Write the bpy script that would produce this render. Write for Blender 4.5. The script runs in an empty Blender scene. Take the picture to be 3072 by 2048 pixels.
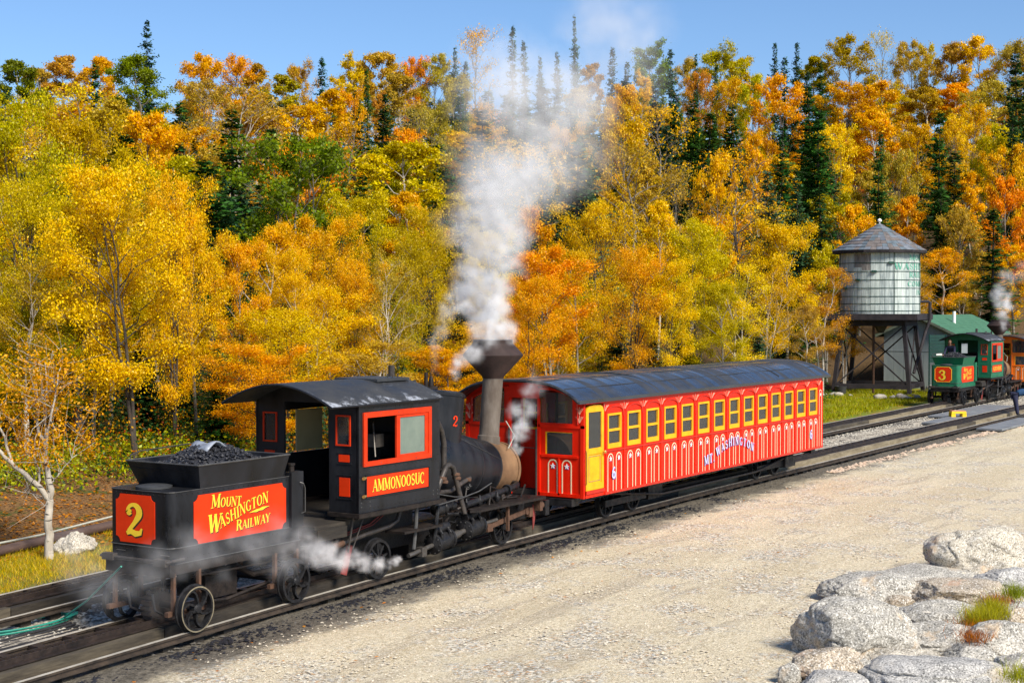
import bpy, math, random, numpy as np
from mathutils import Vector, Matrix, noise
R = math.radians
rng = np.random.default_rng(7)
random.seed(7)
sc = bpy.context.scene
COL = sc.collection

# ------------------------------------------------------------------ camera, sky, sun, exposure
CAMH, CAMY = 4.5, -16.46
psi, pit = R(32.2), math.atan(103 / 4533)
fwd = Vector((math.cos(psi) * math.cos(pit), math.sin(psi) * math.cos(pit), -math.sin(pit)))
rgt = Vector((math.sin(psi), -math.cos(psi), 0))
upv = rgt.cross(fwd)
cam = bpy.data.objects.new('camera', bpy.data.cameras.new('camera'))
COL.objects.link(cam)
m = Matrix((rgt, upv, -fwd)).transposed().to_4x4()
m.translation = Vector((0, CAMY, CAMH))
cam.matrix_world = m
cam.data.sensor_width = 36
cam.data.lens = 4533 / 3072 * 36
cam.data.clip_start = .1
cam.data.clip_end = 6000
sc.camera = cam

world = bpy.data.worlds.new('World')
sc.world = world
world.use_nodes = True
wn = world.node_tree
wn.nodes.clear()
SUN_EL, SUN_AZ = R(42), R(-108)          # azimuth measured from +X
sky = wn.nodes.new('ShaderNodeTexSky')
sky.sky_type = 'NISHITA'
sky.sun_disc = False
sky.sun_elevation = SUN_EL
sky.sun_rotation = math.pi / 2 - SUN_AZ
sky.altitude = 800
sky.air_density = 1.0
sky.dust_density = 0.9
sky.ozone_density = 7.0
bg = wn.nodes.new('ShaderNodeBackground')
bg.inputs['Strength'].default_value = .096
wo = wn.nodes.new('ShaderNodeOutputWorld')
wn.links.new(sky.outputs[0], bg.inputs[0])
wn.links.new(bg.outputs[0], wo.inputs[0])

sd = bpy.data.lights.new('sun', 'SUN')
sd.energy = 4.3
sd.angle = R(20)
sd.color = (1, .93, .82)
sun = bpy.data.objects.new('sun', sd)
COL.objects.link(sun)
sv = Vector((math.cos(SUN_AZ) * math.cos(SUN_EL), math.sin(SUN_AZ) * math.cos(SUN_EL), math.sin(SUN_EL)))
sun.rotation_euler = sv.to_track_quat('Z', 'Y').to_euler()
sun.location = (0, -40, 60)
sc.view_settings.view_transform = 'Standard'
sc.view_settings.look = 'None'
sc.view_settings.exposure = 0.66
sc.view_settings.gamma = 1
sc.view_settings.use_curve_mapping = False
sc.cycles.max_bounces = 8
sc.cycles.diffuse_bounces = 3
sc.cycles.glossy_bounces = 2
sc.cycles.transmission_bounces = 4
sc.cycles.transparent_max_bounces = 10
sc.cycles.volume_bounces = 6
sc.cycles.volume_max_steps = 256
sc.cycles.volume_step_rate = 1.5
sc.cycles.use_denoising = True

# ------------------------------------------------------------------ projection (for wording and for placing by sight lines)
def ray_dir(x, y):                        # pixel of the 3072 x 2048 photograph
    return (fwd * 4533 + rgt * (x - 1536) - upv * (y - 1024)).normalized()
CAM = Vector((0, CAMY, CAMH))
def at_depth(x, y, d):
    r = ray_dir(x, y)
    return CAM + r * (d / r.dot(fwd))
def at_z(x, y, z):
    r = ray_dir(x, y)
    return CAM + r * ((z - CAMH) / r.z)
def at_y(x, y, yy):
    r = ray_dir(x, y)
    return CAM + r * ((yy - CAMY) / r.y)
def on_ground(x, y, lift=0.0):
    r = ray_dir(x, y); t = 15.0
    while t < 400:
        p = CAM + r * t
        if p.z < hgt(p.x, p.y) + lift: return p
        t += .05
    return CAM + r * 60
def topx(p):
    q = Vector(p) - CAM
    z = q.dot(fwd)
    return 1536 + 4533 * q.dot(rgt) / z, 1024 - 4533 * q.dot(upv) / z, z

# ------------------------------------------------------------------ terrain height
ZR_X = [-60, 8, 12, 15.2, 17.6, 20, 22, 24.4, 29.3, 34, 200]
ZR_Z = [-.46, -.45, -.36, -.27, -.205, -.15, -.115, -.075, -.03, 0, 0]
def zr(x):
    return float(np.interp(x, ZR_X, ZR_Z))
def sstep(a, b, x):
    t = np.clip((x - a) / (b - a), 0, 1)
    return t * t * (3 - 2 * t)
def hgt_np(x, y):
    x = np.asarray(x, float); y = np.asarray(y, float)
    base = np.interp(x, ZR_X, ZR_Z) * np.exp(-(y / 9) ** 2) - .19
    base = base + .03 * np.clip(y - 5, 0, 30) * (1 - sstep(45, 70, x)) + .10 * np.clip(y - 7.5, 0, 10) * (1 - sstep(26, 40, x))
    base = base + .06 * (1 - np.exp(-np.clip(-1.5 - y, 0, 9) / 3))
    d = np.hypot(x, y - CAMY)
    b = np.degrees(np.arctan2(y - CAMY, x))
    d0 = np.interp(b, [-10, 8, 14, 20, 27, 33, 40, 50, 60, 90], [400, 150, 98, 90, 66, 56, 52, 50, 50, 60])
    Hm = np.interp(b, [-10, 8, 14, 32, 51, 90], [6, 15, 22.5, 22, 19.5, 17])
    t = np.clip((d - d0) / (172 - d0), 0, 1.15)
    hill = Hm * np.where(t < 1, t ** 1.08, 1 - (t - 1) * .8)
    hill = hill * (1 - sstep(185, 320, d)) + 6 * sstep(185, 320, d) * 0
    hill = np.where(d0 > 172, 0, hill)
    bump = .25 * np.sin(x * .31 + 1) * np.sin(y * .27) * sstep(10, 30, y)
    return base + np.where(y > -6, hill, 0) * sstep(-6, 16, y) + bump
def hgt(x, y):
    return float(hgt_np(x, y))

# ------------------------------------------------------------------ materials
def mat(name, c, rough=.6, metal=0, vary=.25, scale=3.0, bump=.15, bscale=None, c2=None, detail=6, stretch=None, spec=.4, rvary=0, coat=0):
    m = bpy.data.materials.new(name)
    m.use_nodes = True
    nt = m.node_tree
    N, L = nt.nodes, nt.links
    bs = N['Principled BSDF']
    bs.inputs['Roughness'].default_value = rough
    bs.inputs['Metallic'].default_value = metal
    bs.inputs['Specular IOR Level'].default_value = spec
    if coat: bs.inputs['Coat Weight'].default_value = coat
    tc = N.new('ShaderNodeTexCoord')
    mp = N.new('ShaderNodeMapping')
    L.new(tc.outputs['Object'], mp.inputs[0])
    if stretch: mp.inputs['Scale'].default_value = stretch
    nz = N.new('ShaderNodeTexNoise')
    nz.inputs['Scale'].default_value = scale
    nz.inputs['Detail'].default_value = detail
    nz.inputs['Roughness'].default_value = .65
    L.new(mp.outputs[0], nz.inputs['Vector'])
    rp = N.new('ShaderNodeValToRGB')
    if c2 is None:
        a = tuple(max(0, v * (1 - vary)) for v in c); b = tuple(min(1, v * (1 + vary)) for v in c)
    else:
        a, b = c, c2
    rp.color_ramp.elements[0].position = .32
    rp.color_ramp.elements[1].position = .68
    rp.color_ramp.elements[0].color = (*a, 1)
    rp.color_ramp.elements[1].color = (*b, 1)
    L.new(nz.outputs[0], rp.inputs[0])
    L.new(rp.outputs[0], bs.inputs['Base Color'])
    if rvary:
        mr = N.new('ShaderNodeMapRange')
        mr.inputs['From Min'].default_value = .35; mr.inputs['From Max'].default_value = .65
        mr.inputs['To Min'].default_value = max(.05, rough - rvary); mr.inputs['To Max'].default_value = min(1, rough + rvary)
        L.new(nz.outputs[0], mr.inputs[0]); L.new(mr.outputs[0], bs.inputs['Roughness'])
    if bump:
        n2 = N.new('ShaderNodeTexNoise')
        n2.inputs['Scale'].default_value = bscale or scale * 4
        n2.inputs['Detail'].default_value = 4
        L.new(mp.outputs[0], n2.inputs['Vector'])
        bp = N.new('ShaderNodeBump')
        bp.inputs['Strength'].default_value = bump
        bp.inputs['Distance'].default_value = .02
        L.new(n2.outputs[0], bp.inputs['Height'])
        L.new(bp.outputs[0], bs.inputs['Normal'])
    return m

M = {}
M['black'] = mat('black_paint', (.0045, .005, .0065), .42, 0, spec=.26, c2=(.020, .021, .025), scale=2.5, bump=.12, rvary=.15, stretch=(1, 1, .35))
M['blackrust'] = mat('sooty_iron', (.008, .007, .007), .6, .1, spec=.25, c2=(.030, .022, .018), scale=7, bump=.4, rvary=.15)
M['grime'] = mat('oily_iron', (.006, .006, .007), .5, .1, spec=.3, c2=(.022, .021, .022), scale=9, bump=.5, rvary=.2)
M['roofblack'] = mat('cab_roof', (.035, .037, .040), .6, 0, .3, 1.5, .15, rvary=.2)
M['red'] = mat('sign_red', (.64, .034, .004), .5, 0, .12, 2, .05, spec=.15)
M['redframe'] = mat('frame_red', (.54, .032, .005), .5, 0, .2, 5, .1, spec=.15)
M['yellowletter'] = mat('letter_yellow', (.85, .56, .03), .45, 0, .08, 8, 0)
M['shadowletter'] = mat('letter_shadow', (.03, .02, .01), .5, 0, .2, 8, 0)
M['rust'] = mat('rust', (.055, .028, .017), .85, 0, c2=(.12, .06, .034), scale=6, bump=.4)
M['smokebox'] = mat('rusty_smokebox', (.13, .07, .035), .7, 0, c2=(.24, .135, .065), scale=3, bump=.2, rvary=.15)
M['stack'] = mat('stack_iron', (.085, .065, .05), .75, 0, spec=.25, c2=(.17, .145, .12), scale=4, bump=.25, stretch=(1, 1, .4))
M['stackcap'] = mat('stack_cap', (.022, .015, .014), .65, .05, spec=.25, c2=(.05, .030, .026), scale=3, bump=.2)
M['coal'] = mat('coal', (.012, .012, .015), .4, 0, c2=(.035, .036, .042), scale=20, bump=.5)
M['steel'] = mat('worn_steel', (.10, .09, .08), .45, .5, .3, 12, .1)
M['railtop'] = mat('rail_steel', (.34, .31, .26), .4, .15, c2=(.58, .54, .46), scale=3, bump=.1)
M['wheelrim'] = mat('wheel_rim', (.13, .10, .07), .5, .5, c2=(.38, .33, .22), scale=8, bump=.1)
M['railside'] = mat('rail_side', (.018, .014, .011), .7, .1, c2=(.07, .05, .035), scale=6, bump=.3)
M['rackiron'] = mat('rack_iron', (.018, .015, .014), .5, .4, c2=(.06, .042, .034), scale=6, bump=.3)
M['timber'] = mat('old_timber', (.035, .028, .02), .85, 0, c2=(.11, .09, .06), scale=5, bump=.5, stretch=(.25, 1, 1.6))
M['timberpale'] = mat('weathered_timber', (.13, .10, .058), .85, 0, c2=(.30, .25, .16), scale=4, bump=.4, stretch=(.3, 1, 1.6))
M['timberdark'] = mat('oily_timber', (.014, .012, .010), .7, 0, c2=(.045, .036, .026), scale=5, bump=.5, stretch=(.25, 1, 1.6))
M['coachred'] = mat('coach_red', (.66, .012, .002), .42, 0, c2=(.80, .022, .004), scale=2.2, bump=.12, spec=.18, rvary=.12, stretch=(5, 2, .6))
M['coachredB'] = mat('coach_red_trim', (.50, .016, .004), .4, 0, .18, 4, .1)
M['coachorange'] = mat('coach_orange', (.80, .17, .012), .4, 0, .12, 2.2, .08)
M['coachyellow'] = mat('coach_yellow', (.68, .31, .006), .5, 0, spec=.22, c2=(.80, .42, .01), scale=5, bump=.1)
M['cream'] = mat('cream_stripe', (.80, .66, .42), .5, 0, .06, 10, 0)
M['white'] = mat('white_paint', (.78, .77, .74), .5, 0, .06, 10, 0)
M['starblue'] = mat('blue_paint', (.16, .18, .50), .5, 0, .1, 10, 0)
M['paleblue'] = mat('pale_blue_letter', (.50, .52, .72), .5, 0, .1, 10, 0)
M['deepblue'] = mat('blue_letter_edge', (.10, .08, .42), .5, 0, .1, 10, 0)
M['coachroof'] = mat('tarred_coach_roof', (.010, .011, .013), .42, 0, c2=(.034, .037, .042), scale=1.6, bump=.6, bscale=6, rvary=.22, stretch=(.5, 2.4, 2.4), spec=.8)
def wet_roof():
    m = mat('wet_tarred_roof', (.009, .010, .012), .5, 0, c2=(.030, .032, .036), scale=1.6, bump=.35, bscale=9, stretch=(.8, 2.0, 2), spec=.8)
    nt = m.node_tree; N, L = nt.nodes, nt.links; bs = N['Principled BSDF']
    tc = N.new('ShaderNodeTexCoord'); mp = N.new('ShaderNodeMapping'); mp.inputs['Scale'].default_value = (1.6, .22, .22); mp.inputs['Rotation'].default_value = (0, 0, .5); L.new(tc.outputs['Object'], mp.inputs[0])
    n = N.new('ShaderNodeTexNoise'); n.inputs['Scale'].default_value = 1.5; n.inputs['Detail'].default_value = 7; n.inputs['Roughness'].default_value = .68; n.inputs['Distortion'].default_value = .8; L.new(mp.outputs[0], n.inputs['Vector'])
    r = N.new('ShaderNodeMapRange'); r.inputs['From Min'].default_value = .44; r.inputs['From Max'].default_value = .56; r.inputs['To Min'].default_value = .24; r.inputs['To Max'].default_value = .62; L.new(n.outputs[0], r.inputs[0]); L.new(r.outputs[0], bs.inputs['Roughness'])
    c = N.new('ShaderNodeMapRange'); c.inputs['From Min'].default_value = .56; c.inputs['From Max'].default_value = .44; c.inputs['To Max'].default_value = .8; L.new(n.outputs[0], c.inputs[0]); L.new(c.outputs[0], bs.inputs['Coat Weight']); bs.inputs['Coat Roughness'].default_value = .16
    return m
M['wetroof'] = wet_roof()
M['darkint'] = mat('dark_interior', (.03, .026, .022), .8, 0, .3, 3, 0)
M['woodint'] = mat('varnished_wood', (.16, .09, .04), .5, 0, .3, 3, .1)
M['tan'] = mat('tan_board', (.42, .37, .20), .7, 0, .08, 3, .05)
M['green'] = mat('loco_green', (.010, .13, .062), .45, 0, .15, 3, .08)
M['greendk'] = mat('shutter_green', (.006, .045, .035), .6, 0, .2, 3, .1)
M['galv'] = mat('shed_cladding', (.20, .235, .25), .65, 0, c2=(.28, .32, .33), scale=1.2, bump=.05, stretch=(2, 2, .4))
M['shinglegreen'] = mat('green_shingle', (.035, .115, .065), .85, 0, c2=(.06, .17, .10), scale=3, bump=.3)
M['shinglegrey'] = mat('grey_shingle', (.085, .10, .12), .75, 0, c2=(.20, .22, .25), scale=2.6, bump=.3)
M['tankpaint'] = mat('flaking_pale_paint', (.26, .31, .29), .75, 0, c2=(.60, .66, .61), scale=2.4, bump=.15, stretch=(2.5, 2.5, .35))
M['tankbare'] = mat('bare_tank_wood', (.12, .11, .10), .8, 0, c2=(.30, .28, .25), scale=6, bump=.2, stretch=(3, 3, .4))
M['hoop'] = mat('hoop_green', (.008, .05, .035), .6, .1, .3, 5, 0)
M['tankletter'] = mat('tank_letter', (.03, .26, .16), .7, 0, c2=(.20, .42, .33), scale=7, bump=0)
M['creosote'] = mat('creosoted_timber', (.012, .010, .013), .75, 0, c2=(.035, .028, .03), scale=3, bump=.3)
M['yellowplastic'] = mat('yellow_plastic', (.85, .55, .01), .4, 0, .06, 5, 0)
M['peach'] = mat('worn_stool_top', (.62, .28, .14), .6, 0, .15, 8, .1)
M['plate'] = mat('grey_boards', (.13, .14, .15), .6, 0, c2=(.22, .23, .24), scale=1.5, bump=.1)
M['pipe'] = mat('dark_pipe', (.03, .028, .027), .5, .3, c2=(.08, .065, .055), scale=8, bump=.2)
M['greasepipe'] = mat('grey_pipe', (.08, .078, .075), .45, .3, .3, 8, .1)
M['redvalve'] = mat('faded_red_iron', (.20, .035, .03), .7, 0, .3, 7, .15)
M['brass'] = mat('brass', (.55, .38, .12), .35, .8, .2, 8, 0)
M['hosegreen'] = mat('green_hose', (.02, .22, .16), .5, 0, .15, 8, 0)
M['rope'] = mat('pale_rope', (.40, .40, .33), .8, 0, .15, 20, .1)
M['cable'] = mat('black_cable', (.02, .02, .023), .45, 0, .2, 10, 0)
M['denim'] = mat('dark_blue_trousers', (.022, .024, .055), .9, 0, .25, 8, .2)
M['shirt'] = mat('blue_jacket', (.012, .05, .12), .85, 0, .2, 6, .2)
M['skin'] = mat('skin', (.45, .24, .16), .55, 0, .08, 8, 0)
M['hair'] = mat('brown_hair', (.10, .05, .025), .7, 0, .2, 20, .2)
M['leather'] = mat('boots', (.02, .016, .012), .5, 0, .2, 8, 0)
M['sack'] = mat('grey_sheet', (.16, .18, .22), .4, 0, c2=(.30, .33, .38), scale=4, bump=.3)
M['logbrown'] = mat('brown_pipe', (.055, .033, .028), .7, 0, c2=(.11, .07, .055), scale=4, bump=.3, stretch=(.3, 2, 2))
M['opaqueglass'] = mat('grimy_pane', (.10, .14, .12), .25, 0, c2=(.17, .21, .17), scale=1.5, bump=0, spec=.6)

def glass(name, tint=(.8, .85, .85), alpha=.45, dark=(.02, .02, .02)):
    m = bpy.data.materials.new(name); m.use_nodes = True
    nt = m.node_tree; N, L = nt.nodes, nt.links
    N.remove(N['Principled BSDF']); out = N['Material Output']
    tr = N.new('ShaderNodeBsdfTransparent'); tr.inputs[0].default_value = (*tint, 1)
    gl = N.new('ShaderNodeBsdfGlossy'); gl.inputs['Roughness'].default_value = .03
    df = N.new('ShaderNodeBsdfDiffuse'); df.inputs[0].default_value = (*dark, 1)
    fr = N.new('ShaderNodeFresnel'); fr.inputs[0].default_value = 1.6
    m1 = N.new('ShaderNodeMixShader'); m1.inputs[0].default_value = alpha
    L.new(tr.outputs[0], m1.inputs[1]); L.new(df.outputs[0], m1.inputs[2])
    m2 = N.new('ShaderNodeMixShader')
    L.new(fr.outputs[0], m2.inputs[0]); L.new(m1.outputs[0], m2.inputs[1]); L.new(gl.outputs[0], m2.inputs[2])
    L.new(m2.outputs[0], out.inputs[0])
    return m
M['glass'] = glass('window_glass', (.88, .90, .87), .16, (.18, .20, .21))  # grey diffuse share stands in for reflected ground, also reads as dust

# ------------------------------------------------------------------ mesh builder
ORG = [Vector((0, 0, 0))]
class MB:
    def __init__(s): s.v = []; s.f = []
    def poly(s, pts, faces):
        b = len(s.v); s.v += [tuple(p) for p in pts]; s.f += [tuple(i + b for i in f) for f in faces]; return s
    def box(s, x0, x1, y0, y1, z0, z1):
        return s.poly([(x0, y0, z0), (x1, y0, z0), (x1, y1, z0), (x0, y1, z0), (x0, y0, z1), (x1, y0, z1), (x1, y1, z1), (x0, y1, z1)],
                      [(0, 3, 2, 1), (4, 5, 6, 7), (0, 1, 5, 4), (1, 2, 6, 5), (2, 3, 7, 6), (3, 0, 4, 7)])
    def beam(s, a, b, w, h, up=(0, 0, 1)):
        a = Vector(a); b = Vector(b); d = (b - a).normalized(); u = Vector(up)
        if abs(d.dot(u)) > .98: u = Vector((0, 1, 0))
        sx = d.cross(u).normalized() * w / 2; uz = sx.cross(d).normalized() * h / 2
        P = [a - sx - uz, a + sx - uz, a + sx + uz, a - sx + uz, b - sx - uz, b + sx - uz, b + sx + uz, b - sx + uz]
        return s.poly(P, [(0, 3, 2, 1), (4, 5, 6, 7), (0, 1, 5, 4), (1, 2, 6, 5), (2, 3, 7, 6), (3, 0, 4, 7)])
    def tube(s, pts, r, n=8, caps=True, r2=None):
        pts = [Vector(p) for p in pts]; k = len(pts); b = len(s.v); prev = None
        rr = r if isinstance(r, (list, tuple)) else [r + (0 if r2 is None else (r2 - r) * i / (k - 1)) for i in range(k)]
        for i, p in enumerate(pts):
            d = (pts[min(i + 1, k - 1)] - pts[max(i - 1, 0)])
            d = d.normalized() if d.length > 1e-9 else Vector((0, 0, 1))
            if prev is None:
                u = Vector((0, 0, 1)) if abs(d.z) < .9 else Vector((1, 0, 0))
            else: u = prev
            sx = d.cross(u)
            if sx.length < 1e-6: sx = d.cross(Vector((.3, .5, .8)))
            sx.normalize(); uz = sx.cross(d).normalized(); prev = uz
            for j in range(n):
                a = 2 * math.pi * j / n
                s.v.append(tuple(p + (sx * math.cos(a) + uz * math.sin(a)) * rr[i]))
        for i in range(k - 1):
            for j in range(n):
                q = (j + 1) % n
                s.f.append((b + i * n + j, b + i * n + q, b + (i + 1) * n + q, b + (i + 1) * n + j))
        if caps:
            s.f.append(tuple(b + j for j in range(n))[::-1]); s.f.append(tuple(b + (k - 1) * n + j for j in range(n)))
        return s
    def cyl(s, a, b, r, r2=None, n=20): return s.tube([a, b], r, n, True, r2)
    def lathe(s, prof, c=(0, 0, 0), ax=(0, 0, 1), n=32, closed=False):     # prof: (radius, height)
        ax = Vector(ax).normalized(); u = Vector((1, 0, 0)) if abs(ax.x) < .9 else Vector((0, 0, 1))
        e1 = ax.cross(u).normalized(); e2 = ax.cross(e1).normalized(); c = Vector(c); b = len(s.v); k = len(prof)
        for r, h in prof:
            for j in range(n):
                a = 2 * math.pi * j / n
                s.v.append(tuple(c + ax * h + (e1 * math.cos(a) + e2 * math.sin(a)) * r))
        for i in range(k - 1 + (1 if closed else 0)):
            i2 = (i + 1) % k
            for j in range(n):
                q = (j + 1) % n
                s.f.append((b + i * n + j, b + i * n + q, b + i2 * n + q, b + i2 * n + j))
        if not closed:
            if prof[0][0] > 1e-4: s.f.append(tuple(b + j for j in range(n))[::-1])
            if prof[-1][0] > 1e-4: s.f.append(tuple(b + (k - 1) * n + j for j in range(n)))
        return s
    def prism(s, pts, vec):                                   # closed polygon swept by vec
        pts = [Vector(p) for p in pts]; n = len(pts); vec = Vector(vec)
        P = pts + [p + vec for p in pts]
        F = [tuple(range(n))[::-1], tuple(range(n, 2 * n))] + [(i, (i + 1) % n, (i + 1) % n + n, i + n) for i in range(n)]
        return s.poly(P, F)
    def mesh(s, name):
        me = bpy.data.meshes.new(name); o = ORG[0]
        me.from_pydata([(x - o.x, y - o.y, z - o.z) for x, y, z in s.v], [], s.f); me.update(); return me
    def build_parts(s, name, m, parent=None, **kw):             # one object for each separate piece
        par = list(range(len(s.v)))
        def find(i):
            while par[i] != i: par[i] = par[par[i]]; i = par[i]
            return i
        for f in s.f:
            for i in f[1:]: par[find(i)] = find(f[0])
        gr = {}
        for f in s.f: gr.setdefault(find(f[0]), []).append(f)
        out = []
        for fs in gr.values():
            q = MB(); mp = {}
            for f in fs:
                g = []
                for i in f:
                    if i not in mp: mp[i] = len(q.v); q.v.append(s.v[i])
                    g.append(mp[i])
                q.f.append(tuple(g))
            out.append(q.build(name, m, parent, **kw))
        return out
    def build_sides(s, name, m, parent=None, **kw):             # one object for each side of the vehicle
        out = []
        for sg in (-1, 1):
            q = MB(); mp = {}
            for f in s.f:
                cy = sum(s.v[i][1] for i in f) / len(f)
                if (cy < 0) == (sg < 0):
                    g = []
                    for i in f:
                        if i not in mp: mp[i] = len(q.v); q.v.append(s.v[i])
                        g.append(mp[i])
                    q.f.append(tuple(g))
            if q.f: out.append(q.build(name, m, parent, **kw))
        return out
    def build(s, name, m, parent=None, label=None, smooth=False, kind=None, fix=True):
        me = s.mesh(name)
        if fix:
            import bmesh
            bm = bmesh.new(); bm.from_mesh(me); bmesh.ops.recalc_face_normals(bm, faces=bm.faces); bm.to_mesh(me); bm.free()
        me.materials.append(M[m] if isinstance(m, str) else m)
        if smooth:
            me.shade_smooth()
            if smooth != 'full': me.set_sharp_from_angle(angle=R(38))
        o = bpy.data.objects.new(name, me); COL.objects.link(o)
        if parent is not None: o.parent = parent
        elif ORG[0].length > 0: o.location = ORG[0]
        if label: o['label'] = label
        if kind: o['kind'] = kind
        return o
def inst(name, me, parent, loc=(0, 0, 0), rot=(0, 0, 0), scale=None):
    o = bpy.data.objects.new(name, me); COL.objects.link(o); o.parent = parent; o.location = loc; o.rotation_euler = rot
    if scale: o.scale = scale
    return o
def tag(o, label, cat, group=None, kind=None):
    if label: o['label'] = label
    if cat: o['category'] = cat
    if group: o['group'] = group
    if kind: o['kind'] = kind
    return o
def thing(name, label, cat, base, group=None, shift=(0, 0, 0)):      # verts are given in the frame of base
    o = bpy.data.objects.new(name, None); COL.objects.link(o)
    o.location = Vector(base) + Vector(shift); ORG[0] = Vector(base); o.empty_display_size = .3
    return tag(o, label, cat, group)
def done(): ORG[0] = Vector((0, 0, 0))

# ------------------------------------------------------------------ lettering: stroked serif glyphs
def arc(cx, cy, rx, ry, a0, a1, n, wf):
    out = []
    for i in range(n + 1):
        a = R(a0 + (a1 - a0) * i / n)
        out.append((cx + rx * math.cos(a), cy + ry * math.sin(a), wf(a)))
    return out
TK, TN = .19, .07
side = lambda a: TN + (TK - TN) * abs(math.cos(a)) ** 1.5
def ser(x, y, l=.3): return [(x - l / 2, y, .055), (x + l / 2, y, .055)]
def L2(x0, y0, x1, y1, w): return [(x0, y0, w), (x1, y1, w)]
G = {
 'A': (.80, [L2(.06, 0, .40, 1, TN), L2(.38, 1, .72, 0, TK), L2(.18, .35, .60, .35, TN), ser(.06, .02, .24), ser(.72, .02, .28)]),
 'M': (1.0, [L2(.12, 0, .12, 1, TN), L2(.14, 1, .48, .08, TK), L2(.48, .08, .84, 1, TN), L2(.86, 0, .86, 1, TK), ser(.12, .02), ser(.86, .02), ser(.06, .98, .2), ser(.92, .98, .22)]),
 'O': (.84, [arc(.42, .5, .32, .46, 0, 360, 20, side)]),
 'N': (.86, [L2(.12, 0, .12, 1, TN), L2(.12, 1, .74, 0, TK), L2(.74, 0, .74, 1, TN), ser(.12, .02), ser(.06, .98, .22), ser(.74, .98)]),
 'S': (.62, [arc(.31, .74, .21, .22, 30, 210, 9, lambda a: .10) + arc(.31, .27, .23, .23, 100, -30, 4, lambda a: .17)[0:1] + arc(.31, .27, .23, .23, 55, -150, 10, lambda a: .12), L2(.50, .74, .50, .92, .05), L2(.09, .10, .09, .28, .05)]),
 'U': (.82, [[(.16, 1, TK), (.16, .34, TK)] + arc(.42, .32, .26, .27, 180, 360, 10, side) + [(.68, 1, TN)], ser(.16, .98), ser(.68, .98, .26)]),
 'C': (.76, [arc(.43, .5, .33, .46, 50, 310, 16, side), L2(.66, .70, .66, .92, .05), L2(.66, .1, .66, .3, .05)]),
 'G': (.82, [arc(.43, .5, .33, .46, 50, 320, 16, side), L2(.68, .06, .68, .42, .14), ser(.66, .42, .26), L2(.66, .70, .66, .92, .05)]),
 'H': (.88, [L2(.16, 0, .16, 1, TK), L2(.72, 0, .72, 1, TK), L2(.16, .5, .72, .5, TN), ser(.16, .02), ser(.16, .98), ser(.72, .02), ser(.72, .98)]),
 'I': (.40, [L2(.2, 0, .2, 1, TK), ser(.2, .02, .34), ser(.2, .98, .34)]),
 'T': (.74, [L2(.37, 0, .37, 1, TK), L2(.04, .96, .70, .96, .07), ser(.37, .02, .36), L2(.05, .78, .05, .98, .05), L2(.69, .78, .69, .98, .05)]),
 'W': (1.1, [L2(.10, 1, .34, 0, TK), L2(.34, 0, .54, .95, TN), L2(.52, .95, .76, 0, TK), L2(.76, 0, .98, 1, TN), ser(.10, .98, .28), ser(.98, .98, .24), ser(.53, .98, .2)]),
 'R': (.82, [L2(.18, 0, .18, 1, TK), [(.18, .96, TN)] + arc(.38, .74, .26, .22, 90, -90, 10, side) + [(.18, .52, TN)], L2(.42, .52, .74, 0, TK), ser(.16, .02), ser(.12, .98, .2), ser(.76, .02, .2)]),
 'L': (.68, [L2(.18, 0, .18, 1, TK), L2(.05, .03, .62, .03, .07), ser(.18, .98), L2(.61, 0, .61, .24, .06)]),
 'Y': (.80, [L2(.40, 0, .40, .48, TK), L2(.08, 1, .40, .46, TK), L2(.40, .46, .72, 1, TN), ser(.4, .02), ser(.08, .98, .26), ser(.72, .98, .24)]),
 'K': (.82, [L2(.18, 0, .18, 1, TK), L2(.2, .42, .68, 1, TN), L2(.34, .56, .72, 0, TK), ser(.18, .02), ser(.18, .98), ser(.7, .98, .24), ser(.74, .02, .24)]),
 'P': (.74, [L2(.18, 0, .18, 1, TK), [(.18, .96, TN)] + arc(.38, .72, .26, .24, 90, -90, 10, side) + [(.18, .48, TN)], ser(.18, .02), ser(.12, .98, .2)]),
 'E': (.70, [L2(.18, 0, .18, 1, TK), L2(.06, .96, .62, .96, .07), L2(.18, .5, .5, .5, .07), L2(.06, .04, .64, .04, .07), L2(.61, .78, .61, .98, .05), L2(.63, .02, .63, .22, .05)]),
 'V': (.78, [L2(.08, 1, .38, 0, TK), L2(.38, 0, .68, 1, TN), ser(.08, .98, .26), ser(.68, .98, .24)]),
 'F': (.66, [L2(.18, 0, .18, 1, TK), L2(.06, .96, .60, .96, .07), L2(.18, .5, .48, .5, .07), ser(.18, .02), L2(.59, .78, .59, .98, .05)]),
 '.': (.26, [L2(.12, 0, .12, .13, .14)]),
 '2': (.72, [[(.13, .72, .12), (.15, .70, .17)] + arc(.35, .70, .22, .22, 170, -35, 12, lambda a: .10 + .10 * max(0, math.cos(a))) + [(.40, .40, .13), (.16, .13, .10)], [(.10, .07, .10), (.26, .14, .16), (.42, .07, .17), (.60, .10, .13), (.66, .24, .05)], arc(.19, .70, .05, .05, 0, 360, 8, lambda a: .10)]),
 '3': (.72, [arc(.34, .74, .20, .20, 165, -75, 12, lambda a: .09 + .09 * max(0, math.cos(a))) , arc(.34, .28, .24, .25, 80, -165, 14, lambda a: .09 + .10 * max(0, math.cos(a))), L2(.26, .53, .42, .53, .08), arc(.15, .78, .045, .045, 0, 360, 8, lambda a: .1), arc(.12, .21, .045, .045, 0, 360, 8, lambda a: .1)]),
 '6': (.70, [arc(.35, .30, .22, .27, 0, 360, 16, lambda a: .09 + .08 * abs(math.cos(a))), [(.15, .30, .14), (.16, .62, .15), (.26, .86, .12), (.42, .96, .10), (.56, .88, .08)]]),
 ' ': (.35, []),
}
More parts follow.
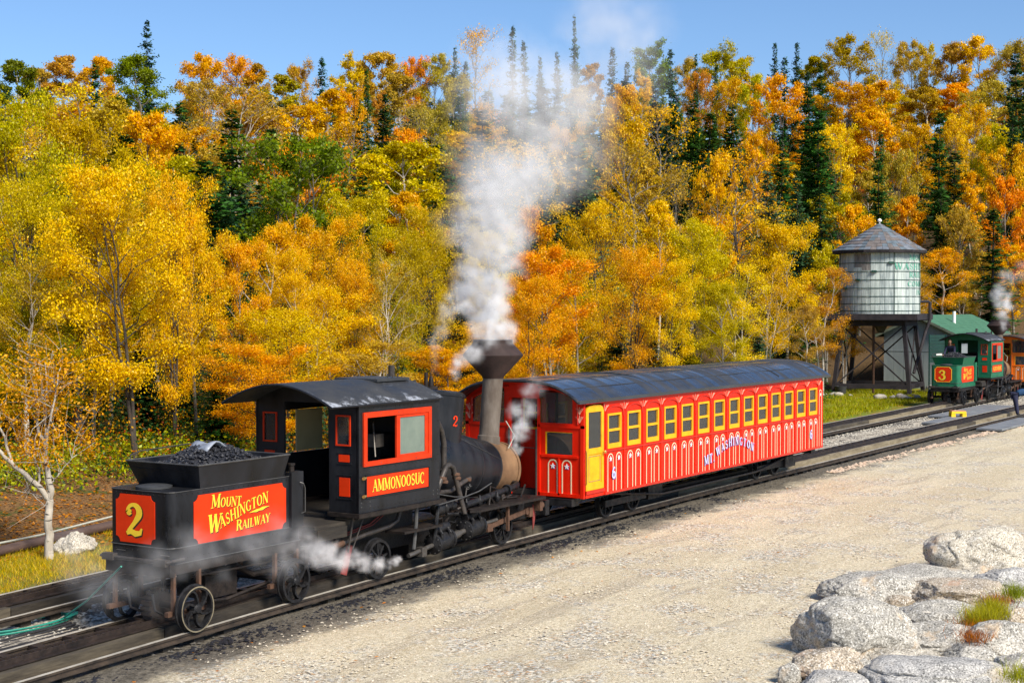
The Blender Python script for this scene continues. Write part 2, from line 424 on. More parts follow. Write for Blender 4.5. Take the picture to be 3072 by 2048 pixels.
def glyph(mb, ch, fn, x, y, sz, shear=0, rot=0, sx=1, cnt=[0], wmul=1):
    w, strokes = G[ch]
    ca, sa = math.cos(rot), math.sin(rot)
    def tr(px, py):
        px, py = (px * sx + py * shear) * sz, py * sz
        return x + px * ca - py * sa, y + px * sa + py * ca
    for st in strokes:
        cnt[0] = (cnt[0] + 1) % 7
        off = cnt[0] * .0003
        P = []
        for i, (a, b, wd) in enumerate(st):
            j, k = max(0, i - 1), min(len(st) - 1, i + 1)
            dx, dy = st[k][0] - st[j][0], st[k][1] - st[j][1]
            l = math.hypot(dx, dy) or 1
            nx, ny = -dy / l * wd * wmul / 2, dx / l * wd * wmul / 2
            P.append((tr(a + nx, b + ny), tr(a - nx, b - ny)))
        b0 = len(mb.v)
        for (p, q) in P:
            mb.v.append(tuple(fn(p[0], p[1], off))); mb.v.append(tuple(fn(q[0], q[1], off)))
        for i in range(len(P) - 1):
            mb.f.append((b0 + 2 * i, b0 + 2 * i + 1, b0 + 2 * i + 3, b0 + 2 * i + 2))
    return w * sx * sz
def text(mb, s, fn, x, y, sz, shear=0, sx=1, track=.06, arcf=None, width=None, wmul=1):
    # sz: number, or function of letter index; arcf(t 0..1) -> (dy, rot)
    szs = [sz(i) if callable(sz) else sz for i in range(len(s))]
    tot = sum((G[c][0] * sx + track) * z for c, z in zip(s, szs))
    k = (width / tot) if width else 1
    cx = 0
    for c, z in zip(s, szs):
        t = (cx + G[c][0] * sx * z * k / 2) / (tot * k)
        dy, rot = arcf(t) if arcf else (0, 0)
        glyph(mb, c, fn, x + cx, y + dy, z, shear, rot, sx * k, wmul=wmul)
        cx += (G[c][0] * sx + track) * z * k
    return cx
def face_side(y):                          # plane facing -y, reading along +x
    return lambda a, b, off: Vector((a, y - off, b))
def face_end(x):                           # plane facing -x, reading along -y  (a = -y)
    return lambda a, b, off: Vector((x - off, -a, b))
def notched(x0, x1, z0, z1, r, n=5):        # sign outline with concave corners
    P = []
    for cx, cz, a0 in ((x0, z0, 90), (x1, z0, 180), (x1, z1, 270), (x0, z1, 360)):
        for i in range(n + 1):
            a = R(a0 - 90 * i / n)
            P.append((cx + r * math.cos(a), cz + r * math.sin(a)))
    return P
def star_pts(cx, cy, r, ri=.42):
    return [(cx + (r if k % 2 == 0 else r * ri) * math.sin(k * math.pi / 5), cy + (r if k % 2 == 0 else r * ri) * math.cos(k * math.pi / 5)) for k in range(10)]

# ================================================================== GROUND
def mixn(N, L, f, a, b):
    n = N.new('ShaderNodeMix'); n.data_type = 'RGBA'
    for s, v in ((n.inputs[0], f), (n.inputs[6], a), (n.inputs[7], b)):
        if isinstance(v, (int, float)): s.default_value = v
        elif isinstance(v, tuple): s.default_value = (*v, 1)
        else: L.new(v, s)
    return n.outputs[2]
def ground_material():
    m = bpy.data.materials.new('ground_mix'); m.use_nodes = True
    nt = m.node_tree; N, L = nt.nodes, nt.links; bs = N['Principled BSDF']
    bs.inputs['Roughness'].default_value = .95; bs.inputs['Specular IOR Level'].default_value = .15
    ge = N.new('ShaderNodeNewGeometry'); P = ge.outputs['Position']
    sx = N.new('ShaderNodeSeparateXYZ'); L.new(P, sx.inputs[0])
    def noi(s, d=5, r=.6, st=None):
        n = N.new('ShaderNodeTexNoise'); n.inputs['Scale'].default_value = s; n.inputs['Detail'].default_value = d; n.inputs['Roughness'].default_value = r
        if st:
            mp = N.new('ShaderNodeMapping'); mp.inputs['Scale'].default_value = st; L.new(P, mp.inputs[0]); L.new(mp.outputs[0], n.inputs['Vector'])
        else: L.new(P, n.inputs['Vector'])
        return n.outputs[0]
    def ramp(v, a, b, lo=0, hi=1):
        n = N.new('ShaderNodeMapRange'); n.interpolation_type = 'SMOOTHSTEP'
        n.inputs['From Min'].default_value = a; n.inputs['From Max'].default_value = b; n.inputs['To Min'].default_value = lo; n.inputs['To Max'].default_value = hi
        L.new(v, n.inputs[0]); return n.outputs[0]
    def mth(op, a, b=0.0):
        n = N.new('ShaderNodeMath'); n.operation = op
        for s, v in ((n.inputs[0], a), (n.inputs[1], b)):
            if isinstance(v, (int, float)): s.default_value = v
            else: L.new(v, s)
        return n.outputs[0]
    X, Y = sx.outputs[0], sx.outputs[1]
    big = noi(.35, 4); mid = noi(1.6, 5, .65); fine = noi(14, 5, .75); grit = noi(42, 3, .8)
    yn = mth('ADD', Y, mth('MULTIPLY', mth('SUBTRACT', mid, .5), 1.6))
    # yard gravel: tan, greyer in lanes running along the track
    lane = noi(.62, 5, .65, (.16, 1, 1)); rut = noi(1.9, 3, .6, (.10, 1, 1))
    yard = mixn(N, L, ramp(fine, .3, .7), (.47, .395, .25), (.78, .68, .48))
    yard = mixn(N, L, ramp(lane, .46, .60), yard, mixn(N, L, ramp(fine, .3, .7), (.41, .335, .205), (.68, .58, .39)))
    yard = mixn(N, L, ramp(rut, .56, .66), yard, mixn(N, L, ramp(fine, .3, .7), (.36, .30, .20), (.55, .47, .33)))
    vo = N.new('ShaderNodeTexVoronoi'); vo.inputs['Scale'].default_value = 24; L.new(P, vo.inputs['Vector'])
    vs = N.new('ShaderNodeSeparateColor'); L.new(vo.outputs['Color'], vs.inputs[0])
    cell = mixn(N, L, ramp(vs.outputs[0], .15, .95), (.20, .17, .125), (.84, .78, .64))
    cell = mixn(N, L, ramp(vs.outputs[1], .78, .80), cell, (.40, .42, .42))
    cell = mixn(N, L, ramp(vs.outputs[2], .88, .90), cell, (.50, .30, .16))
    patch = noi(.8, 6, .7)
    yard = mixn(N, L, ramp(patch, .46, .60, .12, .8), yard, cell)
    yard = mixn(N, L, ramp(grit, .56, .66), yard, (.80, .73, .60))
    yard = mixn(N, L, ramp(grit, .45, .35), yard, (.20, .15, .10))
    dark = mixn(N, L, ramp(fine, .3, .7), (.055, .048, .038), (.20, .175, .135))
    oily = mixn(N, L, ramp(fine, .3, .7), (.018, .015, .012), (.085, .07, .055))
    # coal-dark strip beside the near rail, wide at the engine, thin further on
    wid = N.new('ShaderNodeMapRange'); wid.inputs['From Min'].default_value = 22; wid.inputs['From Max'].default_value = 40
    wid.inputs['To Min'].default_value = 1.0; wid.inputs['To Max'].default_value = .0; L.new(X, wid.inputs[0])
    yd = mth('SUBTRACT', yn, mth('MULTIPLY', wid.outputs[0], -.30))
    col = mixn(N, L, ramp(yd, -2.1, -1.15), yard, dark)
    # ballast between the tracks: grey-white, dark and oily close to the rails of the engine end
    bal = mixn(N, L, ramp(fine, .38, .62), (.16, .14, .11), (.60, .53, .42))
    bal = mixn(N, L, ramp(mid, .45, .62), bal, (.10, .09, .08))
    col = mixn(N, L, ramp(yn, -.9, -.2), col, mixn(N, L, ramp(X, 27, 44), oily, bal))
    col = mixn(N, L, ramp(yn, .75, 1.1), col, bal)
    darkbed = mixn(N, L, ramp(fine, .3, .7), (.045, .04, .036), (.17, .155, .135))
    col = mixn(N, L, mth('MULTIPLY', ramp(yn, 2.3, 2.8), 1.0), col, darkbed)
    # grass
    gr = mixn(N, L, ramp(fine, .3, .7), (.10, .12, .015), (.28, .22, .035))
    gr2 = mixn(N, L, ramp(fine, .3, .7), (.09, .13, .012), (.22, .25, .03))
    gr = mixn(N, L, ramp(X, 35, 50), gr, gr2)
    gr = mixn(N, L, ramp(mid, .50, .64), gr, (.26, .13, .03))
    ye = mth('SUBTRACT', yn, mth('MULTIPLY', ramp(X, 55, 80), 1.3))
    ylate = mth('ADD', ye, ramp(X, 26, 40, 0, .0))
    col = mixn(N, L, ramp(ylate, 4.1, 4.9), col, gr)
    # fallen leaves and forest floor
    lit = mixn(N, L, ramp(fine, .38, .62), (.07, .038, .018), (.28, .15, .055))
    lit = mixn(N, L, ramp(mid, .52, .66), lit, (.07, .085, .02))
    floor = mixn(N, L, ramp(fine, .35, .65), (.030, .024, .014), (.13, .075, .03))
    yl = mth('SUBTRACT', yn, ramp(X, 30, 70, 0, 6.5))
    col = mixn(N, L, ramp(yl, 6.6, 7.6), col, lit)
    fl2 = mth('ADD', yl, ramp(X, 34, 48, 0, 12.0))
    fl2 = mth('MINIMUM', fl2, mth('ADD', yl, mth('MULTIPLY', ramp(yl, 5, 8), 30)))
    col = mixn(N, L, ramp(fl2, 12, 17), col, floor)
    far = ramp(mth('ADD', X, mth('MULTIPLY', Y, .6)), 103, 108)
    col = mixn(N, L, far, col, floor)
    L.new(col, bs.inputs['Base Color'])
    bp = N.new('ShaderNodeBump'); bp.inputs['Strength'].default_value = .9; bp.inputs['Distance'].default_value = .035
    L.new(mth('ADD', mth('ADD', mth('MULTIPLY', fine, .7), mth('MULTIPLY', grit, .5)), mth('MULTIPLY', mid, 1.2)), bp.inputs['Height'])
    L.new(bp.outputs[0], bs.inputs['Normal'])
    return m
def make_ground():
    xs = np.concatenate([[-3000, -1200, -500, -200, -100], np.arange(-60, 0, 3), np.arange(0, 60, .75), np.arange(60, 130, 2), np.arange(130, 330, 5), [360, 420, 520, 800, 1500, 3000]])
    ys = np.concatenate([[-3000, -1200, -400, -150, -80, -50, -36], np.arange(-30, -6, 1.5), np.arange(-6, 14, .5), np.arange(14, 60, 2), np.arange(60, 300, 5), [330, 400, 550, 900, 1600, 3000]])
    Xg, Yg = np.meshgrid(xs, ys, indexing='ij')
    Z = hgt_np(Xg, Yg)
    Z += np.where((Xg > 0) & (Xg < 130) & (Yg > -30) & (Yg < 60), .03 * np.sin(Xg * 1.7 + Yg) * np.sin(Yg * 1.3 - Xg * .4), 0)
    nx, ny = Z.shape
    V = np.stack([Xg, Yg, Z], -1).reshape(-1, 3)
    I = np.arange(nx * ny).reshape(nx, ny)
    F = np.stack([I[:-1, :-1], I[1:, :-1], I[1:, 1:], I[:-1, 1:]], -1).reshape(-1, 4)
    me = bpy.data.meshes.new('ground'); me.from_pydata(V.tolist(), [], F.tolist()); me.shade_smooth()
    me.materials.append(ground_material())
    o = bpy.data.objects.new('ground', me); COL.objects.link(o)
    tag(o, None, None, None, 'structure')
make_ground()

# ------------------------------------------------------------------ railway tracks (setting)
def make_track(line, name, x0, x1, zf, mark):
    root = bpy.data.objects.new(name, None); COL.objects.link(root); root['kind'] = 'structure'; done()
    def P(x, off, dz): return (x, line(x) + off, zf(x) + dz)
    xs = list(np.arange(x0, x1 + .01, 1.2))
    for sgn in (-1, 1):
        mb = MB()
        prof = [(-.055, -.10), (.055, -.10), (.055, -.085), (.012, -.07), (.012, -.035), (.034, -.03), (.034, 0), (-.034, 0), (-.034, -.03), (-.012, -.035), (-.012, -.07), (-.055, -.085)]
        for i, x in enumerate(xs):
            for (a, b) in prof: mb.v.append(P(x, sgn * .745 + a, b))
        k = len(prof)
        for i in range(len(xs) - 1):
            for j in range(k): mb.f.append((i * k + j, i * k + (j + 1) % k, (i + 1) * k + (j + 1) % k, (i + 1) * k + j))
        rl = mb.build('rail', 'railside', root)
        mb = MB()
        for i in range(len(xs) - 1):
            a, b = xs[i], xs[i + 1]; o_ = sgn * .745
            mb.poly([P(a, o_ - .030, .002), P(a, o_ + .030, .002), P(a, o_ + .030, .006), P(a, o_ - .030, .006), P(b, o_ - .030, .002), P(b, o_ + .030, .002), P(b, o_ + .030, .006), P(b, o_ - .030, .006)], [(0, 1, 5, 4), (1, 2, 6, 5), (2, 3, 7, 6), (3, 0, 4, 7)])
        mb.build('rail_head', 'railtop', rl)
    # stringers carrying the rack: lengths of about 3 m, each a timber of its own
    x = x0; i = 0
    while x < x1 - .5:
        l = random.choice([2.6, 3.1, 3.6, 4.2]) ; xe = min(x + l, x1)
        for sgn in (-1, 1):
            mb = MB(); h = random.uniform(-.01, .012)
            a0, a1 = (-.34, -.20) if sgn < 0 else (.20, .34)
            n0 = [P(x + .008, a0, -.17), P(x + .008, a1, -.17), P(x + .008, a1, .035 + h), P(x + .008, a0, .035 + h)]
            n1 = [P(xe - .008, a0, -.17), P(xe - .008, a1, -.17), P(xe - .008, a1, .035 + h), P(xe - .008, a0, .035 + h)]
            mb.poly(n0 + n1, [(0, 3, 2, 1), (4, 5, 6, 7), (0, 1, 5, 4), (1, 2, 6, 5), (2, 3, 7, 6), (3, 0, 4, 7)])
            dark = x < 31 or sgn > 0
            mb.build('timber_beam', random.choice(['timberdark', 'timberdark', 'timber']) if x < 31 else random.choice(['timberpale', 'timberpale', 'timber']), root)
        x = xe; i += 1
    # rack: two angle irons with rungs
    for sgn in (-1, 1):
        mb = MB()
        for i in range(len(xs) - 1):
            a, b = xs[i], xs[i + 1]
            mb.poly([P(a, sgn * .075 - .016, .04), P(a, sgn * .075 + .016, .04), P(a, sgn * .075 + .016, .125), P(a, sgn * .075 - .016, .125),
                     P(b, sgn * .075 - .016, .04), P(b, sgn * .075 + .016, .04), P(b, sgn * .075 + .016, .125), P(b, sgn * .075 - .016, .125)],
                    [(0, 1, 5, 4), (1, 2, 6, 5), (2, 3, 7, 6), (3, 0, 4, 7)])
            o2 = sgn * .15
            mb.poly([P(a, o2 - .05, .038), P(a, o2 + .05, .038), P(a, o2 + .05, .055), P(a, o2 - .05, .055), P(b, o2 - .05, .038), P(b, o2 + .05, .038), P(b, o2 + .05, .055), P(b, o2 - .05, .055)],
                    [(0, 1, 5, 4), (1, 2, 6, 5), (2, 3, 7, 6), (3, 0, 4, 7)])
        mb.build('rack_rail', 'rackiron', root)
    mb = MB()
    for x in np.arange(x0 + .05, x1, .11):
        mb.tube([P(x, -.06, .09), P(x, .06, .09)], .018, 5)
    mb.build('rack_rungs', 'rackiron', root, kind='stuff')
    me = MB().box(-.10, .10, -.72, .90, -.24, -.12).mesh('tie'); me.materials.append(M['timberdark'])
    me2 = MB().box(-.09, .09, -.70, .88, -.24, -.12).mesh('tie'); me2.materials.append(M['timber'])
    for x in np.arange(x0 + .3, x1, .62):
        if mark(x): inst('tie', random.choice([me, me, me2]), root, (x, line(x), zf(x)), (0, 0, random.uniform(-.02, .02)))
    # guard timbers between rack and far rail, dark irons seen as a ladder beyond the coach
    mb = MB()
    for x in np.arange(x0 + .3, x1, .62):
        mb.beam(P(x, .34, -.03), P(x, .70, -.03), .16, .07)
    mb.build('rail_chairs', 'rackiron', root, kind='stuff')
    return root
T2 = lambda x: 3.0 + .0152 * (x - 15)
make_track(lambda x: 0.0, 'railway_track', 3, 112, zr, lambda x: True)
make_track(T2, 'siding_track', -2, 118, lambda x: zr(x) * .9 + .005, lambda x: True)

# ================================================================== WHEELS
def wheel(parent, x, y, z, r, nsp, out, mt='grime', rimmat='grime', style='spoke', twist=0):
    """wheel with flange; out = -1 faces the camera side"""
    mb = MB()
    o = out
    mb.lathe([(r - .045, y + o * .05), (r, y + o * .05), (r + .004, y - o * .03), (r + .03, y - o * .035), (r + .03, y - o * .055), (r - .045, y - o * .05)], (x, 0, z), (0, 1, 0), 40, closed=True)
    w = mb.build('wheel', 'grime', parent, smooth=True)
    if rimmat != 'grime':
        mb = MB(); mb.lathe([(r - .018, y + o * .052), (r + .001, y + o * .052), (r + .001, y + o * .056), (r - .018, y + o * .056)], (x, 0, z), (0, 1, 0), 40, closed=True); mb.build('worn_rim', rimmat, w)
    mb = MB()
    for k in range(nsp):
        a = 2 * math.pi * k / nsp + twist
        if style == 'spoke':
            p0 = Vector((x + .06 * math.cos(a), y + o * .02, z + .06 * math.sin(a))); p1 = Vector((x + (r - .04) * math.cos(a), y, z + (r - .04) * math.sin(a)))
            mb.beam(p0, p1, .03, .028, (0, 1, 0))
        else:                              # curved, web-like spokes
            pts = []
            for t in np.linspace(0, 1, 6):
                aa = a + .55 * t * t; rr = .05 + (r - .085) * t
                pts.append(Vector((x + rr * math.cos(aa), y + o * .01, z + rr * math.sin(aa))))
            for i in range(5): mb.beam(pts[i], pts[i + 1] + (pts[i + 1] - pts[i]) * .15, .03, .085 - .03 * math.sin(i / 4 * math.pi), (0, 1, 0))
    mb.build('spokes', mt, w)
    h = MB(); h.lathe([(.075, y - o * .05), (.075, y + o * .05), (.055, y + o * .075), (.0, y + o * .08)], (x, 0, z), (0, 1, 0), 16)
    h.build('hub', mt, w, smooth=True)
    return w

# ================================================================== PASSENGER COACH
def coach(shift, red, trim, labels, lettering=True, doorlabel=True, ncut=14):
    base = (26.6, 0, 0)
    root = thing('passenger_coach', labels, 'railway coach', base, None, shift)
    X0, X1, W, ZB, ZE = 26.6, 40.0, 1.44, .62, 2.57
    win = [27.57 + i * .8777 for i in range(ncut)]
    zs0, zs1, ww = 1.56, 2.29, .60
    for sgn in (-1, 1):
        yo, yi = sgn * W, sgn * (W - .06)
        a, b = min(yo, yi), max(yo, yi)
        mb = MB()
        segs = [(X0 + .02, 26.69 if sgn < 0 else 26.9)]
        xprev = 27.40
        if sgn > 0: mb.box(26.66, 27.40, a, b, ZB, ZE)
        else:
            mb.box(X0 + .02, 26.64, a, b, ZB, ZE); mb.box(27.42, 27.44, a, b, ZB, ZE); mb.box(26.64, 27.42, a, b, 2.52, ZE); mb.box(26.64, 27.42, a, b, ZB - .0, .76)
            xprev = 27.44
        if sgn > 0: mb.box(X0 + .02, 26.66, a, b, ZB, ZE)
        for wx in win:
            mb.box(xprev, wx, a, b, ZB, ZE); mb.box(wx, wx + ww, a, b, ZB, zs0); mb.box(wx, wx + ww, a, b, zs1, ZE); xprev = wx + ww
        mb.box(xprev, X1, a, b, ZB, ZE)
        mb.build('side_wall', red, root)
        # pilasters, sill rail, bottom rail, arched hoods
        mb = MB(); o = sgn * .018
        ya, yb = (yo - .018, yo) if sgn < 0 else (yo, yo + .018)
        for i, wx in enumerate(win):
            xc = wx - .139
            if i == 0: xc = 27.50
            mb.box(xc - .035, xc + .035, ya, yb, ZB, 2.30)
        mb.box(39.68, 39.72, ya, yb, ZB, 2.28); mb.box(39.93, 39.99, ya, yb, ZB, 2.45)
        mb.build_parts('pilaster', red, root)
        mb = MB()
        mb.box(27.45, 39.70, ya + (-.012 if sgn < 0 else .012), yb, 1.505, 1.535)
        mb.box(27.45, X1, ya - .004, yb + .004, ZB - .004, ZB + .05)
        mb.build_parts('sill_rail', trim, root)
        if sgn < 0:
            mb = MB()
            for wx in win + []:
                c = wx + ww / 2
                pts = [(c - .375, yo - .012, 2.22)] + [(c + .355 * -math.cos(t), yo - .012, 2.32 + .12 * math.sin(t)) for t in np.linspace(.1, math.pi - .1, 9)] + [(c + .375, yo - .012, 2.22)]
                mb.tube(pts, .016, 5)
            mb.build_parts('arched_hood', trim, root)
            mb = MB()                       # grooves between the panels under the windows
            for wx in win:
                for q in (-.05, .285, .65): mb.box(wx + q - .006, wx + q + .006, yo - .003, yo, .70, 1.49)
            mb.build('panel_grooves', trim, root, kind='stuff')
        for wx in win:
            fr = MB(); t = .045
            y0, y1 = (yo - .012, yo + .05) if sgn < 0 else (yo - .05, yo + .012)
            fr.box(wx, wx + ww, y0, y1, zs0, zs0 + .10); fr.box(wx, wx + ww, y0, y1, zs1 - t, zs1)
            fr.box(wx, wx + t, y0, y1, zs0 + .10, zs1 - t); fr.box(wx + ww - t, wx + ww, y0, y1, zs0 + .10, zs1 - t)
            fr.box(wx + t, wx + ww - t, y0 + .004, y1 - .004, 1.915, 1.965)
            w = fr.build('window', 'coachyellow', root)
            yc = (y0 + y1) / 2
            MB().box(wx + t, wx + ww - t, yc - .003, yc + .003, zs0 + .10, 1.915).build('pane', 'glass', w)
            MB().box(wx + t, wx + ww - t, yc + .009, yc + .015, 1.965, zs1 - t).build('pane', 'glass', w)
        if sgn < 0:
            # cream arches with stars, two under each window
            mb = MB(); st = MB(); sb = MB()
            def archline(xc, hw, z0, z1, y=yo - .0205):
                mb = MB()
                pts = [(xc - hw, z0), (xc - hw, z1 - hw)] + [(xc - hw * math.cos(t), z1 - hw + hw * math.sin(t)) for t in np.linspace(.3, math.pi - .3, 6)] + [(xc + hw, z1 - hw), (xc + hw, z0)]
                for i in range(len(pts) - 1):
                    (xa, za), (xb, zb_) = pts[i], pts[i + 1]; l = math.hypot(xb - xa, zb_ - za); nx, nz = -(zb_ - za) / l * .0100, (xb - xa) / l * .0100
                    P = [(xa + nx, y, za + nz), (xa - nx, y, za - nz), (xb - nx, y, zb_ - nz), (xb + nx, y, zb_ + nz)]
                    mb.prism(P, (0, .006, 0))
                mb.build('arch_stripe', 'cream', root)
            for wx in win:
                for q in (.105, .47):
                    xc = wx + q
                    archline(xc, .115, .66, 1.45)
                    sp = star_pts(xc, 1.345, .062)
                    st.prism([(a_, yo - .026, b_) for a_, b_ in sp], (0, .01, 0))
                    sb.prism([(a_ + .012, yo - .018, b_ - .012) for a_, b_ in sp], (0, .01, 0))
            archline(39.80, .085, .66, 2.22); sp = star_pts(39.80, 2.09, .05)
            st.prism([(a_, yo - .026, b_) for a_, b_ in sp], (0, .01, 0))
            st.build_parts('star', 'white', root); sb.build_parts('star_edge', 'starblue', root)
            # pale scrolls painted between the hoods
            mb = MB()
            for k, wx in enumerate([26.62] + win + [win[-1] + .8777]):
                c = wx - .139
                for a in (-60, -32, 0, 32, 60):
                    p = [(c + t * .17 * math.sin(R(a)) * 1.1, yo - .004, 2.31 + t * .17 * (1.2 if a == 0 else 1)) for t in (.25, .6, 1)]
                    p[-1] = (p[-1][0] + .015 * (1 if a > 0 else -1), p[-1][1], p[-1][2] - .01)
                    if p[-1][0] > 26.66 and p[-1][0] < 39.95: mb.tube(p, [.003, .004, .008], 4)
            mb.build('scrollwork', 'peachline', root, kind='stuff')
            if lettering:
                mb = MB(); me_ = MB()
                for (s, x, z, sz, af, wd) in (("MT.", 32.26, .80, .21, lambda t: (.06 * t, .10), .62), ("WASHINGTON", 32.93, .92, .195, lambda t: (.26 * math.sin(math.pi * (t * .93 + .05)) - .03, .5 * math.cos(math.pi * t) * .5), 2.25)):
                    fn = lambda a, b, off: Vector((a, yo - .034 - off, b)); fn2 = lambda a, b, off: Vector((a + .022, yo - .029 - off, b - .016))
                    text(mb, s, fn, x, z, sz, .02, 1, .30, af, wd, wmul=1.2); text(me_, s, fn2, x, z, sz, .02, 1, .30, af, wd, wmul=1.4)
                for x in (27.71, 39.0):
                    glyph(mb, '6', lambda a, b, off: Vector((a, yo - .034 - off, b)), x, .93, .24, wmul=1.4); glyph(me_, '6', lambda a, b, off: Vector((a + .018, yo - .029 - off, b - .012)), x, .93, .24, wmul=1.8)
                mb.build('lettering', 'paleblue', root, 'pale blue painted letters and numerals on the coach side', fix=False)
                me_.build('letter_shadow', 'deepblue', root, fix=False)
            # side door
            d = MB(); y0, y1 = yo - .01, yo + .045
            top = [(26.66, 2.36), (26.70, 2.44), (26.80, 2.49), (26.95, 2.50), (27.10, 2.50), (27.26, 2.49), (27.36, 2.44), (27.40, 2.36)]
            d.prism([(a_, y0, b_) for a_, b_ in top], (0, .055, 0))
            d.box(26.66, 26.755, y0, y1, .77, 2.36); d.box(27.305, 27.40, y0, y1, .77, 2.36)
            d.box(26.755, 27.305, y0, y1, 1.50, 1.62); d.box(26.755, 27.305, y0, y1, .77, .90); d.box(26.755, 27.305, y0 + .018, y1, .90, 1.50)
            door = d.build('door', 'coachyellow', root, 'yellow door with arched top')
            MB().box(26.755, 27.305, yo + .012, yo + .018, 1.62, 2.36).build('pane', 'glass', door)
            g = MB(); 
            for a_, b_, c_, d_ in ((26.79, 26.80, .94, 1.46), (27.26, 27.27, .94, 1.46), (26.80, 27.26, .94, .95), (26.80, 27.26, 1.45, 1.46)): g.box(a_, b_, y0 + .010, y0 + .019, c_, d_)
            g.build('moulding', 'timberpale', door)
            k = MB(); k.lathe([(.012, 0), (.014, .04), (.034, .05), (.036, .07), (.02, .085), (0, .088)], (27.35, y0, 1.52), (0, -1, 0), 14); k.build('knob', 'brass', door, smooth=True)
            MB().box(26.64, 27.42, yo - .03, yo + .02, .70, .765).build('door_step', trim, root)
            MB().tube([(26.60, yo - .04, 1.6), (26.59, yo - .06, 1.5), (26.59, yo - .06, .95), (26.60, yo - .04, .9)], .009, 6).build('handrail', 'rust', root)
    # floor, ends, benches
    MB().box(X0 + .05, X1 - .02, -1.40, 1.40, ZB + .0, ZB + .10).build('floor', 'darkint', root)
    def top(y): return 2.55 + .44 * (1 - (abs(y) / 1.5) ** 3.2)
    def endwall(x, th, front):
        mb = MB(); n = 72
        for i in range(n):
            ya = -W + 2 * W * i / n; yb = ya + 2 * W / n; y = (ya + yb) / 2; zt = top(y) - .02
            iv = [(ZB, zt)]
            if front:
                if .50 < y < 1.30: iv = [(ZB, .70 + .0), (.70, 2.09), (min(top(y) - .16, 2.85), zt)]
                elif -.30 < y < .30: iv = [(2.62, zt)]
                elif .30 <= y <= .50: iv = [(ZB, zt)]
                elif -1.18 < y < -.36:
                    iv = [(ZB, 1.49), (1.95, 2.13), (min(top(y) - .15, 2.80), zt)] if -1.16 < y < -.52 else [(ZB, 2.13), (min(top(y) - .15, 2.80), zt)]
            for a_, b_ in iv:
                if b_ > a_ + .005: mb.box(x, x + th, ya, yb, a_, b_)
        return mb.build('end_wall', red, root)
    endwall(X0, .05, True); endwall(X1 - .05, .05, False)
    # front end trimmings
    e = X0
    mb = MB()
    for (ya, yb, za, zb) in ((-1.44, -.36, 2.04, 2.10), (.36, 1.44, 2.03, 2.09), (-1.44, -1.36, .62, 2.5), (-.40, -.34, .62, 2.62), (.34, .40, .62, 2.62), (1.36, 1.44, .62, 2.5), (-1.3, -.42, 1.43, 1.48), (-.87, -.83, .66, 1.42), (-1.35, -.36, .63, .70), (.36, 1.35, .63, .70)):
        mb.box(e - .025, e, ya, yb, za, zb)
    mb.build_parts('end_moulding', red, root)
    mb = MB()
    for side_ in (-1, 1):
        pts = [(e - .02, side_ * y, top(y) - .13) for y in np.linspace(.36, 1.28, 8)] + [(e - .02, side_ * 1.30, 2.12)]
        mb.tube(pts, .022, 6)
    mb.build_sides('window_arches', trim, root)
    p = MB().box(e + .01, e + .016, -1.16, -.52, 1.49, 1.95).build('end_window', 'glass', root)
    MB().box(e + .005, e + .03, -.55, -.52, 1.49, 1.95).box(e + .005, e + .03, -1.16, -.55, 1.935, 1.95).build('frame', 'coachyellow', p)
    mb = MB(); mb.box(e + .018, e + .024, -1.18, -.36, 2.13, 2.75); mb.box(e + .018, e + .024, .50, 1.30, 2.09, 2.75); mb.build_sides('end_window', 'glass', root)
    mb = MB()
    for y in (-.78,): mb.box(e + .0, e + .04, y - .02, y + .02, 2.13, 2.75)
    mb.build('mullion', 'darkint', root)
    # recessed doorway with yellow-framed window
    mb = MB(); mb.box(e + .35, e + .40, -.30, .30, ZB, 1.95); mb.box(e + .35, e + .40, -.30, -.22, 1.95, 2.62); mb.box(e + .35, e + .40, .22, .30, 1.95, 2.62)
    dr = mb.build('end_door', red, root)
    f = MB(); f.box(e + .33, e + .35, -.22, .22, 1.95, 2.0); f.box(e + .33, e + .35, -.22, .22, 2.28, 2.32); f.box(e + .33, e + .35, -.22, -.18, 2.0, 2.62); f.box(e + .33, e + .35, .18, .22, 2.0, 2.62); f.build('frame', 'coachyellow', dr)
    mb = MB(); mb.tube([(e - .05, -.33, .62), (e - .05, -.33, 2.0)], .022, 8); mb.tube([(e - .05, .33, .62), (e - .05, .33, 2.0)], .022, 8); mb.tube([(e - .05, -.33, 1.6), (e - .05, .33, 1.6)], .008, 6); mb.build_parts('grab_rail', 'pipe', root)
    mb = MB(); st = MB(); sb = MB()
    for yc in (-.70, -1.03, .72, 1.04):
        hw = .105; x = e - .006; z0, z1 = .68, 1.38; mb = MB()
        pts = [(yc - hw, z0), (yc - hw, z1 - hw)] + [(yc - hw * math.cos(t), z1 - hw + hw * math.sin(t)) for t in np.linspace(.3, math.pi - .3, 6)] + [(yc + hw, z1 - hw), (yc + hw, z0)]
        for i in range(len(pts) - 1):
            (xa, za), (xb, zb_) = pts[i], pts[i + 1]; l = math.hypot(xb - xa, zb_ - za); nx, nz = -(zb_ - za) / l * .012, (xb - xa) / l * .012
            mb.prism([(x, xa + nx, za + nz), (x, xa - nx, za - nz), (x, xb - nx, zb_ - nz), (x, xb + nx, zb_ + nz)], (.005, 0, 0))
        mb.build('arch_stripe', 'cream', root)
        sp = star_pts(yc, 1.25, .06)
        st.prism([(x - .006, a_, b_) for a_, b_ in sp], (.01, 0, 0)); sb.prism([(x + .001, a_ - .012, b_ - .012) for a_, b_ in sp], (.01, 0, 0))
    st.build_parts('star', 'white', root); sb.build_parts('star_edge', 'starblue', root)
    mb = MB()
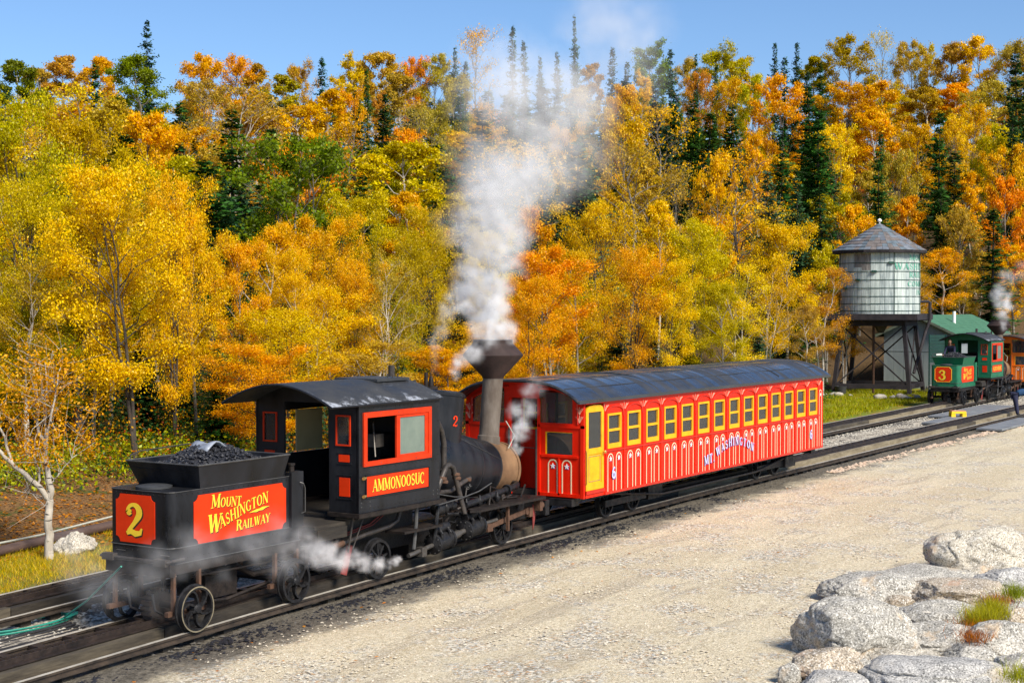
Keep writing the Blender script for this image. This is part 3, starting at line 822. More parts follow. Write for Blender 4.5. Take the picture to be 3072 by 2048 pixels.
    for side_ in (-1, 1):
        for q, (dy, zb0) in enumerate(((0, 2.15), (0, 2.32))):
            c = side_ * 1.34
            for a in (-55, -25, 25, 55): mb.tube([(e - .028, c + t * .10 * math.sin(R(a)), zb0 + t * .13) for t in (.1, .6, 1)], [.004, .005, .008], 4)
            mb.tube([(e - .028, c, zb0), (e - .028, c, zb0 + .16)], .005, 4)
    mb.build('scrollwork', 'peachline', root, kind='stuff')
    # roof shell
    mb = MB(); n = 28; prof = [(-1.52 + 3.04 * i / n) for i in range(n + 1)]
    xs = [26.24, 26.30] + [26.3 + 14.1 * i / 16 for i in range(1, 17)]
    k = len(prof)
    zt = lambda y, x: 2.615 + .405 * (1 - (abs(y) / 1.52) ** 3.0)
    for x in xs:
        for y in prof: mb.v.append((x, y, zt(y, x) + .008 * math.sin(x * 5 + y * 2)))
        for y in prof: mb.v.append((x, y * .985, zt(y, x) - .055))
    for i in range(len(xs) - 1):
        a, b = i * 2 * k, (i + 1) * 2 * k
        for j in range(k - 1):
            mb.f.append((a + j, a + j + 1, b + j + 1, b + j)); mb.f.append((a + k + j, b + k + j, b + k + j + 1, a + k + j + 1))
        mb.f.append((a, b, b + k, a + k)); mb.f.append((a + k - 1, a + 2 * k - 1, b + 2 * k - 1, b + k - 1))
    for a in (0, (len(xs) - 1) * 2 * k):
        for j in range(k - 1): mb.f.append((a + j, a + k + j, a + k + j + 1, a + j + 1))
    mb.build('roof', 'wetroof', root, smooth=True)
    MB().box(26.24, 40.4, -1.53, -1.50, 2.555, 2.625).box(26.24, 40.4, 1.50, 1.53, 2.555, 2.625).build_sides('eave_board', 'coachroof', root)
    mb = MB(); mb.tube([(26.235, y, zt(y, 0) - .03) for y in prof], .035, 6); mb.build('roof_edge', 'coachroof', root)
    mb = MB()                                # seams of the roofing sheets
    for x in (29.9, 33.4, 36.9):
        mb.tube([(x + .05 * math.sin(y * 3), y, zt(y, x) + .004) for y in prof[1:-1]], .011, 5)
    for y in (-1.15, -.6, -.1): mb.tube([(x, y + .01 * math.sin(x * 2), zt(y, x) + .004) for x in xs[1:]], .007, 4)
    mb.build_parts('roof_seam', 'roofblack', root)
    # benches
    bm_ = MB().box(-.22, .22, -.55, .55, .72, 1.10).box(.16, .22, -.55, .55, 1.10, 1.62).mesh('bench')
    ORG[0] = Vector(base)
    me = MB(); me.box(26.6 - .22, 26.6 + .22, -.52, .52, .72, 1.08).box(26.6 + .16, 26.6 + .22, -.52, .52, 1.08, 1.66)
    mesh = me.mesh('bench'); mesh.materials.append(M['woodint'])
    for wx in win[::1]:
        for y in (-.82, .82): inst('bench', mesh, root, (wx + .3 - 26.6 + .4, y, 0))
    # underframe, trucks
    mb = MB(); mb.box(X0 + .2, X1 - .2, -.95, -.83, .46, .62); mb.box(X0 + .2, X1 - .2, .83, .95, .46, .62); mb.box(X0 - .1, X0 + .2, -1.2, 1.2, .45, .60); mb.box(X1 - .2, X1 + .1, -1.2, 1.2, .45, .60)
    for x in np.arange(27.5, 39.6, 1.2): mb.box(x, x + .12, -1.1, 1.1, .50, .61)
    mb.box(38.3, 39.0, -1.05, -.8, .18, .46); mb.box(30.5, 31.2, -.9, .9, .15, .5)
    mb.build('underframe', 'grime', root)
    MB().tube([(28.5, -1.0, .5), (31.0, -1.0, .24), (36.4, -1.0, .24), (39.0, -1.0, .5)], .025, 6).build('truss_rod', 'pipe', root)
    for bx in (29.3, 37.5):
        for dx in (-.62, .62) if lettering else (0,):
            zz = (zr(bx + dx) if lettering else 0) + .33
            for s2 in (-1, 1): wheel(root, bx + dx, s2 * .77, zz, .33, 8, s2, 'grime', 'grime', 'spoke')
        mb = MB(); mb.box(bx - .95, bx + .95, -.97, -.90, .22, .36); mb.box(bx - .95, bx + .95, .90, .97, .22, .36); mb.box(bx - .12, bx + .12, -.9, .9, .25, .45); mb.build('truck_frame', 'grime', root)
    done()
    return root
M['peachline'] = mat('peach_line', (.75, .38, .26), .6, 0, .1, 9, 0)
coach((0, 0, 0), 'coachred', 'coachredB', 'bright red passenger coach with yellow window frames and black roof, coupled to the black locomotive')
coach((54, 3.84, .0), 'coachorange', 'coachorange', 'orange passenger coach at the right edge, ahead of the green locomotive', lettering=False)

# ================================================================== TENDER
def coal_lumps(name, label, cx, cy, z0, lx, ly, h, n, shift, seed):
    r = np.random.default_rng(seed)
    V = []; F = []
    ico = [(0, 0, 1), (.9, 0, .3), (.28, .85, .3), (-.72, .5, .3), (-.72, -.5, .3), (.28, -.85, .3), (.1, .1, -.8)]
    icf = [(0, 1, 2), (0, 2, 3), (0, 3, 4), (0, 4, 5), (0, 5, 1), (1, 6, 2), (2, 6, 3), (3, 6, 4), (4, 6, 5), (5, 6, 1)]
    # solid heap under the lumps
    nx, ny = 26, 16
    def H(x, y):
        u = (x - cx) / lx; v = (y - cy) / ly
        return z0 + h * max(0, 1 - (abs(u) ** 1.7 + abs(v) ** 1.8)) ** .8 + .02 * noise.noise(Vector((x * 7, y * 7, seed)))
    for i in range(nx + 1):
        for j in range(ny + 1):
            x = cx - lx * 1.2 + 2.4 * lx * i / nx; y = cy - ly * 1.12 + 2.24 * ly * j / ny
            V.append((x, y, H(x, y) - .02))
    for i in range(nx):
        for j in range(ny): F.append((i * (ny + 1) + j, (i + 1) * (ny + 1) + j, (i + 1) * (ny + 1) + j + 1, i * (ny + 1) + j + 1))
    for _ in range(n):
        x = cx + lx * r.uniform(-1.15, 1.15); y = cy + ly * r.uniform(-1.08, 1.08); s = r.uniform(.018, .045); b = len(V)
        z = H(x, y) + s * .3
        rm = Matrix.Rotation(r.uniform(0, 6.3), 3, 'Z') @ Matrix.Rotation(r.uniform(0, 3), 3, 'X')
        for p in ico:
            q = rm @ Vector(p) * s * r.uniform(.7, 1.2); V.append((x + q.x, y + q.y, z + q.z * .8))
        F += [tuple(b + i for i in f) for f in icf]
    me = bpy.data.meshes.new(name); me.from_pydata(V, [], F); me.materials.append(M['coal'])
    o = bpy.data.objects.new(name, me); COL.objects.link(o); o.location = shift
    return tag(o, label, 'coal', None, 'stuff')

def tender(shift, num, label, body, coal_label, zw, clean=False):
    base = (17.2, 0, 0)
    root = thing('coal_tender', label, 'tender', base, None, shift)
    W, XA, XB, ZB, ZT = .64, 15.84, 18.72, .76, 1.81
    def outline(g, r=.13):
        w = W + g; xa = XA - g; xb = XB + g; P = []
        for cx, cy, a0 in ((xa + r, -w + r, 180), (xb - .05, -w + .05, 270), (xb - .05, w - .05, 0), (xa + r, w - r, 90)):
            rr = r if cx < 17 else .05
            for i in range(6):
                a = R(a0 + 90 * i / 5); P.append((cx + rr * math.cos(a), cy + rr * math.sin(a)))
        return P
    o = outline(0)
    MB().prism([(x, y, ZB) for x, y in o], (0, 0, ZT - ZB)).build('tank', body, root, smooth=True)
    mb = MB()
    for z, g in ((.99, .006), (ZB, .010)):
        oo = outline(g); mb.tube([(x, y, z) for x, y in oo] + [(oo[0][0], oo[0][1], z)], .009, 5)
    oo = outline(.004); mb.tube([(x, y, ZT - .004) for x, y in oo] + [(oo[0][0], oo[0][1], ZT - .004)], .007, 5)
    mb.build('beading', 'greasepipe', root)
    o2 = outline(-.02)
    mb = MB(); mb.box(XA + .02, XB, -W + .02, W - .02, .60, ZB); mb.build('frame_sill', 'blackrust', root)
    mb = MB(); mb.box(XA - .05, XA + .04, -.93, .60, .60, .78)
    mb = MB(); mb.box(XA - .04, XA + .06, -W - .02, W + .02, .58, .76); mb.build('buffer_beam', 'blackrust', root)
    mb = MB(); mb.tube([(XA - .06, W + .1, .80), (XA - .06, -W + .0, .80), (XA - .02, -W - .05, .82), (XA + .2, -W - .06, .83)], .025, 8)
    mb.box(XA - .10, XA, .45, .68, .75, .85); mb.box(XA - .10, XA, -.62, -.38, .74, .84)
    mb.build('bumper_pipe', 'pipe', root)
    mb = MB(); mb.box(XA - .025, XA, .28, .46, .90, .905); mb.box(XA - .025, XA, -.62, -.45, .89, .895); mb.build_parts('lifting_lug', 'greasepipe', root)
    mb = MB(); mb.lathe([(.27, 0), (.27, .03), (.20, .045), (0, .05)], (16.16, .02, ZT + .005), (0, 0, 1), 24)
    hatch = mb.build('filler_hatch', 'roofblack', root, smooth=True)
    # hopper: flared bin, steep at the rear
    xb0, xb1 = 16.45, 18.30
    B = [(xb0, -W + .0), (xb1, -W + .0), (xb1, W), (xb0, W)]
    T = [(16.30, -.75), (18.34, -.75), (18.34, .75), (16.30, .75)]
    zb, zt = ZT + .002, 2.17
    T = [(x, y, zt) for x, y in T]
    mb = MB()
    Bi = [(x + (.03 if x < 17 else -.03), y * .94, zb + .02) for x, y in B]; Ti = [(x + (.02 if x < 17 else -.02), y * .97, zt) for x, y, z in T]
    Bo = [(x, y, zb) for x, y in B]
    mb.poly(Bo + T + Bi + Ti, [(0, 1, 5, 4), (1, 2, 6, 5), (2, 3, 7, 6), (3, 0, 4, 7), (8, 12, 13, 9), (9, 13, 14, 10), (10, 14, 15, 11), (11, 15, 12, 8), (4, 5, 13, 12), (5, 6, 14, 13), (6, 7, 15, 14), (7, 4, 12, 15), (8, 9, 10, 11), (0, 3, 2, 1)])
    h = mb.build('coal_hopper', body, root)
    mb = MB(); mb.tube([p for p in T] + [T[0]], .014, 6); mb.build('rim_bead', 'greasepipe', h)
    MB().tube([(16.4, .76, zt), (16.4, .76, 2.24), (16.6, .76, 2.29), (18.1, .76, 2.33), (18.3, .76, 2.28), (18.3, .76, zt)], .012, 6).build('rail_bar', 'pipe', root)
    # side boxes at the footplate end
    mb = MB(); mb.box(18.44, 18.73, -.70, -.56, .99, 1.87); mb.build('side_locker', body, root)
    mb = MB(); mb.lathe([(.045, 0), (.045, .10), (.06, .10), (.06, .13), (0, .13)], (18.58, -.58, 1.87), (0, 0, 1), 12); mb.build('vent_cap', 'blackrust', root)
    MB().tube([(18.62, -.72, 1.70), (18.66, -.76, 1.68), (18.70, -.76, 1.60), (18.70, -.76, 1.22), (18.66, -.72, 1.2)], .009, 6).build('handrail', 'greasepipe', root)
    rv = MB()                               # rivet rows
    for z in (.83, .93, 1.76):
        for x in np.arange(XA + .12, XB, .11): rv.lathe([(.009, 0), (.006, .006), (0, .008)], (x, -W - .004, z), (0, -1, 0), 6)
        for y in np.arange(-W + .12, W - .1, .11): rv.lathe([(.009, 0), (.006, .006), (0, .008)], (XA - .004, y, z), (-1, 0, 0), 6)
    for z in np.arange(1.05, 1.75, .10): rv.lathe([(.009, 0), (.006, .006), (0, .008)], (XB - .10, -W - .004, z), (0, -1, 0), 6)
    rv.build('rivets', 'blackrust', root, kind='stuff')
    # number plate and name plate
    x = XA - .004
    P = notched(-.47, .33, 1.03, 1.74, .085)
    mb = MB().prism([(x, -a, b) for a, b in P], (-.008, 0, 0)); pl = mb.build('number_plate', 'red', root, 'red number plate reading %s' % num)
    mb = MB(); sh = MB(); f = face_end(x - .011); fs = face_end(x - .009)
    gs = .50 if num == '2' else .46
    glyph(mb, num, f, -.30, 1.13, gs, sx=1.12, wmul=1.1); glyph(sh, num, fs, -.284, 1.114, gs, sx=1.12, wmul=1.25)
    mb.build('numeral', 'yellowletter', pl, fix=False); sh.build('numeral_shadow', 'shadowletter', pl, fix=False)
    if clean:
        mb = MB(); pts = notched(-.455, .315, 1.045, 1.725, .085); mb.tube([(x - .009, -a, b) for a, b in pts + pts[:1]], .008, 4); mb.build('plate_border', 'yellowletter', pl)
    y = -W - .004
    P = notched(16.30, 18.36, 1.00, 1.72, .09)
    pl = MB().prism([(a, y, b) for a, b in P], (0, -.008, 0)).build('name_plate', 'red', root, 'red name plate with yellow lettering')
    mb = MB(); sh = MB()
    fy = lambda a, b, off: Vector((a, y - .010 - off, b)); fz = lambda a, b, off: Vector((a + .014, y - .0088 - off * .3, b - .014))
    for tgt, fn, wm in ((mb, fy, 1.0), (sh, fz, 1.1)):
        text(tgt, 'MOUNT', fn, 16.66, 1.50, lambda i: .20 if i == 0 else .145, .12, 1.0, .05, lambda t: (-.03 * t, 0), .66, wm)
        glyph(tgt, 'W', fn, 16.58, 1.13, .27, .12, wmul=1.1 * wm)
        text(tgt, 'ASHINGTON', fn, 16.86, 1.19, .17, .12, 1.0, .05, lambda t: (.30 * t - .04 + .03 * math.sin(math.pi * t), .30 - .2 * t), 1.08, wm)
        text(tgt, 'RAILWAY', fn, 17.20, 1.09, lambda i: .16 if i == 0 else .135, .12, 1.0, .05, lambda t: (.05 * t, .06), .78, wm)
        pts = [(17.50, 1.335, .004), (17.58, 1.345, .02), (17.66, 1.35, .045), (17.72, 1.36, .03), (17.80, 1.37, .05), (17.88, 1.385, .02), (17.96, 1.39, .004)]
        b0 = len(tgt.v)
        for (a, b, w) in pts:
            tgt.v.append(tuple(fn(a, b + w / 2, .003))); tgt.v.append(tuple(fn(a, b - w / 2, .003)))
        for i in range(len(pts) - 1): tgt.f.append((b0 + 2 * i, b0 + 2 * i + 1, b0 + 2 * i + 3, b0 + 2 * i + 2))
    mb.build('lettering', 'yellowletter', pl, fix=False); sh.build('letter_shadow', 'shadowletter', pl, fix=False)
    # running gear
    for i, (wx, zz) in enumerate(((16.2, zw[0]), (18.42, zw[1]))):
        for s2 in (-1, 1):
            wheel(root, wx, s2 * .77, zz + .335, .335, 6, s2, 'grime' if i == 0 else 'grime', 'wheelrim' if (i == 0 and s2 < 0 and not clean) else 'grime', 'web', .35 + i)
        MB().cyl((wx, -.80, zz + .335), (wx, .80, zz + .335), .05, n=12).build('axle', 'blackrust', root, smooth=True)
        mb = MB()
        for s2 in (-1, 1):
            for dx in (-.30, .22): mb.box(wx + dx, wx + dx + .05, s2 * .60 - .03, s2 * .60 + .03, zz + .30, .62)
            mb.box(wx - .42, wx + .36, s2 * .60 - .035, s2 * .60 + .035, zz + .26, zz + .33)
        mb.build_sides('axle_guard', 'rust', root)
    # toothed brake gear, pipes and rods beneath
    zc = zw[0] + .30
    mb = MB()
    for k in range(18):
        a = k * math.pi / 9; mb.box(16.2 + .24 * math.cos(a) - .025, 16.2 + .24 * math.cos(a) + .025, -.09, .09, zc + .24 * math.sin(a) - .025, zc + .24 * math.sin(a) + .025)
    mb.cyl((16.2, -.08, zc), (16.2, .08, zc), .225, n=24); mb.build('cog_wheel', 'rackiron', root)
    mb = MB(); mb.tube([(16.6, -.35, .55), (17.0, -.35, .45), (17.5, -.35, .50), (17.9, -.35, .30), (18.6, -.3, .28)], .05, 8)
    mb.tube([(16.4, -.5, .50), (18.0, -.5, .47), (18.9, -.5, .52)], .018, 6); mb.tube([(15.9, -.42, .60), (15.9, -.42, .40)], .035, 8)
    mb.box(16.9, 17.6, -.3, .3, .05, .45); mb.tube([(16.2, -.4, .1), (17.3, -.35, -.0), (18.3, -.35, .12)], .03, 6)
    mb.build('brake_rigging', 'blackrust', root)
    mb = MB()
    for s2 in (-1, 1): mb.tube([(15.85, -.25 * s2, .3), (15.9, -.25 * s2, .05), (16.1, -.2 * s2, -.05)], .02, 6)
    mb.build_sides('hose', 'cable', root)
    done()
    coal_lumps('coal', coal_label, 17.34, 0, 2.09, .84, .60, .27, 1500, shift, int(num))
    return root

# ================================================================== LOCOMOTIVE
def loco(shift, label, paint, zw, name, num):
    base = (22.5, 0, 0)
    root = thing('steam_locomotive', label, 'locomotive', base, None, shift)
    W, XA, XB, ZB, ZE = 1.12, 19.64, 21.95, 1.10, 2.88
    th = .05
    def ctop(y): return 2.885 + .36 * (1 - (abs(y) / 1.2) ** 2)
    # side walls
    for s in (-1, 1):
        a, b = (-W, -W + th) if s < 0 else (W - th, W)
        mb = MB()
        mb.box(XA, 19.83, a, b, ZB, ZE); mb.box(21.60, XB, a, b, ZB, ZE); mb.box(19.83, 21.60, a, b, ZB, 1.93); mb.box(19.83, 21.60, a, b, 2.69, ZE)
        mb.build('cab_side', paint, root)
    if True:
        y = -W
        f = MB(); f.box(19.74, 21.67, y - .03, y, 2.67, 2.76); f.box(19.74, 21.67, y - .03, y, 1.865, 1.945); f.box(19.74, 19.83, y - .03, y, 1.945, 2.67); f.box(21.58, 21.67, y - .03, y, 1.945, 2.67)
        w = f.build('window', 'redframe', root)
        f = MB(); f.box(20.66, 20.76, y - .015, y + .02, 1.945, 2.67); f.box(21.49, 21.58, y - .015, y + .02, 1.945, 2.67); f.box(20.76, 21.49, y - .015, y + .02, 2.62, 2.67); f.box(20.76, 21.49, y - .015, y + .02, 1.945, 1.99); f.build('sliding_sash', 'redframe', w)
        MB().box(20.76, 21.49, y + .0, y + .006, 1.99, 2.62).build('pane', 'opaqueglass', w)
        mb = MB()
        for x in (19.78, 20.2, 20.7, 21.2, 21.63):
            for z in (2.72, 1.9): mb.lathe([(.010, 0), (.008, .006), (0, .008)], (x, y - .03, z), (0, -1, 0), 8)
        for x in (19.70, 19.93, 21.75, 21.88):
            for z in (1.2, 1.27): mb.lathe([(.013, 0), (.010, .008), (0, .01)], (x, y, z), (0, -1, 0), 8)
        mb.build('bolts', 'greasepipe', root, kind='stuff')
        pl = MB().box(19.84, 21.59, y - .012, y, 1.36, 1.69).build('name_plate', 'red', root, 'red cab name plate with yellow lettering')
        b = MB()
        for (x0, x1, z0, z1) in ((19.81, 21.62, 1.33, 1.345), (19.81, 21.62, 1.705, 1.72), (19.81, 19.825, 1.345, 1.705), (21.605, 21.62, 1.345, 1.705)): b.box(x0, x1, y - .018, y, z0, z1)
        b.build('border', paint, pl)
        mb = MB(); sh = MB()
        text(mb, name, lambda a, b_, off: Vector((a, y - .014 - off, b_)), 19.99, 1.43, .20, .0, 1, .05, None, 1.48)
        text(sh, name, lambda a, b_, off: Vector((a + .012, y - .013 - off * .3, b_ - .012)), 19.99, 1.43, .20, .0, 1, .05, None, 1.48, 1.1)
        mb.build('lettering', 'yellowletter', pl, fix=False); sh.build('letter_shadow', 'shadowletter', pl, fix=False)
        mb = MB()
        for z in (1.38, 1.68): mb.cyl((19.80, y - .02, z), (19.70, y - .05, z), .018, n=8); mb.cyl((19.72, y - .05, z), (19.68, y - .06, z), .028, n=8)
        mb.build('brass_knob', 'brass', root)
    rv = MB()
    for z in np.arange(1.18, 2.85, .12):
        for x in (19.68, 21.90): rv.lathe([(.009, 0), (.006, .006), (0, .008)], (x, -W - .001, z), (0, -1, 0), 6)
    for x in np.arange(19.8, 21.9, .12):
        for z in (1.16, 1.82, 2.83): rv.lathe([(.009, 0), (.006, .006), (0, .008)], (x, -W - .001, z), (0, -1, 0), 6)
    rv.build('rivets', 'blackrust', root, kind='stuff')
    # rear wall with doorway; front wall
    def strips(x, iv, nm, pn):
        mb = MB(); n = 64
        for i in range(n):
            ya = -W + 2 * W * i / n; yb = ya + 2 * W / n; yc = (ya + yb) / 2; zt = ctop(yc) - .035
            for z0, z1 in iv(yc, zt):
                if z1 > z0 + .004: mb.box(x, x + th, ya + (0 if i else th), yb - (0 if i < n - 1 else th), z0, z1)
        return mb.build(nm, pn, root)
    def rear(y, zt):
        if -.93 < y < -.66: return [(ZB, 2.22), (2.69, zt)]
        if .66 < y < .93: return [(ZB, 2.22), (2.69, zt)]
        if -.50 < y < .50: return [(2.90, zt)]
        return [(ZB, zt)]
    strips(XA, rear, 'rear_wall', paint)
    def front(y, zt):
        if abs(y) > .62 and abs(y) < .95: return [(ZB, 2.2), (2.68, zt)]
        return [(ZB, zt)]
    strips(XB - th, front, 'front_wall', paint)
    for s in (-1, 1):
        f = MB(); a, b = (-.95, -.64) if s < 0 else (.64, .95)
        x0, x1 = XA - .02, XA
        f.box(x0, x1, a, b, 2.69, 2.715); f.box(x0, x1, a, b, 2.205, 2.23); f.box(x0, x1, a, a + .025, 2.23, 2.69); f.box(x0, x1, b - .025, b, 2.23, 2.69)
        w = f.build('rear_window', 'redframe', root); MB().box(XA + .01, XA + .016, a + .025, b - .025, 2.23, 2.69).build('pane', 'glass', w)
        MB().box(XA - .008, XA, *( (-.92, -.70) if s < 0 else (.70, .92)), 1.94, 2.06).build('red_panel', 'red', root)
        MB().box(XA - .008, XA, *( (-.93, -.71) if s < 0 else (.71, .93)), 1.37, 1.68).build('red_panel', 'red', root)
        g = MB()
        for (a2, b2, z0, z1) in ((.66, .97, 2.08, 2.10), (.66, .97, 1.90, 1.92), (.66, .97, 1.71, 1.73), (.66, .97, 1.32, 1.34)):
            g.box(XA - .012, XA, *((-b2, -a2) if s < 0 else (a2, b2)), z0, z1)
        g.build('panel_beading', paint, root)
    MB().box(XA - .06, XB + .12, -W - .05, -W + .12, 1.03, ZB - .002).box(XA - .06, XA + .06, -W + .12, -.50, 1.03, ZB - .002).box(XA - .06, XB + .12, W - .12, W + .05, 1.03, ZB - .002).box(XA - .06, XA + .06, .50, W - .12, 1.03, ZB - .002).build_sides('cab_sill', 'blackrust', root)
    # roof
    mb = MB(); n = 26; ys = [-1.17 + 2.34 * i / n for i in range(n + 1)]
    xs = [18.86, 18.92, 19.6, 20.8, 22.0]; k = len(ys)
    zz = lambda y: 2.905 + .34 * (1 - (abs(y) / 1.17) ** 1.9)
    for x in xs:
        for y in ys: mb.v.append((x, y, zz(y)))
        for y in ys: mb.v.append((x, y, zz(y) - .035 if abs(y) < 1.165 else zz(y) - .03))
    for i in range(len(xs) - 1):
        a, b = i * 2 * k, (i + 1) * 2 * k
        for j in range(k - 1):
            mb.f.append((a + j, a + j + 1, b + j + 1, b + j)); mb.f.append((a + k + j, b + k + j, b + k + j + 1, a + k + j + 1))
        mb.f.append((a, b, b + k, a + k)); mb.f.append((a + k - 1, a + 2 * k - 1, b + 2 * k - 1, b + k - 1))
    for a in (0, (len(xs) - 1) * 2 * k):
        for j in range(k - 1): mb.f.append((a + j, a + k + j, a + k + j + 1, a + j + 1))
    rf = mb.build('roof', 'cabroof', root, smooth=True)
    MB().tube([(18.86, y, zz(y) - .02) for y in ys], .022, 6).tube([(18.86, -1.17, 2.885), (22.0, -1.17, 2.885)], .014, 6).build('roof_edge', 'black', rf)
    MB().box(20.95, 21.9, -.5, .45, 3.20, 3.25).build('roof_hatch', 'roofblack', rf)
    mb = MB()
    for x in (21.45, 21.6, 21.75): mb.cyl((x, -.35, 3.2), (x, -.35, 3.32), .012, n=6)
    mb.cyl((22.5, .35, 3.0), (22.5, .35, 3.42), .06, n=10) ; mb.build('roof_fittings', 'pipe', root)
    # interior: front window light, backhead, sheet in the doorway
    MB().box(XA + .1, XB - .1, -W + .1, W - .1, .98, 1.03).box(18.82, XA + .1, -.85, .85, .90, .96).build('footplate', 'timberdark', root)
    MB().box(20.66, 21.38, W - .04, W - .02, 1.95, 2.68).build('tan_board', 'tan', root)
    mb = MB(); mb.lathe([(.5, 0), (.52, 1.2)], (21.6, 0, 1.05), (0, 0, 1), 24); mb.box(21.1, 21.4, -.45, .45, 1.1, 1.9); mb.build('firebox', 'blackrust', root)
    mb = MB(); mb.lathe([(.06, 0), (.06, .04), (0, .045)], (20.15, -.75, 2.35), (-.5, -1, 0), 16); mb.build('gauge', 'tan', root)
    MB().box(19.72, 21.9, -.56, .56, .30, 1.0).build('shade_block', 'grime', root)  # added dark block, closes the bright view through the gap under the cab
    mb = MB(); mb.box(20.62, 20.85, -.72, -.55, 2.1, 2.32); mb.tube([(20.3, -.7, 1.9), (20.3, -.7, 2.3)], .02, 6); mb.tube([(20.5, -.8, 1.95), (20.7, -.6, 2.5)], .015, 6); mb.build_parts('control_lever', 'steel', root)
    MB().box(18.85, 19.6, -.9, .9, .72, .90).build('footplate_apron', 'timberdark', root)
    # haystack dome
    tx = R(-7.5)
    ax = Vector((math.sin(-tx), 0, math.cos(tx)))
    mb = MB(); mb.lathe([(.56, 0), (.56, 1.38), (.575, 1.385), (.575, 1.44), (.50, 1.48), (0, 1.50)], (23.22, 0, 1.45), ax, 36); dome = mb.build('steam_dome', 'black', root, smooth=True)
    # dome numeral wraps on the side
    c0 = Vector((23.22, 0, 1.45)); e_side = Vector((0, -1, 0)); e_f = Vector((math.cos(tx), 0, math.sin(tx)))
    def fd(a, b, off):
        ph = (a) / .565 - R(32)
        return c0 + ax * b + (e_side * math.cos(ph) + e_f * math.sin(ph)) * (.565 + .004 + off)
    mb = MB(); glyph(mb, num, fd, .16, .82, .21); mb.build('numeral', 'redframe', dome, fix=False)
    mb = MB()
    for (x, y, h) in ((22.95, .15, .30), (23.2, -.05, .36), (23.42, .1, .32)):
        mb.lathe([(.05, 0), (.05, .08), (.075, .09), (.075, .14), (.045, .16), (.045, h * .8), (.02, h)], (x, y, 2.84), (0, 0, 1), 12)
        mb.cyl((x, y, 2.95), (x + .16, y, 2.97), .03, n=8)
    mb.lathe([(.035, 0), (.035, .55)], (22.62, -.35, 2.75), (0, 0, 1), 10)
    mb.build_parts('safety_valve', 'blackrust', root, smooth=True)
    # boiler, nose down
    bax = Vector((math.cos(tx), 0, math.sin(tx))).normalized()
    b0 = Vector((22.3, 0, 1.66)); prof = [(.72, 0), (.70, 1.1), (.61, 1.9), (.555, 2.55), (.555, 2.64)]
    mb = MB(); mb.lathe(prof, b0, bax, 44); bo = mb.build('boiler', 'black', root, smooth=True)
    mb = MB(); mb.lathe([(.622, 0), (.618, .02)], b0 + bax * 1.85, bax, 44); mb.lathe([(.558, 0), (.558, .015)], b0 + bax * 2.60, bax, 44); mb.build('boiler_band', 'roofblack', bo, smooth=True)
    mb = MB(); mb.lathe([(.542, 2.64), (.542, 3.24), (.565, 3.24), (.565, 3.31), (.53, 3.31), (.0, 3.33)], b0, bax, 44); sb = mb.build('smokebox', 'smokebox', root, smooth=True)
    mb = MB()
    fc = b0 + bax * 3.33
    up = ax
    mb.tube([fc + up * .35 + Vector((.03, 0, 0)), fc - up * .35 + Vector((.03, 0, 0))], .012, 6); mb.lathe([(.40, 0), (.38, .03), (0, .04)], fc, bax, 30); mb.build('smokebox_door', 'blackrust', sb, smooth=True)
    MB().box(25.12, 25.24, -.40, -.27, .55, .95).build('saddle_bracket', 'steel', root)
    # stack
    s0 = Vector((25.24, 0, 1.70))
    mb = MB(); mb.lathe([(.235, 0), (.225, .22), (.205, .24), (.20, .4), (.205, 1.40)], s0, ax, 30); stk = mb.build('stack', 'stack', root, smooth=True)
    mb = MB(); c = s0 + ax * 1.39
    mb.lathe([(.215, 0), (.22, .03), (.60, .44), (.605, .47), (.40, .70), (.40, .77), (.37, .77), (.34, .6)], c, (0, 0, 1), 36, closed=False); mb.build('spark_arrestor', 'stackcap', stk, smooth=True)
    # pipes on the near side
    y = -.62
    mb = MB()
    mb.tube([(22.05, -.80, 2.62), (22.25, -.78, 2.58), (22.55, -.74, 2.25), (22.66, -.72, 2.0), (22.62, -.74, 1.55), (22.5, -.78, 1.5)], .052, 10)
    mb.tube([(22.0, -.95, 1.05), (22.15, -.95, 1.30), (22.32, -.95, 1.52), (22.42, -.93, 1.62), (22.54, -.92, 1.64), (22.66, -.92, 1.58), (22.74, -.92, 1.40), (22.86, -.95, 1.0), (22.92, -1.0, .72)], .05, 10)
    mb.tube([(21.98, -.7, 1.75), (22.05, -.75, 1.35), (22.3, -.78, 1.15), (22.8, -.76, 1.12), (23.3, -.68, 1.22), (23.65, -.62, 1.28)], .045, 10)
    mb.build_parts('steam_pipe', 'pipe', root, smooth=True)
    mb = MB()
    for p in ((22.28, -.95, 1.42), (22.32, -.95, 1.36), (22.75, -.92, 1.45), (22.78, -.92, 1.38), (23.55, -.63, 1.26)):
        mb.lathe([(.075, -.03), (.085, 0), (.075, .03)], p, (.2, 0, 1), 12)
    mb.build_parts('pipe_coupling', 'rust', root, smooth=True)
    mb = MB()                                  # chain hanging on the boiler side
    for k in range(16):
        t = k / 15; p = Vector((23.60 + .10 * math.sin(t * 7), -.56 - .02 * math.sin(k), 1.50 - .42 * t))
        mb.lathe([(.022, -.006), (.030, 0), (.022, .006), (.014, 0)], p, (1, (k % 2) * 1.0, .2), 8, closed=True)
        p2 = p + Vector((.10, 0, .02)); mb.lathe([(.022, -.006), (.030, 0), (.022, .006), (.014, 0)], p2, (0, 1, (k % 2)), 8, closed=True)
    mb.build('chain', 'greasepipe', root)
    MB().lathe([(.03, 0), (.045, .05), (.045, .16), (.02, .20), (.012, .32)], (23.62, -.60, 1.32), (0, 0, 1), 12).build('lubricator', 'pipe', root, smooth=True)
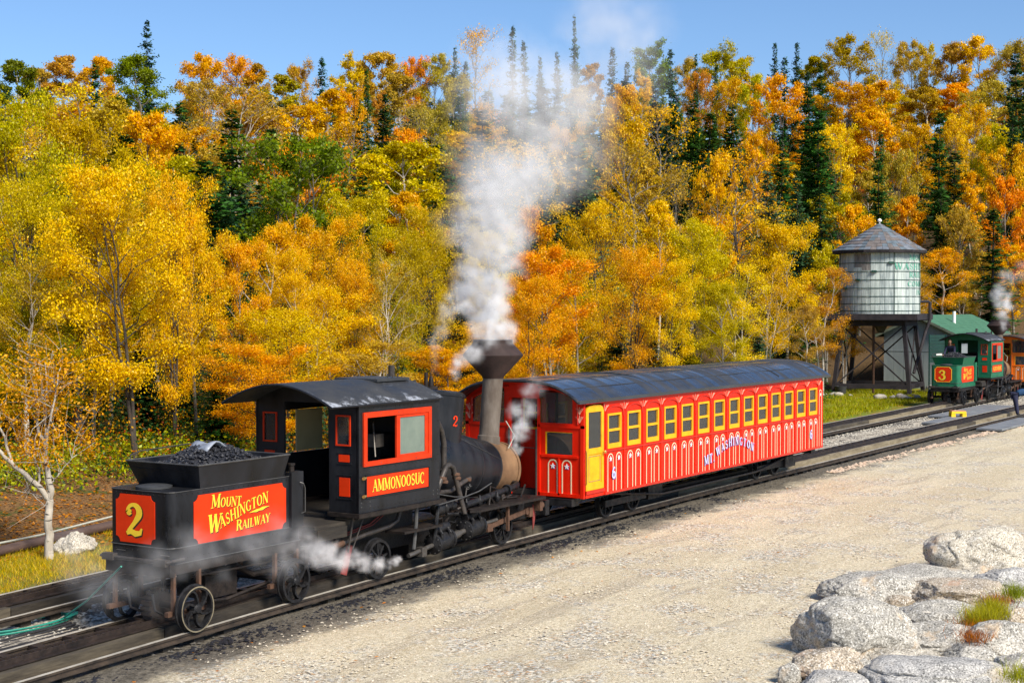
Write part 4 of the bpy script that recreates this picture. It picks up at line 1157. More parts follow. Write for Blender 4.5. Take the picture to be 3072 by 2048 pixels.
    MB().tube([(22.0, -.98, .96), (22.8, -1.02, 1.02), (23.4, -1.0, 1.08), (23.9, -.95, 1.18)], .012, 6).tube([(22.1, -.98, 1.16), (22.6, -1.0, 1.06), (23.0, -1.0, 1.02)], .01, 6).tube([(22.45, -.2, 2.55), (23.6, -.50, 2.0), (24.9, -.52, 1.52)], .006, 5).build_parts('control_rod', 'greasepipe', root)
    MB().tube([(25.30, -.44, 1.70), (25.6, -.4, 1.93), (25.75, -.1, 2.2)], .010, 5).build('pull_cord', 'rope', root)
    # frame, running board
    mb = MB(); mb.box(19.7, 25.9, -.50, -.40, .25, .62); mb.box(19.7, 25.9, .40, .50, .25, .62); mb.box(25.8, 25.95, -1.0, 1.0, .35, .65); mb.box(19.2, 19.35, -.8, .8, .30, .75); mb.box(22.0, 23.4, -.4, .4, .0, .6); mb.build('frame', 'grime', root)
    mb = MB()
    P = [(23.05, -1.22), (25.45, -1.22), (25.52, -1.14), (25.52, -.68), (24.6, -.68), (23.1, -.95), (22.95, -1.1)]
    mb.prism([(x, y, .735 - .0 * x) for x, y in P], (0, 0, .045)); mb.build('running_board', 'blackrust', root)
    mb = MB(); P = [(20.9, -1.12), (22.05, -1.12), (22.05, -.7), (20.9, -.7)]; mb.prism([(x, y, .60) for x, y in P], (0, 0, .04)); mb.build('lower_step', 'blackrust', root)
    mb = MB(); mb.box(25.35, 25.45, -1.15, -1.0, .50, .73); mb.cyl((25.42, -1.02, .58), (25.62, -1.02, .58), .07, n=12); mb.box(24.2, 24.24, -1.14, -1.08, .25, .735); mb.build_parts('board_bracket', 'rust', root)
    # feed pump and lying pipes
    mb = MB(); mb.lathe([(.05, 0), (.10, .02), (.12, .10), (.12, .30), (.10, .36), (.06, .40), (.06, .50), (.09, .52), (.09, .62), (.03, .64)], (22.15, -.85, .86), (1, 0, .04), 18); mb.build('feed_pump', 'grime', root, smooth=True)
    mb = MB(); mb.tube([(23.0, -.95, .86), (23.4, -.92, .88), (23.9, -.88, .92), (24.6, -.80, .96), (25.1, -.76, 1.0), (25.35, -.6, 1.0), (25.45, -.35, .98)], .062, 12); mb.tube([(21.95, -1.0, .3), (22.0, -1.02, .75), (22.1, -.98, .95)], .04, 8); mb.lathe([(.10, -.03), (.10, .03)], (24.7, -.79, .965), (1, 0, .05), 16); mb.build('exhaust_pipe', 'grime', root, smooth=True)
    rr_ = random.Random(4)                    # tangle of small pipes and rods round the pump
    for k in range(16):
        x_ = 22.05 + rr_.random() * 2.6; z_ = .55 + rr_.random() * .45; y_ = -.72 - rr_.random() * .25; l_ = .3 + rr_.random() * .8
        pts_ = [(x_, y_, z_), (x_ + l_ * .4, y_ - .03, z_ + rr_.uniform(-.05, .05)), (x_ + l_ * .5, y_, z_ + rr_.uniform(-.25, .25)), (x_ + l_, y_ + .05, z_ + rr_.uniform(-.2, .25))]
        MB().tube(pts_, rr_.choice([.014, .02, .03]), 6).build('pipe', rr_.choice(['grime', 'blackrust', 'pipe']), root, smooth=True)
    mb = MB()
    for x_ in (22.4, 23.05, 23.5, 24.1): mb.lathe([(.03, 0), (.05, .03), (.05, .10), (.03, .12), (.012, .2)], (x_, -.95, .80), (0, 0, 1), 10)
    mb.build_parts('valve', 'grime', root, smooth=True)
    # cylinders
    for (cx, cz, ang) in ((22.22, .30, -.10), (23.22, .42, -.10)):
        d = Vector((math.cos(ang), 0, -math.sin(ang) * -1)).normalized(); d = Vector((math.cos(.10), 0, math.sin(.10)))
        for s in (-1, 1):
            c = Vector((cx, s * .95, cz))
            mb = MB(); mb.lathe([(.06, -.30), (.10, -.29), (.19, -.25), (.19, -.21), (.165, -.20), (.165, .20), (.19, .21), (.19, .25), (.10, .29), (.05, .30)], c, d, 28); cy = mb.build('cylinder', 'grime', root, smooth=True)
            mb = MB(); mb.lathe([(.085, -.22), (.085, .22)], c + Vector((-.02, 0, .235)), d, 18)
            for q in (-.14, .12): mb.tube([c + Vector((q, s * .05, .25)), c + Vector((q, s * .13, .16)), c + Vector((q, s * .12, .05))], .035, 8)
            mb.build('steam_chest', 'grime', cy, smooth=True)
            mb = MB()
            for k in range(10):
                a = k * math.pi / 5; e1 = Vector((0, 1, 0)); e2 = d.cross(e1)
                for q in (-.255, .255): mb.cyl(c + d * q + (e1 * math.cos(a) + e2 * math.sin(a)) * .165, c + d * (q + .02 * (1 if q > 0 else -1)) + (e1 * math.cos(a) + e2 * math.sin(a)) * .165, .014, n=6)
            mb.build('cylinder_bolts', 'greasepipe', cy, kind='stuff')
    mb = MB(); mb.cyl((22.5, -.98, .33), (22.95, -.98, .40), .05, n=12); mb.cyl((22.55, -.98, .34), (22.75, -.98, .37), .07, n=12); mb.cyl((21.2, -.98, .18), (21.95, -.98, .27), .04, n=10); mb.box(21.52, 21.66, -1.05, -.91, .12, .28); mb.cyl((23.5, -1.0, .45), (24.0, -1.0, .48), .035, n=10); mb.build_parts('piston_rod', 'steel', root)
    mb = MB(); mb.beam((23.6, -1.0, .36), (25.05, -1.0, .52), .03, .09); mb.box(23.58, 23.76, -1.08, -.92, .30, .44); mb.lathe([(.07, -.03), (.07, .03)], (25.08, -1.0, .52), (0, 1, 0), 14); mb.box(25.12, 25.24, -1.05, -.95, .40, .58); mb.build('guide_bar', 'rust', root)
    MB().prism([(25.33, -1.0, .62), (25.38, -1.0, .60), (25.42, -1.0, .42), (25.38, -1.0, .24), (25.33, -1.0, .12)], (0, .02, 0)).build('brake_segment', 'redvalve', root)
    # hanging drain pipe, blow-off pipe, red rods
    MB().tube([(21.42, -1.0, 1.02), (21.40, -1.0, .7), (21.33, -1.0, .28)], .035, 8).build('drain_pipe', 'greasepipe', root)
    MB().tube([(18.95, -.75, .42), (19.35, -.78, .55), (20.2, -.80, .66), (20.85, -.82, .72), (21.1, -.82, .80), (21.2, -.82, 1.0)], .038, 8).build('blow_off_pipe', 'pipe', root)
    MB().cyl((19.38, -.78, .555), (19.62, -.79, .60), .055, n=10).build('pipe_union', 'rust', root)
    MB().tube([(19.9, -.6, .70), (20.6, -.6, .78), (21.1, -.6, .98)], .012, 6).tube([(19.9, -.6, .66), (20.7, -.6, .76), (21.2, -.6, .98)], .010, 6).build('red_conduit', 'redvalve', root)
    MB().tube([(19.70, -.95, 1.03), (19.62, -.9, .45)], .02, 6).tube([(20.0, -.95, 1.03), (19.75, -.9, .5)], .012, 6).build('step_stay', 'pipe', root)
    MB().beam((19.85, -.62, .02), (20.02, -.62, .5), .03, .14).build('brake_shoe', 'redvalve', root)
    mb = MB(); mb.tube([(18.9, -.5, .45), (19.2, -.5, .35), (19.5, -.5, .38)], .03, 6); mb.box(18.86, 18.95, -.62, -.5, .30, .62); mb.box(18.9, 19.3, -.3, .3, .35, .5); mb.build('drawbar', 'blackrust', root)
    for i, (wx, z0) in enumerate(((20.58, zw[0]), (24.52, zw[1]))):
        for s in (-1, 1): wheel(root, wx, s * .77, z0 + .335, .335, 9, s, 'grime', 'grime', 'spoke', .2)
        MB().cyl((wx, -.84, z0 + .335), (wx, .84, z0 + .335), .055, n=12).build('axle', 'grime', root)
    for wx, z0 in ((20.95, zw[0]), (24.1, zw[1])):
        mb = MB(); mb.cyl((wx, -.07, z0 + .42), (wx, .07, z0 + .42), .28, n=26)
        for k in range(16):
            a = k * math.pi / 8; mb.box(wx + .30 * math.cos(a) - .03, wx + .30 * math.cos(a) + .03, -.06, .06, z0 + .42 + .30 * math.sin(a) - .03, z0 + .42 + .30 * math.sin(a) + .03)
        mb.build('cog_wheel', 'rackiron', root)
    done()
    return root

def cab_roof_mat():
    m = mat('sooty_cab_roof', (.030, .031, .033), .6, 0, .3, 1.5, .2, rvary=.2)
    nt = m.node_tree; N, L = nt.nodes, nt.links; bs = N['Principled BSDF']
    tc = N.new('ShaderNodeTexCoord'); n = N.new('ShaderNodeTexNoise'); n.inputs['Scale'].default_value = 1.1; n.inputs['Detail'].default_value = 9; n.inputs['Roughness'].default_value = .78
    L.new(tc.outputs['Object'], n.inputs['Vector'])
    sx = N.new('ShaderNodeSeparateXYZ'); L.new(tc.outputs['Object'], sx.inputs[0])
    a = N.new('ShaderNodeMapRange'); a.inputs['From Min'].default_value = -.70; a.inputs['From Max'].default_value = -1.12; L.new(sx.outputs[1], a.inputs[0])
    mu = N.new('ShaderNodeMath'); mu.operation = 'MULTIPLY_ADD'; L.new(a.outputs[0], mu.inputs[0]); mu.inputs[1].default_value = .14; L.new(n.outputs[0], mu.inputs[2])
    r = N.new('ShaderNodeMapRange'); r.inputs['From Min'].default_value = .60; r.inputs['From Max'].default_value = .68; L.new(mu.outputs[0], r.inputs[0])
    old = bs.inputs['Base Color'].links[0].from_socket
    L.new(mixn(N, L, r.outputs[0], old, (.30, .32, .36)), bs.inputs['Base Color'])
    return m
M['cabroof'] = cab_roof_mat()
tender((0, 0, 0), '2', 'black coal tender with red plate numbered 2, behind the black locomotive', 'black', 'heap of coal piled in the black tender numbered 2', (-.255, -.19))
loco((0, 0, 0), 'black steam locomotive with flared smokestack pushing the red coach', 'black', (-.14, -.065), 'AMMONOOSUC', '2')
tender((54, 3.84, .0), '3', 'green coal tender with red plate numbered 3, beside the water tower', 'green', 'heap of coal piled in the green tender numbered 3', (0, 0), True)
loco((54, 3.84, .0), 'green steam locomotive standing behind the green tender at the right edge', 'green', (0, 0), 'AGIOCOCHOOK', '3')
MSACK = MB()
for i in range(9):
    for j in range(7):
        u, v = i / 8, j / 6
        MSACK.v.append((17.0 + .55 * u, -.25 + .45 * v, 2.365 + .06 * math.sin(u * 3.1) + .03 * math.sin(v * 5 + u * 4) - .16 * abs(u - .4)))
for i in range(8):
    for j in range(6): MSACK.f.append((i * 7 + j, (i + 1) * 7 + j, (i + 1) * 7 + j + 1, i * 7 + j + 1))
o = MSACK.build('crumpled_sheet', 'sack', None, smooth='full', fix=False)
mod = o.modifiers.new('t', 'SOLIDIFY'); mod.thickness = .02
tag(o, 'crumpled grey sheet lying on the coal in the black tender', 'sheet')

# ================================================================== WATER TOWER
def water_tower():
    c = at_depth(2636, 1180, 82.5); cx, cy = c.x, c.y; gz = -.15
    root = thing('water_tower', 'water tower with pale flaking wooden tank and shingled roof on black timber legs', 'water tower', (cx, cy, gz))
    er = Vector((rgt.x, rgt.y, 0)).normalized(); ef = Vector((fwd.x, fwd.y, 0)).normalized()
    ph = R(20)
    def corner(k, h, z):
        d = [(math.sin(ph), -math.cos(ph)), (math.cos(ph), math.sin(ph)), (-math.sin(ph), math.cos(ph)), (-math.cos(ph), -math.sin(ph))][k]
        return Vector((cx, cy, 0)) + (er * d[0] + ef * d[1]) * h + Vector((0, 0, z))
    hb, ht, zt, z1 = 2.86, 2.30, 3.75, gz + .42
    H = lambda z: hb + (ht - hb) * (z - gz) / (zt - gz)
    for k in range(4):
        MB().beam(corner(k, hb, gz + .05), corner(k, ht, zt), .20, .20).build('leg', 'creosote', root)
        MB().beam(corner(k, H(z1), z1), corner((k + 1) % 4, H(z1), z1), .20, .24).build('sill_beam', 'creosote', root)
        MB().beam(corner(k, H(3.6), 3.62), corner((k + 1) % 4, H(3.6), 3.62), .20, .26).build('head_beam', 'creosote', root)
        a, b = k, (k + 1) % 4
        MB().beam(corner(a, H(z1), z1), corner(b, H(3.5), 3.5), .07, .07).build('brace', 'creosote', root)
        MB().beam(corner(b, H(z1), z1), corner(a, H(3.5), 3.5), .07, .07).build('brace', 'creosote', root)
        p = corner(k, hb, gz); MB().box(p.x - .28, p.x + .28, p.y - .28, p.y + .28, gz - .15, gz + .06).build('footing', 'steel', root)
    # platform beams
    e1 = (corner(1, 1, 0) - corner(0, 1, 0)).normalized(); e2 = Vector((-e1.y, e1.x, 0)); c0 = Vector((cx, cy, 0))
    for i in range(13):
        o = -2.25 + 4.5 * i / 12
        MB().beam(c0 + e2 * o - e1 * 2.35 + Vector((0, 0, 4.03)), c0 + e2 * o + e1 * 2.35 + Vector((0, 0, 4.03)), .28, .10).build('platform_plank', 'creosote', root)
    for o in (-2.3, -1.2, 0, 1.2, 2.3):
        MB().beam(c0 + e1 * o - e2 * 2.3 + Vector((0, 0, 3.87)), c0 + e1 * o + e2 * 2.3 + Vector((0, 0, 3.87)), .2, .2).build('joist', 'creosote', root)
    for s in (-1, 1):
        MB().beam(c0 + e2 * 2.42 * s - e1 * 2.4 + Vector((0, 0, 3.98)), c0 + e2 * 2.42 * s + e1 * 2.4 + Vector((0, 0, 3.98)), .10, .32).build('fascia', 'creosote', root)
        MB().beam(c0 + e1 * 2.42 * s - e2 * 2.4 + Vector((0, 0, 3.98)), c0 + e1 * 2.42 * s + e2 * 2.4 + Vector((0, 0, 3.98)), .10, .32).build('fascia', 'creosote', root)
    # staves
    zb, ztop, r0, r1 = 4.10, 7.48, 2.17, 2.14
    n = 56
    bare = {}
    vdir = math.atan2(CAMY - cy, -cx)              # angle towards the photograph's side
    for i in range(n):
        a0 = 2 * math.pi * i / n + .003; a1 = 2 * math.pi * (i + 1) / n - .003; rr = random.uniform(-.008, .008)
        mid = (a0 + a1) / 2; rel = (mid - vdir + math.pi) % (2 * math.pi) - math.pi     # + is the right side
        def P(a, r, z): return (cx + r * math.cos(a), cy + r * math.sin(a), z)
        def stave(za, zz_, mt):
            ra, rb = r0 + (r1 - r0) * (za - zb) / (ztop - zb) + rr, r0 + (r1 - r0) * (zz_ - zb) / (ztop - zb) + rr
            MB().poly([P(a0, ra, za), P(a1, ra, za), P(a1, rb, zz_), P(a0, rb, zz_), P(a0, ra - .06, za), P(a1, ra - .06, za), P(a1, rb - .06, zz_), P(a0, rb - .06, zz_)],
                      [(0, 1, 2, 3), (4, 7, 6, 5), (0, 4, 5, 1), (1, 5, 6, 2), (2, 6, 7, 3), (3, 7, 4, 0)]).build('stave', mt, root)
        # the two boarded, bare patches high on the left
        if -.62 < rel < -.22:
            stave(zb, 6.45 if rel > -.42 else 6.62, 'tankpaint'); stave(6.45 if rel > -.42 else 6.62, 7.36, 'tankbare'); stave(7.36, ztop, 'tankpaint')
        else: stave(zb, ztop, random.choice(['tankpaint', 'tankpaint', 'tankpaint2']))
    MB().cyl((cx, cy, zb + .05), (cx, cy, zb + .1), 2.08, n=40).build('tank_floor', 'creosote', root)
    for k, z in enumerate((4.30, 4.68, 5.07, 5.51, 5.95, 6.40, 6.86, 7.40)):
        r = r0 + (r1 - r0) * (z - zb) / (ztop - zb) + .014
        mb = MB(); mb.lathe([(r, z - .016), (r + .012, z - .016), (r + .012, z + .016), (r, z + .016)], (cx, cy, 0), (0, 0, 1), 64, closed=True); hp = mb.build('hoop', 'hoop', root, smooth=True)
        if 2 <= k <= 6:
            a = vdir - R({6: -16, 5: 7, 4: 31, 3: 55, 2: 74}[k])
            q = Vector((cx + (r + .05) * math.cos(a), cy + (r + .05) * math.sin(a), z)); t = Vector((-math.sin(a), math.cos(a), 0))
            mb = MB(); mb.beam(q - t * .13, q + t * .13, .12, .10); mb.cyl(q - t * .2, q + t * .2, .02, n=6); mb.build('hoop_lug', 'hoop', hp)
    # thin vertical conduits
    mb = MB()
    for rel in (.37, 1.30, -1.25):
        a = vdir + rel; mb.tube([(cx + 2.20 * math.cos(a), cy + 2.20 * math.sin(a), zb), (cx + 2.18 * math.cos(a), cy + 2.18 * math.sin(a), ztop)], .015, 5)
    mb.build_parts('tie_rod', 'hoop', root)
    # lettering round the tank
    mb = MB()
    def fw(a, b, off):
        th = vdir + a / 2.19; r = r0 + (r1 - r0) * (b - zb) / (ztop - zb) + .016 + off
        return Vector((cx + r * math.cos(th), cy + r * math.sin(th), b))
    mid = R(76) * 2.19
    for s, z, sz, wd in (('MOUNT', 7.0, .30, 2.3), ('WASHINGTON', 6.50, .33, 4.2), ('RAILWAY', 6.08, .28, 2.3), ('COMPANY', 5.60, .28, 2.5), ('INC.', 5.16, .26, 1.0)):
        text(mb, s, fw, mid - wd / 2, z, sz, 0, 1.0, .12, None, wd, wmul=1.1)
    mb.build('lettering', 'tankletter', root, 'faded green painted lettering', fix=False)
    # roof: twelve faces of shingles
    ze, za, re = 7.50, 9.02, 2.55
    nf = 12
    MB().lathe([(re - .04, ze - .10), (re + .0, ze - .10), (re + .02, ze + .02), (.02, za - .03), (0, za - .03)], (cx, cy, 0), (0, 0, 1), nf).build('roof_boarding', 'creosote', root)
    nrow = 9
    for f in range(nf):
        a0 = 2 * math.pi * f / nf; a1 = a0 + 2 * math.pi / nf
        # MB.lathe's ring starts along its own axis, so reuse the same frame
        def Q(a, t, up):
            ax = Vector((0, 0, 1)); e_1 = ax.cross(Vector((1, 0, 0))).normalized(); e_2 = ax.cross(e_1).normalized()
            r = re * (1 - t) + .02; return Vector((cx, cy, ze + .03 + (za - ze) * t + up)) + (e_1 * math.cos(a) + e_2 * math.sin(a)) * r
        for k in range(nrow):
            t0 = k / nrow; t1 = (k + 1) / nrow
            m_ = max(1, int(round(4.2 * (1 - t0))))
            for j in range(m_):
                u0 = j / m_; u1 = (j + 1) / m_ - .01
                pa, pb = Q(a0, t0, .035), Q(a1, t0, .035); pc, pd = Q(a0, t1, .008), Q(a1, t1, .008)
                h = random.uniform(0, .012)
                A = pa.lerp(pb, u0); B = pa.lerp(pb, u1); C_ = pc.lerp(pd, u1); D = pc.lerp(pd, u0)
                up = Vector((0, 0, h)); dn = Vector((0, 0, -.03))
                o = MB().poly([A + up, B + up, C_, D, A + up + dn, B + up + dn, C_ + dn, D + dn], [(0, 1, 2, 3), (4, 7, 6, 5), (0, 4, 5, 1), (1, 5, 6, 2), (2, 6, 7, 3), (3, 7, 4, 0)]).build('shingle', random.choice(['shinglegrey', 'shinglegrey2', 'shinglegrey3']), root)
    mb = MB(); mb.lathe([(.04, 0), (.03, .1), (.11, .16), (.12, .22), (.06, .3), (0, .32)], (cx, cy, za - .02), (0, 0, 1), 14); mb.build('finial', 'white', root, smooth=True)
    # outlet pipe and spout on the right, stand pipe below
    R_ = Vector((cx, cy, 0)) + er * 2.0 - ef * .9
    mb = MB(); q = Vector((cx, cy, 0)) - ef * .55
    mb.tube([q + er * 1.95 + Vector((0, 0, 4.80)), q + er * 2.55 + Vector((0, 0, 4.80)), q + er * 2.62 + Vector((0, 0, 4.72)), q + er * 2.62 + Vector((0, 0, 3.8)), q + er * 2.4 + Vector((0, 0, 3.2)), q + er * 1.55 - ef * .8 + Vector((0, 0, .95))], .085, 10)
    mb.build('spout', 'creosote', root)
    MB().tube([(cx - .9, cy, 4.0), (cx - .9, cy, -.3)], .07, 8).build('stand_pipe', 'rust', root)
    mb = MB(); mb.lathe([(.9, 0), (.7, -.35), (.35, -.55), (.15, -.9)], (cx - .6, cy - .3, 4.0), (0, 0, 1), 10); mb.build('outlet_lagging', 'timber', root)
    done()
    return cx, cy, corner
M['tankpaint2'] = mat('flaking_pale_paint_b', (.16, .20, .20), .75, 0, c2=(.50, .56, .53), scale=3, bump=.2, stretch=(3, 3, .35))
M['shinglegrey2'] = mat('slate_shingle', (.06, .08, .095), .75, 0, c2=(.15, .19, .22), scale=3, bump=.3)
M['shinglegrey3'] = mat('brown_shingle', (.085, .075, .07), .8, 0, c2=(.19, .165, .155), scale=3, bump=.3)
tcx, tcy, tcorner = water_tower()

# ================================================================== SHED
def shed():
    x0, x1, y0, y1, zb, ze, zr_ = 86.0, 96.6, 8.0, 12.1, -.25, 3.05, 4.02
    yc = (y0 + y1) / 2
    root = thing('maintenance_shed', 'pale grey clad shed with green shingle roof behind the water tower', 'shed', (x0, yc, zb))
    n = 7
    for i in range(n):                                   # cladding sheets of the gable
        ya = y0 + (y1 - y0) * i / n + .006; yb = y0 + (y1 - y0) * (i + 1) / n - .006
        zt = lambda y: ze + (zr_ - ze) * (1 - abs(y - yc) / (yc - y0))
        pts = [(x0, ya, zb), (x0, yb, zb), (x0, yb, zt(yb) - .05)] + ([(x0, yc, zr_ - .05)] if ya < yc < yb else []) + [(x0, ya, zt(ya) - .05)]
        MB().prism(pts, (.05, 0, 0)).build('wall_panel', 'galv', root)
    for i in range(12):
        xa = x0 + .05 + (x1 - x0 - .05) * i / 12 + .006; xb = x0 + .05 + (x1 - x0 - .05) * (i + 1) / 12 - .006
        for y in (y0, y1 - .05): MB().box(xa, xb, y, y + .05, zb, ze - .02).build('wall_panel', 'galv', root)
    MB().box(x0 - .02, x0, y0, y1, 1.95, 1.99).build('wall_batten', 'galv', root)
    MB().prism([(x1 - .05, y0, zb), (x1 - .05, y1, zb), (x1 - .05, y1, ze), (x1 - .05, yc, zr_ - .03), (x1 - .05, y0, ze)], (.05, 0, 0)).build('wall_panel', 'galv', root)
    over = .38
    for s in (-1, 1):
        ye = y0 - over if s < 0 else y1 + over
        sl = (zr_ - ze) / (yc - y0); zE = ze - over * sl
        rows = 9
        for k in range(rows):
            ta, tb = k / rows, (k + 1) / rows
            ya, yb = ye + (yc - ye) * ta, ye + (yc - ye) * tb; za, zb2 = zE + (zr_ - zE) * ta, zE + (zr_ - zE) * tb
            MB().prism([(x0 - over, ya, za + .05), (x0 - over, yb, zb2 + .025), (x0 - over, yb, zb2 - .01), (x0 - over, ya, za + .01)], (x1 - x0 + 2 * over, 0, 0)).build('shingle_course', 'shinglegreen', root)
        MB().prism([(x0 - over - .03, ye, zE - .12), (x0 - over - .03, yc, zr_ - .12), (x0 - over - .03, yc, zr_ + .02), (x0 - over - .03, ye, zE + .02)], (.03, 0, 0)).build('barge_board', 'shedtrim', root)
        MB().box(x0 - over, x1 + over, min(ye, ye + s * .03), max(ye, ye + s * .03), zE - .12, zE + .02).build('fascia', 'shedtrim', root)
    MB().cyl((89.6, yc - 1.0, 3.5), (89.6, yc - 1.0, 4.25), .10, n=12).build('vent_pipe', 'white', root)
    done()
    # green slatted shutter standing behind the tender
    a = at_depth(2788, 1015, 80.5); b = at_depth(2837, 1015, 80.5)
    root = thing('slatted_panel', 'dark green slatted panel with a white strip between the shed and the green tender', 'panel', (a.x, a.y, 0))
    w = (b - a).length
    d = Vector((b.x - a.x, b.y - a.y, 0)).normalized(); nrm = Vector((d.y, -d.x, 0))
    def PP(u, z, o=0): return Vector((a.x, a.y, 0)) + d * u + Vector((0, 0, z)) + nrm * o
    for k in range(9):
        z = 1.55 + k * .165
        MB().poly([PP(.02, z), PP(w, z), PP(w, z + .15), PP(.02, z + .15), PP(.02, z, -.04), PP(w, z, -.04), PP(w, z + .15, -.04), PP(.02, z + .15, -.04)], [(0, 1, 2, 3), (4, 7, 6, 5), (0, 4, 5, 1), (1, 5, 6, 2), (2, 6, 7, 3), (3, 7, 4, 0)]).build('slat', 'greendk', root)
    MB().box(a.x - .03, a.x + .03, a.y - .03, a.y + .03, -.2, 3.05).build('post', 'greendk', root)
    q = PP(w, 0); MB().box(q.x - .03, q.x + .03, q.y - .03, q.y + .03, -.2, 3.05).build('post', 'greendk', root)
    MB().poly([PP(w * .42, 1.93, .02), PP(w * .78, 1.93, .02), PP(w * .78, 2.03, .02), PP(w * .42, 2.03, .02), PP(w * .42, 1.93, .005), PP(w * .78, 1.93, .005), PP(w * .78, 2.03, .005), PP(w * .42, 2.03, .005)], [(0, 1, 2, 3), (4, 7, 6, 5), (0, 4, 5, 1), (1, 5, 6, 2), (2, 6, 7, 3), (3, 7, 4, 0)]).build('strip', 'white', root)
    done()
M['shedtrim'] = mat('shed_trim', (.12, .14, .10), .7, 0, .2, 3, .05)
shed()

# ================================================================== STOOL, WALKWAY, SMALL YARD THINGS
def small_things():
    root = thing('walkway', 'grey boards laid across the gravel between the two tracks', 'boards', (66, 1.9, -.12))
    for i in range(10):
        x = 59.5 + i * 1.25
        MB().box(x, x + 1.22, 1.05 + .02 * (i % 3), 1.75 + .05 * i / 3, -.14, -.08).build('plank', 'plate', root)
        if i > 2: MB().box(x + .1, x + 1.3, 1.80 + .05 * i / 3, 2.65 + .02 * (i % 2), -.14, -.085).build('plank', 'plate', root)
    done()
    root = thing('walkway', 'grey boards on the near side of the main track at the right edge', 'boards', (64, -1.6, -.1))
    for i in range(5):
        x = 57.5 + i * 1.3; MB().box(x, x + 1.27, -1.9, -.95, -.13, -.06).build('plank', 'plate', root)
    done()
    c = at_z(2873, 1249, -.08); cx, cy = c.x, c.y
    root = thing('step_stool', 'yellow plastic step stool with orange top on the grey boards', 'stool', (cx, cy, -.08))
    e = Vector((rgt.x, rgt.y, 0)).normalized(); g = Vector((fwd.x, fwd.y, 0)).normalized()
    def S(u, v, z): return Vector((cx, cy, -.08)) + e * u + g * v + Vector((0, 0, z))
    def bx(u0, u1, v0, v1, z0, z1, nm, mt, fl=0):
        P = [S(u0 - fl, v0 - fl, z0), S(u1 + fl, v0 - fl, z0), S(u1 + fl, v1 + fl, z0), S(u0 - fl, v1 + fl, z0), S(u0, v0, z1), S(u1, v0, z1), S(u1, v1, z1), S(u0, v1, z1)]
        return MB().poly(P, [(0, 3, 2, 1), (4, 5, 6, 7), (0, 1, 5, 4), (1, 2, 6, 5), (2, 3, 7, 6), (3, 0, 4, 7)]).build(nm, mt, root)
    for u in (-.31, .15):
        for v in (-.2, .12): bx(u, u + .16, v, v + .1, 0, .14, 'leg', 'yellowplastic', .01)
    bx(-.30, .30, -.2, .22, .14, .22, 'body', 'yellowplastic', .01)
    bx(-.29, .29, -.19, .21, .223, .25, 'top', 'peach')
    done()
    # bucket under the left leg of the tower
    p = tcorner(3, 2.86, 0)
    mb = MB(); mb.lathe([(.26, 0), (.32, .42), (.33, .42), (.33, .45), (.30, .45), (.27, .05)], (p.x - .25, p.y - .5, -.18), (0, 0, 1), 20)
    o = mb.build('bucket', 'roofblack', None, smooth=True); tag(o, 'dark bucket standing at the left foot of the water tower', 'bucket')
    # hollow brown pipe on the bank at left, rope above it, hose, cables
    pts = [on_ground(x_, y_, .12) + Vector((0, 0, .02)) for x_, y_ in ((-260, 1716), (0, 1655), (160, 1617), (332, 1578), (520, 1536))]
    mb = MB(); mb.tube(pts, .10, 12); o = mb.build('fallen_pole', 'logbrown', None, smooth=True); tag(o, 'long brown pole lying on the leafy bank behind the white birch', 'pole')
    pts = [on_ground(x_, y_, .22) for x_, y_ in ((-200, 1648), (0, 1628), (120, 1604), (230, 1576), (330, 1550), (520, 1504))]
    o = MB().tube(pts, .022, 6).build('rope', 'rope', None); tag(o, 'pale rope strung above the brown pole on the bank', 'rope')
    # green line from the coil up to the tender
    def coil(cx, cy, cz, rx, ry, turns, r, mt, name, label, cat, tail=None, seed=1):
        rr = np.random.default_rng(seed); P = []
        nn = turns * 22
        for i in range(nn):
            a = i / 22 * 2 * math.pi; k = 1 + .10 * math.sin(a * .37 + seed) + .04 * rr.normal()
            P.append((cx + rx * k * math.cos(a), cy + ry * k * math.sin(a), cz + .004 * i / 4 + .006 * math.sin(i)))
        if tail: P += tail
        o = MB().tube(P, r, 5).build(name, mt, None); return tag(o, label, cat)
    c = at_z(70, 1882, -.43)
    t0 = at_z(180, 1860, -.40)
    t1 = at_y(240, 1800, .9); t2 = Vector((15.72, .25, .68))
    coil(c.x, c.y, c.z + .02, .95, .34, 3, .016, 'hosegreen', 'green_hose', 'coiled green line on the gravel between the tracks, running up to the black tender', 'hose', [tuple(t0), tuple(t0.lerp(t2, .45) + Vector((0, 0, -.06))), tuple(t2)])
    for k in range(6):
        y0 = 1.15 + k * .13
        P = [(8 + i * .9, y0 + .05 * math.sin(i * 1.3 + k) , zr(8 + i * .9) - .16 + .02 * math.sin(i + k)) for i in range(10)]
        o = MB().tube(P, .022, 5).build('cable', 'cable', None)
        tag(o, 'black cable lying between the tracks left of the tender, %s' % ['nearest to the main track', 'second from the main track', 'third from the main track', 'third from the siding', 'second from the siding', 'nearest to the siding'][k], 'cable', 'black cables lying between the tracks')
small_things()

